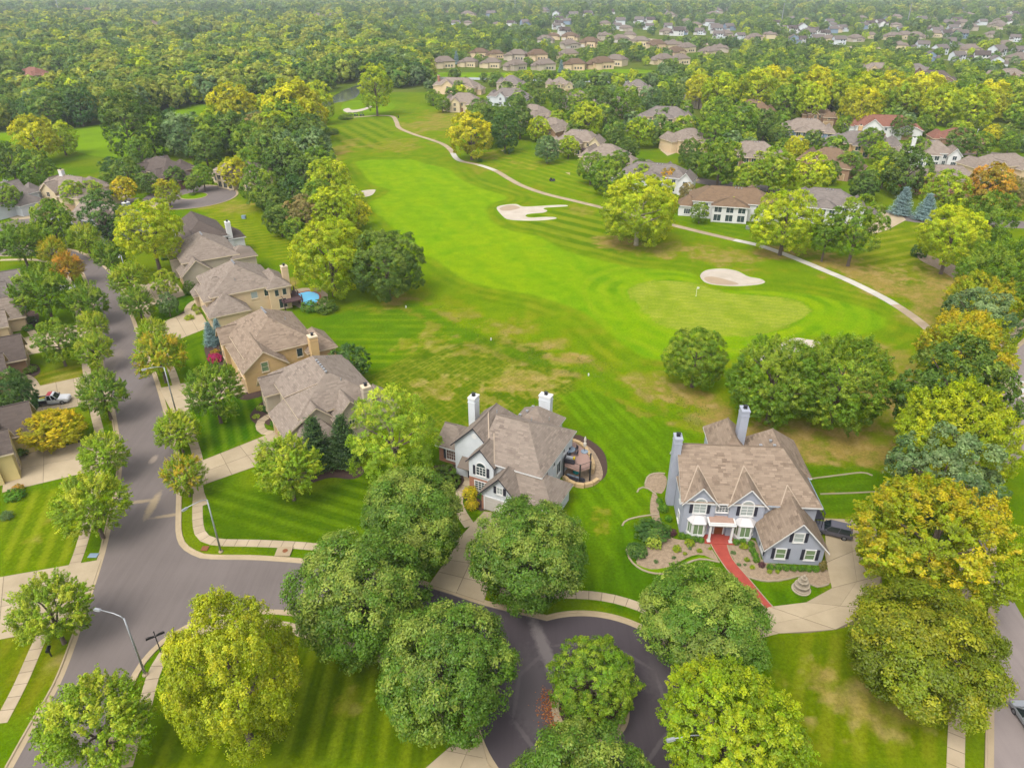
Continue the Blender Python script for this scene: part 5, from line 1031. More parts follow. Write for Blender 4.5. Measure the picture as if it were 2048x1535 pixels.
# --- houses of the next rings: one generator, each its own proportions
def gen_house(name, u, v, wpx, rz, label, wall, roof, trim='ctrim', seed=1, chim=None, storeys=2, deck=False, group=None, gables=True, lower=None):
    rg = random.Random(seed); ev = 5.6 if storeys == 2 else 3.4
    W = wpx*mpp(u, v, ev); W = max(11, min(26, W/(abs(math.cos(rz))+.45*abs(math.sin(rz)))*.98)); Dp = rg.uniform(10, 12.5); cx, cy = g(u, v, ev+1.5)
    k, q = math.cos(rz), math.sin(rz); ox, oy = cx-(W/2*k-Dp/2*q), cy-(W/2*q+Dp/2*k)
    h = House(name, ox, oy, rz, label, group, wall, roof, trim); mn = (0, W, 0, Dp); h.wing(*mn, ev, ev+Dp*.31, 'x', 'hh', inset=Dp*.45)
    a = W*rg.uniform(.08, .2); w1 = W*rg.uniform(.26, .34); f1 = (a, a+w1, -1.6, 5); h.wing(*f1, ev-.3, ev+w1*.36, 'y', 'gh' if gables else 'hh')
    b0 = W*.62; f2 = (b0, W+1.2, -3.2, 5.5); h.wing(*f2, ev-.9 if storeys == 2 else 3.0, ev+1.2, 'y', 'gh' if gables and rg.random() < .6 else 'hh', inset=2.5, lower=lower)
    rr_ = (W*.3, W*.75, Dp-1, Dp+3.2); h.wing(*rr_, ev-.4, ev+1.8, 'y', 'hh', inset=2.2)
    for i in range(3):
        rw_ = rr_[1]-rr_[0]
        if storeys == 2: h.win(rr_, 'b', rw_*(i+.5)/3, 3.1, rw_/5, 1.7, 2, 1)
        h.win(rr_, 'b', rw_*(i+.5)/3, .5, rw_/5, 1.9, 2, 1)
    sd2 = (W-1.0, W+4.2, 3.0, Dp-1.2); h.wing(*sd2, 3.6, 6.0, 'x', 'hh', inset=2.6); h.win(sd2, 'b', 2.6, .8, 1.8, 1.5, 3, 1); h.win(sd2, 'r', 3, .8, 1.4, 1.5, 2, 1)
    lf2 = (-2.6, 2.0, 2.4, Dp+1.4); h.wing(*lf2, ev-.5, ev+2.0, 'y', 'hg' if gables and rg.random() < .6 else 'hh', inset=2.2); h.win(lf2, 'b', 2.3, .6, 1.8, 1.8, 3, 1)
    if storeys == 2: h.win(lf2, 'b', 2.3, 3.2, 1.4, 1.4, 2, 1)
    h.garage(f2, 'f', (f2[1]-f2[0])/2, 4.4, mat='browndoor' if rg.random() < .4 else 'tandoor'); h.door(mn, 'f', W*.5)
    if storeys == 2: h.win(f1, 'f', w1/2, 3.4, 1.2, 1.4); h.win(f2, 'f', (f2[1]-f2[0])/2, 3.2, 1.0, 1.0)
    h.win(f1, 'f', w1/2, .8, 1.4, 1.6); h.win(mn, 'f', W*.5, 3.4, 1.0, 1.3) if storeys == 2 else None
    for fc, L_ in (('l', Dp), ('r', Dp), ('b', W)):
        n = 2 if fc != 'b' else 3
        for i in range(n):
            if storeys == 2: h.win(mn, fc, L_*(i+.5)/n, 3.3, 1.1, 1.4, 2, 1)
            h.win(mn, fc, L_*(i+.5)/n, .7, 1.1, 1.7, 2, 1)
    if chim: h.chimney(W*chim[0], Dp*chim[1], 1.4, 1.2, ev+5.0, chim[2] if len(chim) > 2 else wall, ev-2)
    h.vents([(W*.4+i*.9, Dp*.56, ev+Dp*.29) for i in range(3)])
    if deck:
        d = MB().box(W*.1, W*.5, Dp+.1, Dp+3.4, 2.4, 2.6)
        for i in range(9): d.box(W*.1+i*W*.05, W*.1+.08+i*W*.05, Dp+3.3, Dp+3.38, 2.6, 3.5)
        d.box(W*.1, W*.5, Dp+3.26, Dp+3.42, 3.5, 3.6).box(W*.1, W*.1+.2, Dp+3, Dp+3.2, 0, 2.4).box(W*.5-.2, W*.5, Dp+3, Dp+3.2, 0, 2.4).build("deck", M['darkwood'], h.o)
    return h
D_ = math.radians
GH = [(145,362,125,D_(-20),"big tan house with three front gables behind the left-hand drive",'cream','roofB',(.3,.5,'stucco')),(325,326,102,D_(-35),"brick and cream gabled house beside the far cul-de-sac",'brick2','roofF',None),(484,328,105,D_(150),"beige low house half hidden behind the yellow tree at the far cul-de-sac",'cream','roofB',None),(12,376,70,D_(-25),"white-trimmed house with hip roof behind two parked cars",'white','roofC',None),
 (915,163,92,D_(-18),"tan two-storey house with a brick chimney above the cart path bend",'beige','roofB',(.02,.4,'brick')),(928,194,66,D_(-8),"cream house with a dark screened porch behind three rounded trees",'cream','roofB',None),(1020,184,76,D_(-15),"white house with steep taupe roof beside the cream porch house",'white','roofC',None),(1068,216,58,D_(-40),"taupe-roofed house hidden by tall dark trees",'khaki','roofB',None),(1107,243,56,D_(-40),"brick-walled house with stepped taupe roof",'brown','roofB',None),
 (1158,268,84,D_(160),"cream two-storey house with a white corner balcony above the mown slope",'cream','roofB',None),(1215,300,84,D_(-25),"low taupe-roofed house tucked behind the cream balcony house",'khaki','roofB',None),(1332,222,90,D_(168),"tan two-storey house with many rear windows beside the street bend",'beige','roofC',None),(1378,266,74,D_(20),"stone-coloured house with steep front gables and curved drive",'beige','roofB',None),
 (1312,335,140,D_(158),"large white house with grey roof and brown garage doors",'stucco','roofC',None),(1466,385,160,D_(166),"white stucco house with weathered orange-brown roof and arched rear windows",'stucco','roofE',None),(1507,294,100,D_(170),"brown house with low hip roof behind pale branching trees",'brown','roofB',None),(1612,247,92,D_(165),"blue-grey house with steep taupe hip roof",'bluegrey','roofB',None),(1652,388,122,D_(160),"grey-roofed house behind the round yellow-green tree",'stucco','roofC',None),
 (1727,273,112,D_(172),"tan house with a rear balcony and wide grey-brown roof",'tan','roofC',(.5,-.05)),(1768,240,122,D_(-10),"white house with a wide terracotta-red roof",'stucco','roofD',None),(1856,290,92,D_(165),"white house with a tall rear chimney and taupe roof",'stucco','roofB',(.9,1.0,'stucco')),(1917,264,72,D_(-10),"low house with a plain reddish-brown roof by the meadow",'brown','roofD',None),(1893,342,118,D_(-12),"brick-gabled house with broad brown roof behind a purple plum tree",'brick','roofB',None),(2003,316,112,D_(10),"long house with a small roof dormer beside the side-street lamp",'beige','roofB',None),(1662,308,94,D_(-35),"brown-roofed house with an attached gazebo",'brown','roofE',None),
 (1507,208,66,D_(170),"tan-roofed house in front of the yellow tree row",'beige','roofE',None),(1640,217,46,D_(-15),"small brown-roofed house in front of the yellow tree row",'brown','roofE',None),(1405,188,44,D_(20),"taupe-roofed house at the left end of the yellow tree row",'khaki','roofC',None),(1160,190,50,D_(-20),"taupe-roofed house with a little cupola among dense trees",'khaki','roofB',None),(1235,200,44,D_(15),"taupe-roofed house among dense round trees",'cream','roofB',None),(1022,157,42,D_(-10),"taupe-roofed house in front of the canal, left one",'khaki','roofC',None),(1120,160,34,D_(10),"small taupe-roofed house at the canal's middle",'cream','roofB',None),(1275,165,40,D_(-10),"taupe-roofed house at the canal's right end",'khaki','roofC',None),
 (65,140,48,D_(-20),"dark timber house with a red roof alone in the far woods",'brown','roofD',None),(1926,165,30,D_(10),"grey-roofed house behind the yellow tree row's right end",'khaki','roofC',None),(1871,147,62,D_(-25),"long brown-roofed house with stepped gables beyond the yellow row",'brown','roofF',None),(2018,143,64,D_(20),"brown-gabled house at the far right beyond the yellow row",'brown','roofB',None),(1755,130,50,D_(-10),"brown-roofed house with tan gable beyond the yellow row",'beige','roofB',None),(1833,132,40,D_(15),"half-timbered looking house with white-trimmed gables beyond the yellow row",'brick2','roofC',None)]
for i, (u, v, wp, rz, lab, wl_, rf, ch) in enumerate(GH):
    gen_house("house", u, v, wp, rz, lab, wl_, rf, 'trim' if wl_ in ('white', 'stucco') else 'ctrim', 100+i, ch, 2, deck=(i in (9, 18, 5)))
# the houses cut by the left edge of the view
for (u, v, W, Dp, lab, wl_, rf, ev, dr_) in ((-18,610,12,13,"brown-roofed house with a white garage door beyond the shaded car",'khaki','roofC',4.6,'door'),(-20,672,11,12,"brown-roofed house with a flag over its driveway",'beige','roofB',4.6,'tandoor'),(-28,770,10,12,"brown-roofed house beside the dark evergreen oval",'brown','roofF',4.6,'tandoor'),(-32,952,10,14,"pale yellow house at the head of the wide jointed driveway",'yellow','roofF',5.2,'tandoor')):
    x, y = g(u, v, ev); h = House("street_house", x-2, y+Dp*.35, D_(120), lab, None, wl_, rf, 'ctrim'); mn = (0, 15, 0, W); h.wing(*mn, ev+.8, ev+4.2, 'x', 'hh'); f1 = (7.5, 14, -4.5, 5); h.wing(*f1, ev-1.2, ev+2.0, 'y', 'gh'); f2 = (.5, 5, -2, 4); h.wing(*f2, ev, ev+2.2, 'y', 'gh')
    h.garage(f1, 'f', 3.2, 4.8, mat=dr_); h.win(f2, 'f', 2.2, 3.0); h.win(f2, 'f', 2.2, .8); h.win(f1, 'r', 2.5, .9, 1, 1.4); h.win(f1, 'l', 2, .9, 1, 1.4); h.door(mn, 'f', 6.2)
# --- the far suburb: small houses, copies of a few patterns
FARP = []
def far_pattern(k, wl_, rf):
    gm = as_mesh(MB().box(-2.1, 2.1, -.06, 0, 0, 2.1), M['door'])
    def hip(r, x0, x1, y0, y1, z0, z1, ins):
        o = .5; xa, xb, ya, yb = x0-o, x1+o, y0-o, y1+o
        if x1-x0 >= y1-y0: p, q = (xa+ins, (ya+yb)/2, z1), (xb-ins, (ya+yb)/2, z1)
        else: p, q = ((xa+xb)/2, ya+ins, z1), ((xa+xb)/2, yb-ins, z1)
        v = [(xa, ya, z0), (xb, ya, z0), (xb, yb, z0), (xa, yb, z0), p, q]; f = [(0, 1, 5, 4), (1, 2, 5), (2, 3, 4, 5), (3, 0, 4)] if x1-x0 >= y1-y0 else [(0, 1, 4), (1, 2, 5, 4), (2, 3, 5), (3, 0, 4, 5)]
        r.add(v+[(a, b_, z0-.25) for a, b_, c_ in v[:4]], f+[(0, 6, 7, 1), (1, 7, 8, 2), (2, 8, 9, 3), (3, 9, 6, 0), (6, 9, 8, 7)])
    if k in (2, 3, 5):
        wm = as_mesh(MB().box(-7, 7, -4.8, 4.8, -.2, 4.6).box(-6.4, -1.2, -7.2, -4.6, -.2, 3.6).box(2.0, 6.2, 4.6, 6.8, -.2, 4.2).box(6.8, 10, -3.4, 3.0, -.2, 3.2), M[wl_]); r = MB()
        hip(r, -7, 7, -4.8, 4.8, 4.55, 7.6, 4.6); hip(r, -6.4, -1.2, -7.2, -1, 3.6, 6.3, 2.6); hip(r, 2.0, 6.2, 1.5, 6.8, 4.2, 6.4, 2.0); hip(r, 5.5, 10, -3.4, 3.0, 3.15, 5.2, 2.2)
        return wm, as_mesh(r, M[rf]), gm
    b = MB().box(-5.5, 5.5, -4.2, 4.2, -.2, 5.4).prism([(-4.2, 5.4), (4.2, 5.4), (0, 8.0)], 'x', -5.4, 5.4).box(-6.0, -1.0, -7.0, -4.2, -.2, 3.2+2*(k % 2)).box(5.4, 8.6, -3.6, 2.4, -.2, 2.9); wm = as_mesh(b, M[wl_]); r = MB()
    z0, z1, x0, x1, q = 5.1, 8.2, -5.9, 5.9, 4.8
    r.add([(x0, -q, z0), (x1, -q, z0), (x1, 0, z1), (x0, 0, z1), (x0, q, z0), (x1, q, z0), (x0, -q, z0-.25), (x1, -q, z0-.25), (x1, q, z0-.25), (x0, q, z0-.25)], [(0, 1, 2, 3), (3, 2, 5, 4), (0, 6, 7, 1), (5, 8, 9, 4)])
    zz = 3.2+2*(k % 2); r.add([(-6.3, -7.4, zz-.2), (-3.5, -7.4, zz+1.9), (-.7, -7.4, zz-.2), (-6.3, -2, zz-.2), (-3.5, -1.5, zz+1.9), (-.7, -2, zz-.2)], [(0, 1, 4, 3), (1, 2, 5, 4), (0, 2, 1)])
    hip(r, 5.0, 8.6, -3.6, 2.4, 2.9, 4.6, 1.6)
    return wm, as_mesh(r, M[rf]), gm
WN = cached(('fw',), lambda: as_mesh(MB().box(-.55, .55, -.06, 0, 0, 1.4), M['glass']))
for k, (a, b_) in enumerate((('white', 'roofC'), ('stucco', 'roofF'), ('cream', 'roofB'), ('khaki', 'roofB'), ('bluegrey', 'roofC'), ('beige', 'roofE'))): FARP.append((a, far_pattern(k, a, b_)))
FARLAB = {'white': "small white-sided house with grey roof in the far suburb", 'stucco': "small white house with dark roof in the far suburb", 'cream': "small cream house with taupe roof in the far suburb", 'khaki': "small khaki house with taupe roof in the far suburb", 'bluegrey': "small blue-grey house in the far suburb", 'beige': "small beige house with weathered brown roof in the far suburb"}
FARH = []
def far_house(u, v, rz=None, k=None, s=1.0):
    k = R.randrange(6) if k is None else k; wl_, (wm, rm, gm) = FARP[k]; x, y = g(u, v, 4); rz = R.choice((0, math.pi, .3, -.4, 1.4, 2.9, 3.4))+R.uniform(-.2, .2) if rz is None else rz
    e = empty("far_house", (x, y, 0), rz); s = s*R.uniform(.95, 1.25); e.scale = (s, s, s); tag(e, FARLAB[wl_], "house", "far suburb houses, "+wl_); FARH.append((x, y))
    inst("wall", wm, e, (0, 0, 0)); inst("roof", rm, e, (0, 0, 0)); inst("garage_door", gm, e, (-3.5, -7.02 if k not in (2, 3, 5) else -7.22, .05))
    if v > 60:
        for (wx, wz) in (((1.0, .9), (3.6, .9), (1.0, 3.4), (3.6, 3.4)) if k not in (2, 3, 5) else ((.6, .9), (2.6, .9), (4.6, .9))): yo = 4.82 if k in (2, 3, 5) else 4.22; wz = min(wz, 2.9) if k in (2, 3, 5) else wz; inst("window", WN, e, (wx, -yo, wz)); inst("window", WN, e, (-wx, yo, wz), math.pi)
for (u, v) in ((888,125),(938,123),(984,125),(1032,129),(1090,129),(1150,129),(1203,127),(1232,121),(960,106),(991,107),(1035,111),(1075,111),(1138,108),(1326,118),(1360,118)): far_house(u, v, math.pi+R.uniform(-.6, .6), R.choice((2, 3, 3, 5)), 1.0)
for (u, v) in ((1090,78),(1108,72),(1140,73),(1138,89),(1210,73),(1240,77),(1281,84),(1312,91),(1346,92),(1372,96),(1350,103),(1420,104),(1440,96),(1180,86),(1260,70)): far_house(u, v, None, R.choice((2, 3, 3, 5)), 1.1)
for (u, v) in ((912,48),(936,46),(994,48),(1022,48),(1049,46),(1117,48),(1134,44),(1234,53),(1255,56),(1336,53),(1360,63),(687,38),(709,34),(770,41),(730,36),(1362,62),(1399,63),(1428,55),(1457,55),(1437,70),(1567,56),(1587,79),(1603,79),(1635,79),(1657,77),(1678,82),(1649,68),(1666,60),(1628,62),(1792,50),(1861,62),(1785,72),(1799,91),(1845,91),(1891,68),(1922,70),(1912,62),(1946,55),(1994,103),(2038,101),(1967,82),(1898,85),(1939,99),(1963,113),(2038,118),(1509,75),(1480,72),(1540,70),(1710,76),(1740,70),(1830,74),(2010,88),(2030,76),(1985,68),(1880,100),(1915,112),(1990,125),(1860,112)): far_house(u, v, None, R.choice((0, 0, 1, 2, 4, 3)))
for (u, v) in ((246,30),(290,28),(304,53),(330,53),(427,55),(20,32),(51,31),(120,26),(178,24),(191,32),(413,31),(430,32),(485,32),(511,29),(608,34),(639,36),(670,36),(90,30),(560,30),(30,18),(460,12),(500,10),(620,8),(700,12),(820,10),(870,8)): far_house(u, v, None, R.choice((0, 1, 2, 5)), 1.3 if v > 50 else 1.5)
for _ in range(70):
    far_house(R.uniform(900, 2040), R.uniform(4, 34), None, R.choice((0, 1, 2, 3, 4)), 1.3)
for _ in range(24):
    far_house(R.uniform(1560, 2040), R.uniform(36, 60), None, R.choice((0, 1, 2, 3, 4)), 1.1)
for _ in range(36):
    far_house(R.uniform(1050, 2040), R.uniform(36, 72), None, R.choice((0, 0, 1, 2, 3)), 1.1)

# ------------------------------------------------------------------ woods and garden trees farther off
HB = []
for o in list(COL.objects):
    if o.get("category") == "house": HB.append((o.location.x, o.location.y))
HB = np.array(HB)
EXCL = [np.array(gl([(600,262),(622,205),(660,178),(740,150),(790,190),(760,225)]))]+[np.array(spline(gl(P), 6, True)) for P in MEADOW]+[np.array(gl([(600,250),(650,180),(740,160),(790,195),(900,215),(1010,285),(1230,395),(1500,475),(1700,540),(1900,660),(1860,900),(700,700),(640,400),(600,300)]))]
EXROAD = [np.array(spline(gl(P), 10)) for P in ([(-60,470),(60,440),(140,420),(200,405),(270,402)], [(1280,320),(1330,345),(1420,365),(1520,375),(1620,395),(1740,420),(1850,440),(2060,450)], [(1000,62),(1200,72),(1380,86),(1500,92),(1600,93),(1760,96)], [(1880,310),(1960,305),(2060,320)], [(880,156),(1300,162)], [(1240,262),(1330,235)])]
ROADW = [9, 8, 34, 8, 16, 9]
FOREST = np.array(gl([(-150,42),(200,46),(560,66),(700,52),(870,90),(885,128),(850,172),(790,178),(725,163),(650,190),(560,203),(440,210),(330,226),(230,247),(130,260),(-150,268)])); FOREST2 = np.array(gl([(400,290),(450,272),(600,262),(640,330),(600,400),(500,320),(420,300)]))
YROW = np.array(gl([(1385,160),(1560,120),(1700,110),(1800,130),(1990,180),(2060,175),(2060,245),(1900,235),(1700,225),(1500,205),(1400,205)]))
pts = []
def scatter(y0, y1, sp, test, rad, tones, jitter=.42):
    ys = np.arange(y0, y1, sp)
    for yy_ in ys:
        xm = yy_*.80+40; xs = np.arange(-xm, xm, sp); X = xs+rng.uniform(-jitter, jitter, len(xs))*sp; Y = np.full(len(xs), yy_)+rng.uniform(-jitter, jitter, len(xs))*sp
        k = test(X, Y)
        for x, y in zip(X[k], Y[k]): pts.append((x, y, R.uniform(*rad), R.choice(tones)))
def clear(X, Y, hd):
    k = np.ones(X.shape, bool)
    for P in EXCL: k &= ~inpoly(X, Y, P)
    for P, wd in zip(EXROAD, ROADW): k &= sdist(X, Y, P, False) > wd
    d = np.min(np.maximum(np.abs(X[:, None]-HB[None, :, 0])*1.0, np.where(Y[:, None] < HB[None, :, 1], np.clip(180/np.maximum(Y[:, None], 1), .16, .55), 1.1)*np.abs(Y[:, None]-HB[None, :, 1])), axis=1); return k & (d > hd)
far_ok = lambda X, Y: (np.abs(X) < Y*.76+25)
DKS = ['hazel','hazel','dark','olive','bluegreen','deep','hazel']; 
scatter(262, 760, 10.5, lambda X, Y: far_ok(X, Y) & (inpoly(X, Y, FOREST) | inpoly(X, Y, FOREST2)) & clear(X, Y, 11), (5.6, 9.0), DKS+['lime','dark','green','dark','olive'])
scatter(235, 420, 15, lambda X, Y: far_ok(X, Y) & (X > 5) & ~inpoly(X, Y, FOREST) & ~inpoly(X, Y, FOREST2) & ~inpoly(X, Y, YROW) & clear(X, Y, 12.5) & (fbm(X, Y, 30, 5) > .38), (3.2, 5.2), ['dark','green','olive','bluegreen','green','smaple'])
scatter(420, 760, 13, lambda X, Y: far_ok(X, Y) & (X > -60) & ~inpoly(X, Y, FOREST) & ~inpoly(X, Y, YROW) & clear(X, Y, 14) & (fbm(X, Y, 45, 5) > .32), (3.2, 5.2), ['dark','green','olive','bluegreen','green','dark','dark','lime'])
scatter(330, 470, 12, lambda X, Y: inpoly(X, Y, YROW) & clear(X, Y, 12), (4.5, 6.8), ['yellow','lime','lime','olive','green','dark'])
scatter(470, 900, 13, lambda X, Y: inpoly(X, Y, YROW) & clear(X, Y, 12), (4.2, 6.4), ['lime','olive','green','dark','dark','smaple','green'])
LEFT = lambda X, Y: X < -.16*Y
scatter(760, 1500, 18, lambda X, Y: far_ok(X, Y) & LEFT(X, Y) & clear(X, Y, 16) & (fbm(X, Y, 70, 8) > .3), (6.0, 10.0), ['dark','hazel','hazel','deep','bluegreen','olive','dark','lime','hazel'])
scatter(760, 1500, 16, lambda X, Y: far_ok(X, Y) & ~LEFT(X, Y) & clear(X, Y, 18) & (fbm(X, Y, 70, 8) > .33), (4.2, 6.8), ['dark','dark','deep','green','bluegreen','olive','dark','lime','green'])
scatter(1500, 3600, 30, lambda X, Y: far_ok(X, Y) & clear(X, Y, 20) & (fbm(X, Y, 120, 8) > .28), (8, 12), ['dark','hazel','deep','bluegreen','dark','green','olive'])
for (x, y, r, tn) in pts:
    TREES.append([x, y, r, r*1.02, 'far' if y > 420 else 'mid', tn, None, None, 2*r*FP/math.hypot(math.hypot(x, y), H), .95])
SHORT = []
for o in list(COL.objects):
    if o.get("category") == "house" and not o.name.startswith("far_house"):
        wd = o["label"].split()[:8]
        while wd[-1] in ("with", "a", "an", "the", "of", "and", "in", "its", "behind", "beside", "above", "below", "beyond", "to", "one", "small", "wide", "low", "big", "long", "steep", "tall", "white", "grey", "brown", "taupe", "dark", "broad", "rear", "front", "many", "three", "two", "over", "at", "half", "alone", "among", "weathered", "stepped", "little", "dense", "tan", "mottled", "screened", "driveway", "far", "by"): wd.pop()
        SHORT.append((o.location.x, o.location.y, " ".join(wd)))
WORD = {'lime': "yellow-green", 'yellow': "yellow", 'gold': "golden", 'dark': "dark green", 'deep': "very dark", 'green': "green", 'bluegreen': "grey-green", 'brown': "brownish", 'bright': "bright green", 'orange': "orange", 'smaple': "pale green"}
SEEN = {}
for t_, where in AUTO:
    d = min(SHORT, key=lambda q: math.hypot(q[0]-t_[0], q[1]-t_[1])); sz = "small " if t_[2] < 3.6 else ("large " if t_[2] > 6.2 else "")
    near = math.hypot(d[0]-t_[0], d[1]-t_[1]) < 48
    lab = sz+WORD[t_[5]]+" tree "+("near the "+d[2] if near and where in ('garden', 'belt') else {'belt': "in the belt between the houses and the fairway", 'meadow': "at the far meadow's near edge", 'garden': "among the houses beyond the cart path", 'row': "in the long row behind the red-roofed house"}[where])
    t_[6] = lab; SEEN.setdefault(lab, []).append(t_)
for lab, L_ in SEEN.items():
    if len(L_) > 1:
        for t_ in L_: t_[7] = "look-alikes: "+lab
LAB = {'lime': "yellow-green", 'yellow': "yellow", 'gold': "golden", 'dark': "dark green", 'deep': "very dark green", 'green': "green", 'bluegreen': "grey-green", 'olive': "olive-green", 'hazel': "hazel-green", 'smaple': "pale green", 'brown': "brownish"}
hand = [t for t in TREES if t[6]]; auto = sorted((t for t in TREES if not t[6]), key=lambda t: -t[8]); NI = max(0, 296-len(hand))
NAME = dict(dense="broadleaf_tree", maple="maple_tree", lush="broadleaf_tree", street="maple_tree", birch="birch_tree", open="ornamental_tree", mid="broadleaf_tree", tall="tall_tree", far="broadleaf_tree", pine="pine_tree", spruce="spruce_tree")
def plant(t_):
    x, y, r, z, shape, tn, label, group, wpx, kz = t_
    e = empty(NAME[shape], (x, y, 0), R.uniform(0, 6.28)); tag(e, label, "tree", group)
    me = R.choice(CR[shape]); c_ = bpy.data.objects.new("crown", me); tint(c_, tn)
    if shape == 'spruce':
        c_.scale = (r/.38, r/.38, z); c_.location = (0, 0, .12*z); link(c_, e)
        inst("trunk", cached(('st',), lambda: as_mesh(MB().tube([(0, 0, -.1), (0, 0, .5), (0, 0, .95)], [.035, .025, .006], 7), M['bark'])), e, (0, 0, 0)).scale = (z*.8, z*.8, z)
    else:
        c_.scale = (r*R.uniform(.95, 1.05), r*R.uniform(.95, 1.05), r*kz/KZ[shape]); c_.location = (0, 0, z); link(c_, e)
        tm, h0 = trunk_for(max(.7, z/r), kz, label is not None and 'bare trunk' in label); inst("trunk", tm, e, (0, 0, z)).scale = (r, r, z/h0)
for t_ in hand: plant(t_)
for t_ in auto[:NI]:
    t_[6] = ("%s tree in the dense wood beyond the meadow" if t_[0] < 5 else "%s tree filling in between the distant houses") % LAB[t_[5]]; t_[7] = ("wood trees, " if t_[0] < 5 else "distant garden trees, ")+t_[5]; plant(t_)
rest = auto[NI:]
# everything farther reads as one mass: one object of leafy crowns
wm = bpy.data.meshes.new("woodland"); n = len(rest); wm.vertices.add(n); A_ = np.array([[t[0], t[1], t[2]*1.0] for t in rest]); wm.vertices.foreach_set("co", A_.astype(np.float32).ravel())
def fattr(nm, typ, arr, key):
    a = wm.attributes.new(nm, typ, 'POINT'); a.data.foreach_set(key, np.asarray(arr, dtype=np.float32).ravel())
tt = [tone_of(t[5], .12) for t in rest]
fattr("leaf_tint", 'FLOAT_COLOR', [a for a, b_ in tt], "color"); fattr("leaf_tip", 'FLOAT_COLOR', [b_ for a, b_ in tt], "color"); fattr("size", 'FLOAT', [t[2] for t in rest], "value"); fattr("turn", 'FLOAT', rng.uniform(0, 6.28, n), "value")
wo = link(bpy.data.objects.new("woodland", wm)); tag(wo, "hazy mass of green and yellow trees stretching to the horizon", "woodland", kind="stuff")
ng = bpy.data.node_groups.new("woodland", 'GeometryNodeTree'); ng.interface.new_socket("Geometry", in_out='INPUT', socket_type='NodeSocketGeometry'); ng.interface.new_socket("Geometry", in_out='OUTPUT', socket_type='NodeSocketGeometry')
NN, LL = ng.nodes, ng.links; gi = NN.new("NodeGroupInput"); go = NN.new("NodeGroupOutput"); ip = NN.new("GeometryNodeInstanceOnPoints"); jn = NN.new("GeometryNodeJoinGeometry")
for me in CR['far']:
    so = bpy.data.objects.new("far_crown", me); oi = NN.new("GeometryNodeObjectInfo"); oi.inputs["Object"].default_value = so; oi.inputs["As Instance"].default_value = True; LL.new(oi.outputs["Geometry"], jn.inputs[0])
def nattr(nm, typ): k = NN.new("GeometryNodeInputNamedAttribute"); k.data_type = typ; k.inputs["Name"].default_value = nm; return k.outputs["Attribute"]
LL.new(gi.outputs[0], ip.inputs["Points"]); LL.new(jn.outputs[0], ip.inputs["Instance"]); ip.inputs["Pick Instance"].default_value = True
cx = NN.new("ShaderNodeCombineXYZ"); LL.new(nattr("turn", 'FLOAT'), cx.inputs[2]); LL.new(cx.outputs[0], ip.inputs["Rotation"])
LL.new(nattr("size", 'FLOAT'), ip.inputs["Scale"]); LL.new(ip.outputs[0], go.inputs[0])
md = wo.modifiers.new("woodland", 'NODES'); md.node_group = ng
# ------------------------------------------------------------------ shrubs and beds
SHN = 0
def shrub(u, v, w, shape, tn, label, kz=1.0, group=None, name="shrub"):
    r = w/2*mpp(u, v, .5); x, y = g(u, v, r*.7*kz); o = bpy.data.objects.new(name, R.choice(CR[shape])); o.scale = (r, r, r*kz); o.location = (x, y, r*KZ[shape]*kz*.72); o.rotation_euler = (0, 0, R.uniform(0, 6)); tint(o, tn, .08); link(o); return tag(o, label, "shrub", group)
for (u, v) in ((1364,1070),(1377,1073),(1390,1077),(1402,1079)): shrub(u, v, 15, 'clipped', 'hedge', "round clipped boxwood in the row left of the red porch", 1, "boxwoods left of the porch")
for u in (1541,1557,1572,1587,1602,1617,1632): shrub(u, 1133+(u-1541)*.04, 16, 'clipped', 'hedge', "round clipped boxwood in the row under the garage gable windows", 1, "boxwoods under the garage gable")
for (u, v) in ((1472,1083),(1486,1082),(1502,1087),(1505,1099),(1510,1108),(1513,1118)): shrub(u, v, 15, 'clipped', 'hedge', "round clipped boxwood in the corner right of the red porch", 1, "boxwoods right of the porch")
for (u, v, w) in ((1319,1001,15),(1326,1015,22),(1337,1036,16)): shrub(u, v, w, 'clipped', 'hedge', "round clipped boxwood along the grey house's left wall", 1, "boxwoods along the left wall")
shrub(1344,1064,21,'shrub','wine',"dark purple barberry at the grey house's left corner",.8); shrub(1524,1128,15,'shrub','wine',"dark purple barberry beside the boxwood corner",.9)
shrub(1308,1082,36,'shrub','pale',"hydrangea covered in pale cream blooms beside the clipped yew",.85); shrub(1306,1060,74,'clipped','deep',"large dark clipped yew around the hydrangea",.45); shrub(1274,1100,46,'clipped','deep',"dark clipped yew at the gravel bed's left tip",.5)
for (u, v, w) in ((1354,1096,19),(1379,1084,21),(1399,1100,12),(1488,1091,18),(1494,1118,12),(1505,1133,11),(1539,1142,11),(1555,1142,10),(1370,1106,9),(1420,1096,8)): shrub(u, v, w, 'shrub', 'bright', "small yellow-green shrub in the gravel bed", .85, "small shrubs in the gravel beds")
for (u, v, w) in ((1348,1114,9),(1380,1096,8),(1312,1122,10),(1467,1104,11),(1478,1128,9),(1490,1128,7)): shrub(u, v, w, 'shrub', 'bluegreen', "tiny dark groundcover clump in the gravel bed", .7, "groundcover clumps in the gravel beds")
shrub(1646,1130,17,'shrub','brown',"rust-coloured upright juniper at the garage corner",2.1)
shrub(940,985,34,'clipped','gold',"golden rounded bush beside the white house's walk, upper one",.75); shrub(944,1008,30,'clipped','gold',"golden rounded bush beside the white house's walk, lower one",.8); shrub(966,990,24,'shrub','hedge',"green bush against the brick below the arched window",.9); shrub(884,955,78,'shrub','dark',"sprawling dark green juniper beside the white house's entry",.6)
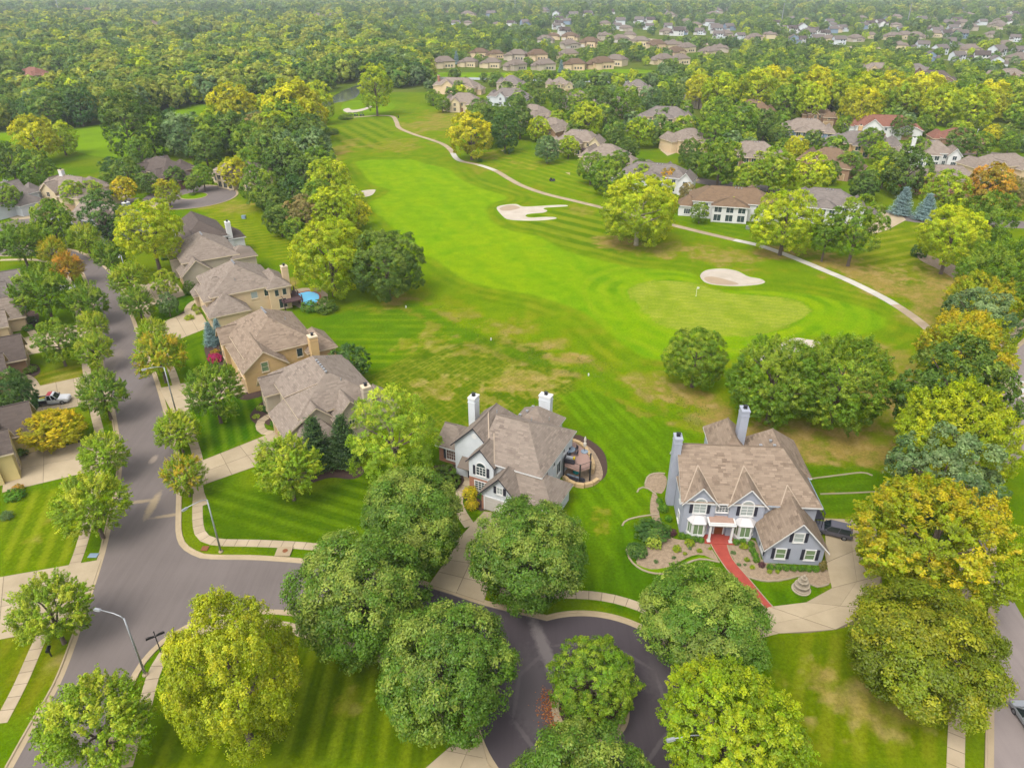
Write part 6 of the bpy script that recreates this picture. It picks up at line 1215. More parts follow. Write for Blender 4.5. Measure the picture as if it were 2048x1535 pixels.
for (u, v, w, tn, lab, kz) in ((512,772,14,'hedge',"clipped round bush in the tan gable's border",.9),(524,769,14,'hedge',"clipped round bush in the tan gable's border",.9),(535,766,12,'hedge',"clipped round bush in the tan gable's border",.9)): shrub(u, v, w, 'clipped', tn, lab, kz, "bushes under the tan gable")
for (u, v, w, tn, lab, kz) in ((538,815,26,'deep',"dark rounded shrub in the curved bed of the khaki house",.8),(522,815,20,'pale',"pale yellow grassy shrub in the curved bed of the khaki house",.6),(512,832,16,'pale',"low golden ground shrub at the tip of the curved bed",.5),(548,846,18,'hedge',"clipped bush beside the curved white walk",.9),(430,703,20,'orange',"orange flowering shrub beside the blue spruces",.6),(445,695,10,'hedge',"narrow columnar evergreen beside the orange flowers",2.2),(453,710,11,'hedge',"narrow columnar evergreen at the tan house's front corner",2.0),(390,616,14,'pale',"round lime-yellow bush beside the beige house's walk",.9),(396,624,13,'pale',"second lime-yellow bush by the beige house's garage",.9),(378,634,20,'lime',"low yellow-green shrub at the curved walk",.6),(378,575,26,'dark',"tall dark shrub at the beige house's front corner",1.5),(322,502,14,'deep',"dark clipped bush beside the khaki house",.8),(330,515,18,'deep',"low dark hedge under the big ash",.6),
 (30,905,44,'dark',"dark clipped mound beside the yellow house's walk",.6),(28,988,40,'hedge',"clipped hedge at the end of the wide jointed driveway",.6),(35,976,26,'orange',"orange-topped bush behind the clipped hedge",.8),(60,738,26,'olive',"clipped olive hedge beside the half-dry lawn",.7),(35,728,26,'deep',"dark hedge behind the olive one",.6),(42,765,26,'dark',"dark bush beside the truck's driveway",.9),(35,845,20,'hedge',"green bush under the golden crabapple's left side",.8),(105,885,30,'hedge',"bright green bush below the golden crabapple, left one",.7),(135,880,26,'hedge',"bright green bush below the golden crabapple, right one",.8),(40,705,34,'brown',"coppery bush in front of a left-hand house",.8),(50,640,40,'dark',"dark bush in the bed beside the shaded lawn",.5),(55,655,24,'hedge',"green bush at the bed's lower end",.6),
 (618,612,34,'hedge',"green bush at the pool's near edge",.9),(650,610,48,'dark',"dark green bush at the pool's right edge",.8),(570,580,26,'deep',"dark shrubs behind the pool fence",.6),(1840,500,34,'deep',"dark conical bush in the edged bed by the side street",1.1),(85,375,22,'dark',"rounded dark bush beside the big tan house",.8),(95,395,26,'hedge',"low hedge before the big tan house",.5),(385,388,12,'dark',"dark clipped bush on the far turning island",.7),(960,320,12,'hedge',"small round bush beside the yellow tree's shade",.8),(1022,300,16,'green',"low bush on the mown slope beside the dark trees",.8),(690,233,30,'green',"low bushes beside the parked golf carts",.5),(660,262,34,'dark',"dark scrub at the pond's near end",.5),(1440,425,24,'hedge',"green shrub below the white stucco house",.7),(1420,412,22,'brown',"brown-tinged shrub below the white stucco house",.8),(1540,436,20,'dark',"dark shrub at the stucco house's arches",.7),(1870,360,26,'wine',"purple plum bush beside the brick-gabled house",1.1),(12,1030,26,'bluegreen',"grey-blue spruce mound cut by the view's edge",.9)): shrub(u, v, w, 'shrub', tn, lab, kz)
fb = bpy.data.meshes.new("pink_flowers"); fl = bpy.data.objects.new("flower_patch", CR['shrub'][0]); fl.scale = (1.3, 2.6, .5); fx, fy = g(430, 718); fl.location = (fx, fy, .3); fl.rotation_euler = (0, 0, .5); fl["leaf_tint"] = [*C(222, 40, 100, .62), 1.0]; fl["leaf_tip"] = [*C(240, 90, 150, .62), 1.0]; link(fl); tag(fl, "patch of bright pink flowers beside the curved walk", "flowers")
# tall grass tufts and fallen leaves
P_ = []
for _ in range(5000):
    t0 = R.random(); q = [(815,605),(960,680),(1080,722),(1170,738),(1300,815),(1420,860)]; i = min(4, int(t0*5)); f = t0*5-i; u = q[i][0]*(1-f)+q[i+1][0]*f+R.gauss(20, 45); v = q[i][1]*(1-f)+q[i+1][1]*f-R.gauss(5, 13); x, y = g(u, v)
    if float(vnoise(np.array([x]), np.array([y]), 5.0, 40)[0]) > .5: P_.append((x, y, 0.05))
P_ = np.array(P_); nn_ = unit(rng.normal(size=P_.shape)*.6+np.array([0, -.3, .3])); lv_ = rng.random((len(P_), 3)); tg = link(bpy.data.objects.new("tall_grass", leaves_mesh("tall_grass", P_, nn_, rng.uniform(.14, .34, len(P_)), lv_, .35))); tg["leaf_tint"] = [*C(104, 136, 16, .55), 1.0]; tg["leaf_tip"] = [*C(146, 156, 50, .55), 1.0]; tag(tg, "tufts of unmown grass along the old ditch beside the fairway", "grass", kind="stuff")
a_ = rng.uniform(math.radians(150), math.radians(250), 900); r_ = IR+rng.normal(.2, .45, 900)+np.abs(rng.normal(0, .4, 900)); P_ = np.c_[IC[0]+r_*np.cos(a_), IC[1]+r_*np.sin(a_), np.full(900, .15)]; P_[r_ > IR, 2] = .05
lo = link(bpy.data.objects.new("fallen_leaves", leaves_mesh("fallen_leaves", P_, unit(np.array([0, 0, 1.0])+rng.normal(size=P_.shape)*.25), rng.uniform(.1, .22, 900), rng.random((900, 3)), .7))); lo["leaf_tint"] = [*C(190, 105, 45, .6), 1.0]; lo["leaf_tip"] = [*C(225, 150, 80, .6), 1.0]; tag(lo, "orange fallen leaves drifted against the turning island's kerb", "leaves", kind="stuff")

# ------------------------------------------------------------------ street furniture
def lamp(u, v, hu, hv, label, hgt=8.9, s=1.0):
    x, y = g(u, v); hx, hy = g(hu, hv, hgt*.97); rz = math.atan2(hy-y, hx-x); e = empty("street_lamp", (x, y, 0), rz); tag(e, label, "street lamp")
    MB().lathe([(0, 0), (.3, 0), (.3, .12), (.2, .25), (0, .25)], 12).build("base", M['kerb'], e)
    MB().tube([(0, 0, .2), (0, 0, hgt*.5), (0, 0, hgt-.4)], [.13*s, .1*s, .075*s], 10).build("pole", M['galv'], e, smooth=True)
    L_ = 2.6; MB().tube([(0, 0, hgt-.55), (.35, 0, hgt-.2), (1.1, 0, hgt+.02), (L_, 0, hgt+.12)], [.065*s, .055*s, .05*s, .045*s], 8).build("arm", M['galv'], e, smooth=True)
    hd = MB().box(L_-.1, L_+.75, -.17, .17, hgt+.02, hgt+.2, tx=.1, ty=.05).build("lamp_head", M['galv'], e, bevel=.03); MB().box(L_+.1, L_+.65, -.13, .13, hgt-.05, hgt+.02).build("lens", M['lamp'], hd)
lamp(291,1349,200,1224,"grey street lamp at the corner of the side street beside the birch"); lamp(442,1103,395,1008,"street lamp on the verge by the corner pavement of the striped lawn"); lamp(352,822,299,740,"street lamp on the verge beside a broad driveway apron"); lamp(135,496,102,442,"tall street lamp at the outside of the road bend"); lamp(261,578,231,541,"street lamp rising behind a verge maple at the upper street")
lamp(1243,238,1237,213,"street lamp among trees at the bend beyond the tan house"); lamp(1944,300,1957,276,"street lamp with a raised curved arm beside the far right side street"); lamp(1380,1588,1338,1484,"lamp head poking out beside the bright yellow-green maple"); lamp(256,374,251,350,"small street lamp at the far cul-de-sac")
def post_sign(u, v, label):
    x, y = g(u, v); e = empty("street_sign", (x, y, 0), .6); tag(e, label, "street sign")
    MB().tube([(0, 0, 0), (0, 0, 3.2)], [.06, .05], 8).tube([(0, 0, 3.2), (0, 0, 3.35)], [.09, .01], 8).build("post", M['black'], e)
    for sg in (-1, 1):
        MB().tube([(0, 0, 2.4), (sg*.35, 0, 2.75), (sg*.9, 0, 2.85)], .03, 6).build("bracket", M['black'], e); MB().box(min(sg*.1, sg*.95), max(sg*.1, sg*.95), -.02, .02, 2.45, 2.72).build("name_plate", M['black'], e)
post_sign(322, 1304, "black street-name post with curved brackets at the corner kerb")
def mailbox(u, v, rz, label, n=1):
    x, y = g(u, v); e = empty("mailbox", (x, y, 0), rz); tag(e, label, "mailbox"); MB().box(-.06, .06, -.06, .06, 0, 1.05).box(-.05, .05, -.35, .35, .92, 1.0).build("post", M['black'], e)
    b = MB().prism([(-.17, 0), (.17, 0), (.17, .2), (.12, .3), (0, .35), (-.12, .3), (-.17, .2)], 'y', -.42, .42).build("box", M['black'], e); b.location = (0, 0, 1.05); MB().box(.17, .2, -.05, .0, 1.2, 1.42).build("flag", M['black'], e)
mailbox(103, 1312, .3, "black mailbox on the verge below an airy young maple"); mailbox(1094, 1206, .1, "black mailbox on the cul-de-sac verge, left of a pair"); mailbox(1102, 1206, .1, "black mailbox on the cul-de-sac verge, right of a pair")
def box_thing(name, u, v, sx, sy, sz, mat, label, cat, lid=True, rz=0.0, extra=None):
    x, y = g(u, v); e = empty(name, (x, y, 0), rz); tag(e, label, cat); MB().box(-sx/2, sx/2, -sy/2, sy/2, 0, sz, tx=.02, ty=.02).build("body", M[mat], e, bevel=.02)
    if lid: MB().box(-sx/2-.04, sx/2+.04, -sy/2-.04, sy/2+.04, sz, sz+.06).build("lid", M[mat], e, bevel=.015)
box_thing("storm_inlet", 568, 1104, 1.9, 1.6, .14, 'kerb', "concrete storm drain inlet with a round lid beside the side street", "storm drain"); x, y = g(572, 1102); MB().lathe([(0, 0), (.34, 0), (.34, .03), (0, .03)], 18).build("inlet_lid", M['wooddoor'], bpy.data.objects["storm_inlet"]).location = (.15, .1, .2)
box_thing("utility_cover", 187, 1111, 1.1, .7, .06, 'bluegrey', "flat pale blue utility cover set in the verge", "utility cover"); box_thing("kerb_utility_cover", 410, 1097, .8, .8, .06, 'wooddoor', "small square utility cover at the corner ramp", "utility cover")
box_thing("utility_box", 488, 437, 1.2, .9, .9, 'bluegrey', "pale green utility box on the striped back lawn", "utility box"); box_thing("air_conditioner", 1495, 458, 1.0, 1.0, .9, 'galv', "grey air conditioner in the grass behind the stucco house", "air conditioner"); box_thing("path_bin", 797, 236, .5, .5, 1.1, 'black', "black bin beside the start of the cart path", "bin"); box_thing("white_marker", 955, 318, .4, .4, .8, 'trim', "white marker post beside the cart path bend", "marker")
for (u, v, lab) in ((982,680,"white course marker stake at the ditch's dry grass"),(1177,751,"white course marker stake beside the plaid lawn"),(812,615,"pair of pale course markers beside the dark oak")): box_thing("course_marker", u, v, .25, .25, .5, 'trim', lab, "marker", False)
x, y = g(1392, 592); e = empty("golf_flag", (x, y, 0)); tag(e, "golf flag on its pin in the putting green", "flag"); MB().tube([(0, 0, 0), (0, 0, 2.3)], .03, 6).build("pin", M['trim'], e); MB().box(0, .5, -.012, .012, 1.85, 2.25).build("flag", M['trim'], e); MB().lathe([(.02, .012), (.11, .012), (.11, .02), (.02, .02)], 12).build("cup", M['trim'], e)
# power line poles far behind
for (u, v, hh) in ((120,31,38),(358,33,34),(527,30,34),(720,27,32),(1030,36,34),(1562,50,32),(1813,52,32),(605,158,13),(680,152,13)):
    x, y = g(u, v); e = empty("power_pole", (x, y, 0), .5); tag(e, "slim pale steel power pole rising above the far trees" if hh > 20 else "short wooden power pole among the woods by the pond", "power pole", "far power poles" if hh > 20 else "short power poles"); MB().tube([(0, 0, 0), (0, 0, hh)], [.7 if hh > 20 else .25, .35 if hh > 20 else .2], 8).build("pole", M['galv'], e)
    for k in range(3): MB().tube([(-2.2, 0, hh-2-k*2.5), (2.2, 0, hh-2-k*2.5)], .12, 5).build("crossarm", M['galv'], e)
# ------------------------------------------------------------------ vehicles
def wheels(e, xs, w, r=.36):
    for wx in xs:
        for sg in (-1, 1):
            t_ = MB().tube([(0, -.12, 0), (0, -.1, 0), (0, .1, 0), (0, .12, 0)], [r*.86, r, r, r*.86], 16).build("wheel", M['tyre'], e); t_.location = (wx, sg*(w/2-.1), r); MB().tube([(0, sg*.11, 0), (0, sg*.14, 0)], [r*.62, r*.5], 12).build("rim", M['rim'], t_)
def car(name, u, v, rz, L_, W, Hh, paint, label, suv=False, cat="car"):
    x, y = g(u, v); e = empty(name, (x, y, 0), rz); tag(e, label, cat); h0 = .32; hb = .98 if suv else .85
    prof = [(-L_/2+.05, h0+.05), (-L_/2, .62), (-L_/2+.04, hb), (L_*.2, hb), (L_/2-.25, hb-.12), (L_/2-.03, hb-.3), (L_/2, .5), (L_/2-.08, h0)]
    MB().prism(prof, 'y', -W/2, W/2).build("body", M[paint], e, bevel=.07)
    c0, c1 = -L_/2+(.12 if suv else .75), L_*.2+.12; t0, t1 = -L_/2+(.42 if suv else 1.45), L_*.2-.62; zt = Hh-.06; a, b_ = W/2-.06, W/2-.26
    v8 = [(c0, -a, hb-.02), (c1, -a, hb-.02), (c1, a, hb-.02), (c0, a, hb-.02), (t0, -b_, zt), (t1, -b_, zt), (t1, b_, zt), (t0, b_, zt)]
    MB().add(v8, [(0, 1, 5, 4), (1, 2, 6, 5), (2, 3, 7, 6), (3, 0, 4, 7)]).build("glazing", M['carglass'], e)
    MB().box(t0-.05, t1+.05, -b_-.02, b_+.02, zt-.03, Hh, tx=.08, ty=.05).build("roof", M[paint], e, bevel=.03)
    p = MB()
    for sg in (-1, 1):
        p.tube([v8[1 if sg < 0 else 2], v8[5 if sg < 0 else 6]], .045, 5); p.tube([v8[0 if sg < 0 else 3], v8[4 if sg < 0 else 7]], .07, 5); xm = (c0+c1)/2; p.tube([(xm, sg*a, hb), ((t0+t1)/2, sg*b_, zt)], .05, 5)
    p.build("pillar", M[paint], e)
    for sg in (-1, 1):
        MB().box(L_/2-.28, L_/2-.05, sg*(W/2-.28)-.17, sg*(W/2-.28)+.17, hb-.32, hb-.17).build("headlight", M['lamp'], e); MB().box(-L_/2-.02, -L_/2+.1, sg*(W/2-.25)-.16, sg*(W/2-.25)+.16, hb-.25, hb-.08).build("tail_light", M['taillight'], e); MB().box(c1-.35, c1-.15, sg*(W/2+.09)-.09, sg*(W/2+.09)+.09, hb+.02, hb+.16).build("mirror", M[paint], e)
    wheels(e, (-L_*.3, L_*.31), W, .37 if suv else .33); return e
car("suv", 1663, 1066, math.radians(158), 4.9, 1.98, 1.72, 'cargrey', "grey SUV with black glass parked on the pad behind the grey house's garage", True)
car("parked_car", 536, 926, math.radians(-60), 4.6, 1.85, 1.45, 'carred', "maroon car half hidden behind the full green maple on the wide driveway")
car("parked_car", 130, 581, math.radians(25), 4.7, 1.85, 1.45, 'carwhite', "white car parked in the shade of the large dark maple"); car("parked_car", 38, 411, math.radians(40), 4.6, 1.85, 1.45, 'carwhite', "white car on the gravel drive beside the rounded tree"); car("parked_car", 66, 407, math.radians(-15), 4.8, 1.85, 1.45, 'carblue', "blue-grey car on the gravel drive in front of the big tan house"); car("parked_car", 44, 622, math.radians(-60), 4.6, 1.85, 1.45, 'carblue', "blue car tucked beside the white garage door")
car("moving_car", 2062, 1452, math.radians(-90), 4.8, 1.9, 1.5, 'carsilver', "silver car on the right-hand road, cut by the view's edge")
def pickup():
    x, y = g(104, 806); e = empty("pickup_truck", (x, y, 0), math.radians(14)); tag(e, "white pickup truck with a red cab roof and loaded bed on a driveway", "truck"); W = 1.95
    MB().prism([(-.35, .45), (-.35, 1.12), (1.35, 1.14), (2.55, 1.05), (2.9, .95), (2.98, .55), (2.9, .42)], 'y', -W/2, W/2).build("body", M['carwhite'], e, bevel=.07)
    a, b_ = W/2-.05, W/2-.22; v8 = [(-.35, -a, 1.1), (1.4, -a, 1.1), (1.4, a, 1.1), (-.35, a, 1.1), (-.25, -b_, 1.82), (.75, -b_, 1.82), (.75, b_, 1.82), (-.25, b_, 1.82)]
    MB().add(v8, [(0, 1, 5, 4), (1, 2, 6, 5), (2, 3, 7, 6), (3, 0, 4, 7)]).build("glazing", M['carglass'], e); MB().box(-.3, .82, -b_-.03, b_+.03, 1.8, 1.9, tx=.06, ty=.05).build("cab_roof", M['carwhite'], e, bevel=.03); MB().box(-.28, .4, -b_+.04, b_-.04, 1.9, 1.94).build("roof_panel", M['signred'], e)
    p = MB()
    for sg in (-1, 1): p.tube([v8[1 if sg < 0 else 2], v8[5 if sg < 0 else 6]], .05, 5).tube([v8[0 if sg < 0 else 3], v8[4 if sg < 0 else 7]], .09, 5).tube([(.5, sg*a, 1.1), (.3, sg*b_, 1.82)], .07, 5)
    p.build("pillar", M['carwhite'], e)
    bd = MB().box(-2.95, -.4, -W/2, W/2, .62, .72).box(-2.95, -.4, W/2-.06, W/2, .72, 1.14).box(-2.95, -.4, -W/2, -W/2+.06, .72, 1.14).box(-2.98, -2.9, -W/2, W/2, .62, 1.12).box(-.46, -.4, -W/2, W/2, .7, 1.5).build("truck_bed", M['dtrim'], e)
    MB().box(-2.6, -.7, -.75, .3, .72, .98).build("bed_board", M['greenglass'], e); MB().tube([(-1.8, .35, .95), (-.9, .5, 1.05)], .16, 8).build("yellow_tool", M['yellowp'], e); MB().box(-1.0, 1.6, -W/2-.12, -W/2-.02, .38, .46).build("running_board", M['galv'], e)
    for sg in (-1, 1): MB().box(2.8, 2.97, sg*.72-.16, sg*.72+.16, .72, .92).build("headlight", M['lamp'], e); MB().box(-3.0, -2.94, sg*.85-.08, sg*.85+.08, .75, 1.05).build("tail_light", M['taillight'], e); MB().box(1.15, 1.3, sg*1.08-.12, sg*1.08+.12, 1.15, 1.4).build("mirror", M['black'], e)
    MB().box(2.9, 3.06, -.9, .9, .45, .65).build("bumper", M['galv'], e, bevel=.03); wheels(e, (-1.85, 1.95), W, .4)
pickup()
def cart(u, v, rz, label):
    x, y = g(u, v); e = empty("golf_cart", (x, y, 0), rz); tag(e, label, "golf cart", "golf carts by the tee"); MB().prism([(-1.1, .3), (-1.1, .8), (-.2, .85), (-.1, .45), (.5, .45), (.65, .9), (1.15, .65), (1.2, .3)], 'y', -.6, .6).build("body", M['shutter'], e, bevel=.05); MB().box(-1.0, .7, -.62, .62, 1.8, 1.9, tx=.05, ty=.05).build("canopy", M['shutter'], e)
    for a, b_ in ((-.95, -.55), (-.95, .55), (.62, -.55), (.62, .55)): MB().tube([(a, b_, .8), (a, b_, 1.82)], .03, 5).build("post", M['black'], e)
    MB().box(-.75, -.2, -.55, .55, .85, 1.0).build("seat", M['cushion'], e); wheels(e, (-.75, .8), 1.2, .22)
for u in (701, 712, 724): cart(u, 232, .3+(u % 3)*.1, "dark golf cart parked in the row by the tee")
x, y = g(1104, 362); e = empty("mower", (x, y, 0), .4); tag(e, "dark ride-on mower on the slope above the cart path", "mower"); MB().prism([(-.9, .25), (-.9, .75), (-.1, .8), (0, .5), (.4, .5), (.5, .85), (1.0, .75), (1.05, .25)], 'y', -.45, .45).build("body", M['shutter'], e, bevel=.05); MB().box(-.7, -.2, -.3, .3, .8, 1.25, tx=.05).build("seat", M['black'], e); MB().box(-.5, .6, -.85, .85, .12, .3).build("deck", M['shutter'], e); wheels(e, (-.6, .75), 1.1, .28)
# ------------------------------------------------------------------ fountain
x, y = g(1602, 1178); e = empty("garden_fountain", (x, y, 0)); tag(e, "three-tiered cast stone garden fountain on the lawn beside the curved drive", "fountain")
MB().lathe([(0, 0), (1.1, 0), (1.13, .12), (1.05, .16), (0, .16)], 28).build("plinth", M['fountain'], e)
for r0, z0, z1 in ((.85, .16, .8), (.6, .8, 1.4), (.36, 1.4, 1.9)):
    b_ = MB().lathe([(.22, z0), (.18, z0+.25), (r0*.6, z1-.22), (r0, z1-.06), (r0+.06, z1), (r0-.04, z1), (r0-.12, z1-.08), (.2, z1-.1), (0, z1-.1)], 28).build("bowl", M['fountain'], e, smooth=True)
MB().lathe([(.14, 1.75), (.1, 2.0), (.2, 2.15), (.12, 2.3), (.04, 2.45), (0, 2.46)], 16).build("finial", M['fountain'], e, smooth=True); MB().lathe([(.95, .16), (1.0, .32), (.9, .34), (.85, .2)], 28).build("basin_rim", M['fountain'], e)
# ------------------------------------------------------------------ patio of the white house
def patio():
    dz = 2.5; DP = [g(u, v, dz) for u, v in ((1131,879),(1150,884),(1168,897),(1181,918),(1181,934),(1160,941),(1128,929))]
    fl_ = spline([g(*p) for p in ((1128,935),(1135,960),(1160,972),(1185,970),(1205,955),(1200,925),(1180,895),(1140,880))], .8, True); o = sheet("patio_floor", [tuple(p) for p in fl_], .06, M['gravel'])
    cxy = np.array(DP).mean(0); e = empty("raised_deck", (cxy[0], cxy[1], 0)); tag(e, "raised brown deck with black railing beside the white house", "deck"); loc = [(p[0]-cxy[0], p[1]-cxy[1]) for p in DP]
    MB().prism(loc, 'z', dz-.3, dz-.05).build("deck_frame", M['paver'], e)
    # boards across the deck
    xs = [p[0] for p in loc]; ys = [p[1] for p in loc]; n = 26
    for k in range(n):
        y0 = min(ys)+(max(ys)-min(ys))*k/n; y1 = min(ys)+(max(ys)-min(ys))*(k+1)/n-.02; ym = (y0+y1)/2; X = []
        for i in range(len(loc)):
            (ax, ay), (bx, by) = loc[i], loc[(i+1) % len(loc)]
            if (ay < ym) != (by < ym): X.append(ax+(bx-ax)*(ym-ay)/(by-ay))
        if len(X) >= 2: MB().box(min(X), max(X), y0, y1, dz-.05, dz).build("board", M['paver'], e)
    for i in (3, 4, 5): a, b_ = loc[i], loc[(i+1) % 7]; MB().tube([(*a, dz+1.0), (*b_, dz+1.0)], .035, 6).tube([(*a, dz+.15), (*b_, dz+.15)], .02, 5).build("rail", M['black'], e)
    for i in (3, 4, 5):
        a, b_ = loc[i], loc[(i+1) % 7]; m_ = MB(); nb = int(math.hypot(b_[0]-a[0], b_[1]-a[1])/.22)
        for k in range(nb): q = k/nb; m_.tube([(a[0]+(b_[0]-a[0])*q, a[1]+(b_[1]-a[1])*q, dz+.1), (a[0]+(b_[0]-a[0])*q, a[1]+(b_[1]-a[1])*q, dz+1.0)], .012, 4)
        m_.build("balusters", M['black'], e)
    for i in (3, 4, 5, 6): MB().box(loc[i][0]-.1, loc[i][0]+.1, loc[i][1]-.1, loc[i][1]+.1, 0, dz+1.05).build("deck_post", M['black'], e)
    tx, ty = g(1139, 898, dz+.7); t_ = empty("patio_table", (tx, ty, dz)); tag(t_, "round pale patio table on the deck", "table"); MB().lathe([(0, .68), (.85, .68), (.88, .72), (.85, .76), (0, .76)], 24).build("tabletop", M['cushion'], t_); MB().lathe([(.3, 0), (.3, .05), (.07, .1), (.07, .68)], 14).build("pedestal", M['black'], t_); MB().lathe([(0, .76), (.16, .76), (.2, .95), (.05, 1.0), (0, 1.0)], 12).build("centrepiece", M['dtrim'], t_)
    for k, a in enumerate((-1.7, -.6, .5, 1.6)):
        c_ = empty("patio_chair", (tx+1.15*math.cos(a), ty+1.15*math.sin(a), dz), a+math.pi/2); tag(c_, "dark metal chair drawn up to the round patio table", "chair", "chairs round the patio table"); MB().box(-.24, .24, -.24, .24, .42, .47).build("seat", M['dtrim'], c_); MB().box(-.24, .24, -.27, -.22, .47, .95).build("backrest", M['dtrim'], c_)
        for lx in (-.21, .21):
            for ly in (-.21, .21): MB().box(lx-.02, lx+.02, ly-.02, ly+.02, 0, .42).build("leg", M['dtrim'], c_)
    px, py = g(1169, 903, dz); p_ = empty("closed_parasol", (px, py, dz)); tag(p_, "closed cream parasol on a round grey base", "parasol"); MB().lathe([(0, 0), (.55, 0), (.55, .1), (.1, .16), (0, .16)], 18).build("base", M['cushion'], p_); MB().tube([(0, 0, .1), (0, 0, 2.9)], .03, 6).build("pole", M['black'], p_); MB().lathe([(.03, .9), (.22, 1.05), (.25, 1.6), (.15, 1.75), (.2, 2.2), (.06, 2.75), (0, 2.8)], 10).build("canopy", M['parasol'], p_)
    gx, gy = g(1139, 921, dz+.4); q_ = empty("gas_grill", (gx, gy, dz), -.35); tag(q_, "steel gas grill along the deck railing", "grill"); MB().box(-.8, .8, -.3, .3, .1, .9).build("cabinet", M['dtrim'], q_); MB().prism([(-.3, .9), (.3, .9), (.3, 1.05), (.15, 1.2), (-.3, 1.15)], 'x', -.5, .5).build("hood", M['galv'], q_); MB().box(.55, .8, -.2, .2, .9, 1.2).build("side_bin", M['yellowp'], q_)
    sx, sy = g(1145, 955, .3); s_ = empty("patio_sofa", (sx, sy, .06), -.5); tag(s_, "grey-cushioned wicker sofa under the raised deck's edge", "sofa"); MB().box(-1.0, 1.0, -.4, .4, .0, .35).box(-1.0, 1.0, -.42, -.3, .35, .75).build("frame", M['dtrim'], s_); [MB().box(-.95+k*.65, -.35+k*.65, -.28, .38, .35, .5).build("cushion", M['cushion'], s_, bevel=.04) for k in range(3)]
    ox, oy = g(1152, 943, .3); p2 = empty("garden_pouf", (ox, oy, .06)); tag(p2, "round teal seat on the lower patio", "stool"); MB().lathe([(0, 0), (.38, 0), (.5, .2), (.45, .42), (0, .46)], 16).build("cushion", M['teal'], p2, smooth=True); MB().lathe([(0, -.02), (.3, -.02), (.3, .0), (0, .0)], 12).build("foot", M['dtrim'], p2)
    fx_, fy_ = g(1162, 961, .3); f_ = empty("fire_bowl", (fx_, fy_, .06)); tag(f_, "dark round fire bowl on the lower patio", "fire pit"); MB().lathe([(.3, 0), (.35, .1), (.6, .3), (.62, .4), (.5, .4), (.4, .3), (0, .28)], 18).build("bowl", M['dtrim'], f_); MB().lathe([(0, .29), (.38, .3), (.3, .36), (0, .4)], 12).build("coals", M['black'], f_)
    wl_ = empty("stone_wall", (*g(1185, 968), 0)); tag(wl_, "curved wall of big honey-coloured limestone blocks round the patio", "wall"); wx, wy = wl_.location.x, wl_.location.y
    W1 = spline([g(*p) for p in ((1128,955),(1140,968),(1160,974),(1180,972),(1196,962))], 1.15); W2 = spline([g(*p, 1.2) for p in ((1132,872),(1150,876),(1168,886),(1180,905),(1187,925),(1184,935))], 1.15)
    for W_, hh in ((W1, .65), (W2, .95)):
        for i in range(len(W_)-1):
            a, b_ = W_[i], W_[i+1]; d = b_-a; L_ = np.linalg.norm(d); c0 = (a+b_)/2; rows = 1 if hh < .8 else 2
            for k in range(rows): s0 = MB().box(-L_/2+.015, L_/2-.015, -.28-R.uniform(0, .06), .28+R.uniform(0, .06), hh*k/rows+.01, hh*(k+1)/rows-.01, tx=.02, ty=.03).build("stone", M['stone'], wl_, bevel=.04); s0.location = (c0[0]-wx, c0[1]-wy, 0); s0.rotation_euler = (0, 0, math.atan2(d[1], d[0])+R.uniform(-.05, .05))
patio()
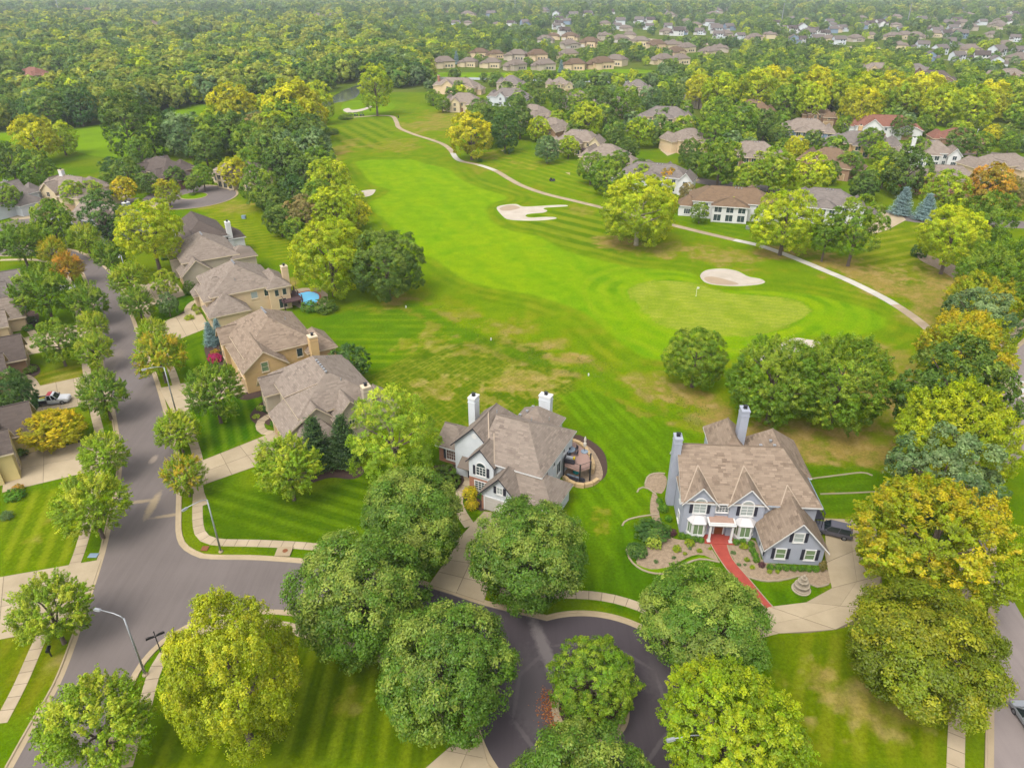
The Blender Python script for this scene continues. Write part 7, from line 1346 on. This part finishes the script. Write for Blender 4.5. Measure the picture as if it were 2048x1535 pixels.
# ------------------------------------------------------------------ swimming pool behind the beige house
def pool():
    P = spline([g(*p) for p in ((592,589),(602,585),(622,582),(640,588),(641,600),(630,612),(612,613),(600,605))], .6, True); D_2 = spline([g(*p) for p in ((560,588),(580,582),(610,576),(650,580),(655,606),(640,618),(610,620),(592,612),(575,608),(562,602))], .8, True)
    sheet("pool_deck", [tuple(p) for p in D_2], .05, M['path']); c_ = P.mean(0); e = empty("swimming_pool", (c_[0], c_[1], 0)); tag(e, "small bright blue swimming pool with a red brick rim under the sycamore", "pool")
    L_ = P-c_; nn = normals2(np.r_[L_, L_[:1]])[:len(L_)]; o = sheet("water", [tuple(p) for p in L_], .09, M['pool'], e, None); n = len(L_)
    V = [(x, y, .06) for x, y in L_+nn*-.45]+[(x, y, .16) for x, y in L_+nn*-.42]+[(x, y, .16) for x, y in L_]+[(x, y, .08) for x, y in L_]; sgn = 1
    F = [(k*n+i, k*n+(i+1) % n, (k+1)*n+(i+1) % n, (k+1)*n+i) for k in range(3) for i in range(n)]; mobj("coping", V, F, M['brick'], e)
    x, y = g(582, 612); e2 = empty("pool_pergola", (x, y, 0), A); tag(e2, "dark stained deck and stair posts between the beige house and the pool", "deck"); MB().box(-3.5, 3, -2.2, 2.2, 2.1, 2.3).build("platform", M['darkwood'], e2)
    for px_ in (-3.3, -.3, 2.8):
        for py_ in (-2.0, 2.0): MB().box(px_-.1, px_+.1, py_-.1, py_+.1, 0, 3.3).build("post", M['darkwood'], e2)
    for py_ in (-2.0, 2.0): MB().box(-3.4, 2.9, py_-.05, py_+.05, 3.1, 3.2).box(-3.4, 2.9, py_-.03, py_+.03, 2.45, 2.52).build("rail", M['darkwood'], e2)
    P2 = spline([g(*p) for p in ((549,594),(553,586),(562,580),(576,577),(592,573))], 2.0); e3 = empty("pool_fence", (P2[0][0], P2[0][1], 0)); tag(e3, "thin black metal fence behind the pool", "fence")
    for i in range(len(P2)): MB().box(P2[i][0]-P2[0][0]-.03, P2[i][0]-P2[0][0]+.03, P2[i][1]-P2[0][1]-.03, P2[i][1]-P2[0][1]+.03, 0, 1.35).build("post", M['black'], e3)
    for zz in (.2, 1.25): MB().tube([(p[0]-P2[0][0], p[1]-P2[0][1], zz) for p in P2], .02, 5).build("rail", M['black'], e3)
    for k, (u, v) in enumerate(((571,596),(577,601))): x, y = g(u, v); c2 = empty("sun_lounger", (x, y, .05), .6+k*.3); tag(c2, "low lounger on the tan pool deck", "lounger", "pool loungers"); MB().box(-.9, .5, -.3, .3, .25, .35).build("seat", M['cushion'], c2); MB().add([(.5, -.3, .25), (1.0, -.3, .75), (1.0, .3, .75), (.5, .3, .25), (.5, -.3, .35), (.95, -.3, .82), (.95, .3, .82), (.5, .3, .35)], [(0, 1, 2, 3), (4, 7, 6, 5), (0, 4, 5, 1), (3, 2, 6, 7)]).build("backrest", M['cushion'], c2); [MB().box(a-.03, a+.03, b_-.03, b_+.03, 0, .25).build("leg", M['dtrim'], c2) for a in (-.8, .4) for b_ in (-.25, .25)]
pool()
# ------------------------------------------------------------------ the air
hz = MB().box(-7000, 7000, -500, 9000, -1.2, 66.0).build("haze", M['black']); hz.data.materials.clear()
hm = bpy.data.materials.new("haze_air"); hm.use_nodes = True; t = hm.node_tree; t.nodes.remove(t.nodes["Principled BSDF"]); pv = t.nodes.new("ShaderNodeVolumePrincipled"); pv.inputs["Color"].default_value = (.84, .9, 1.0, 1); pv.inputs["Density"].default_value = .00011; pv.inputs["Anisotropy"].default_value = .2
t.links.new(pv.outputs[0], t.nodes["Material Output"].inputs["Volume"]); hz.data.materials.append(hm); hz["kind"] = "stuff"
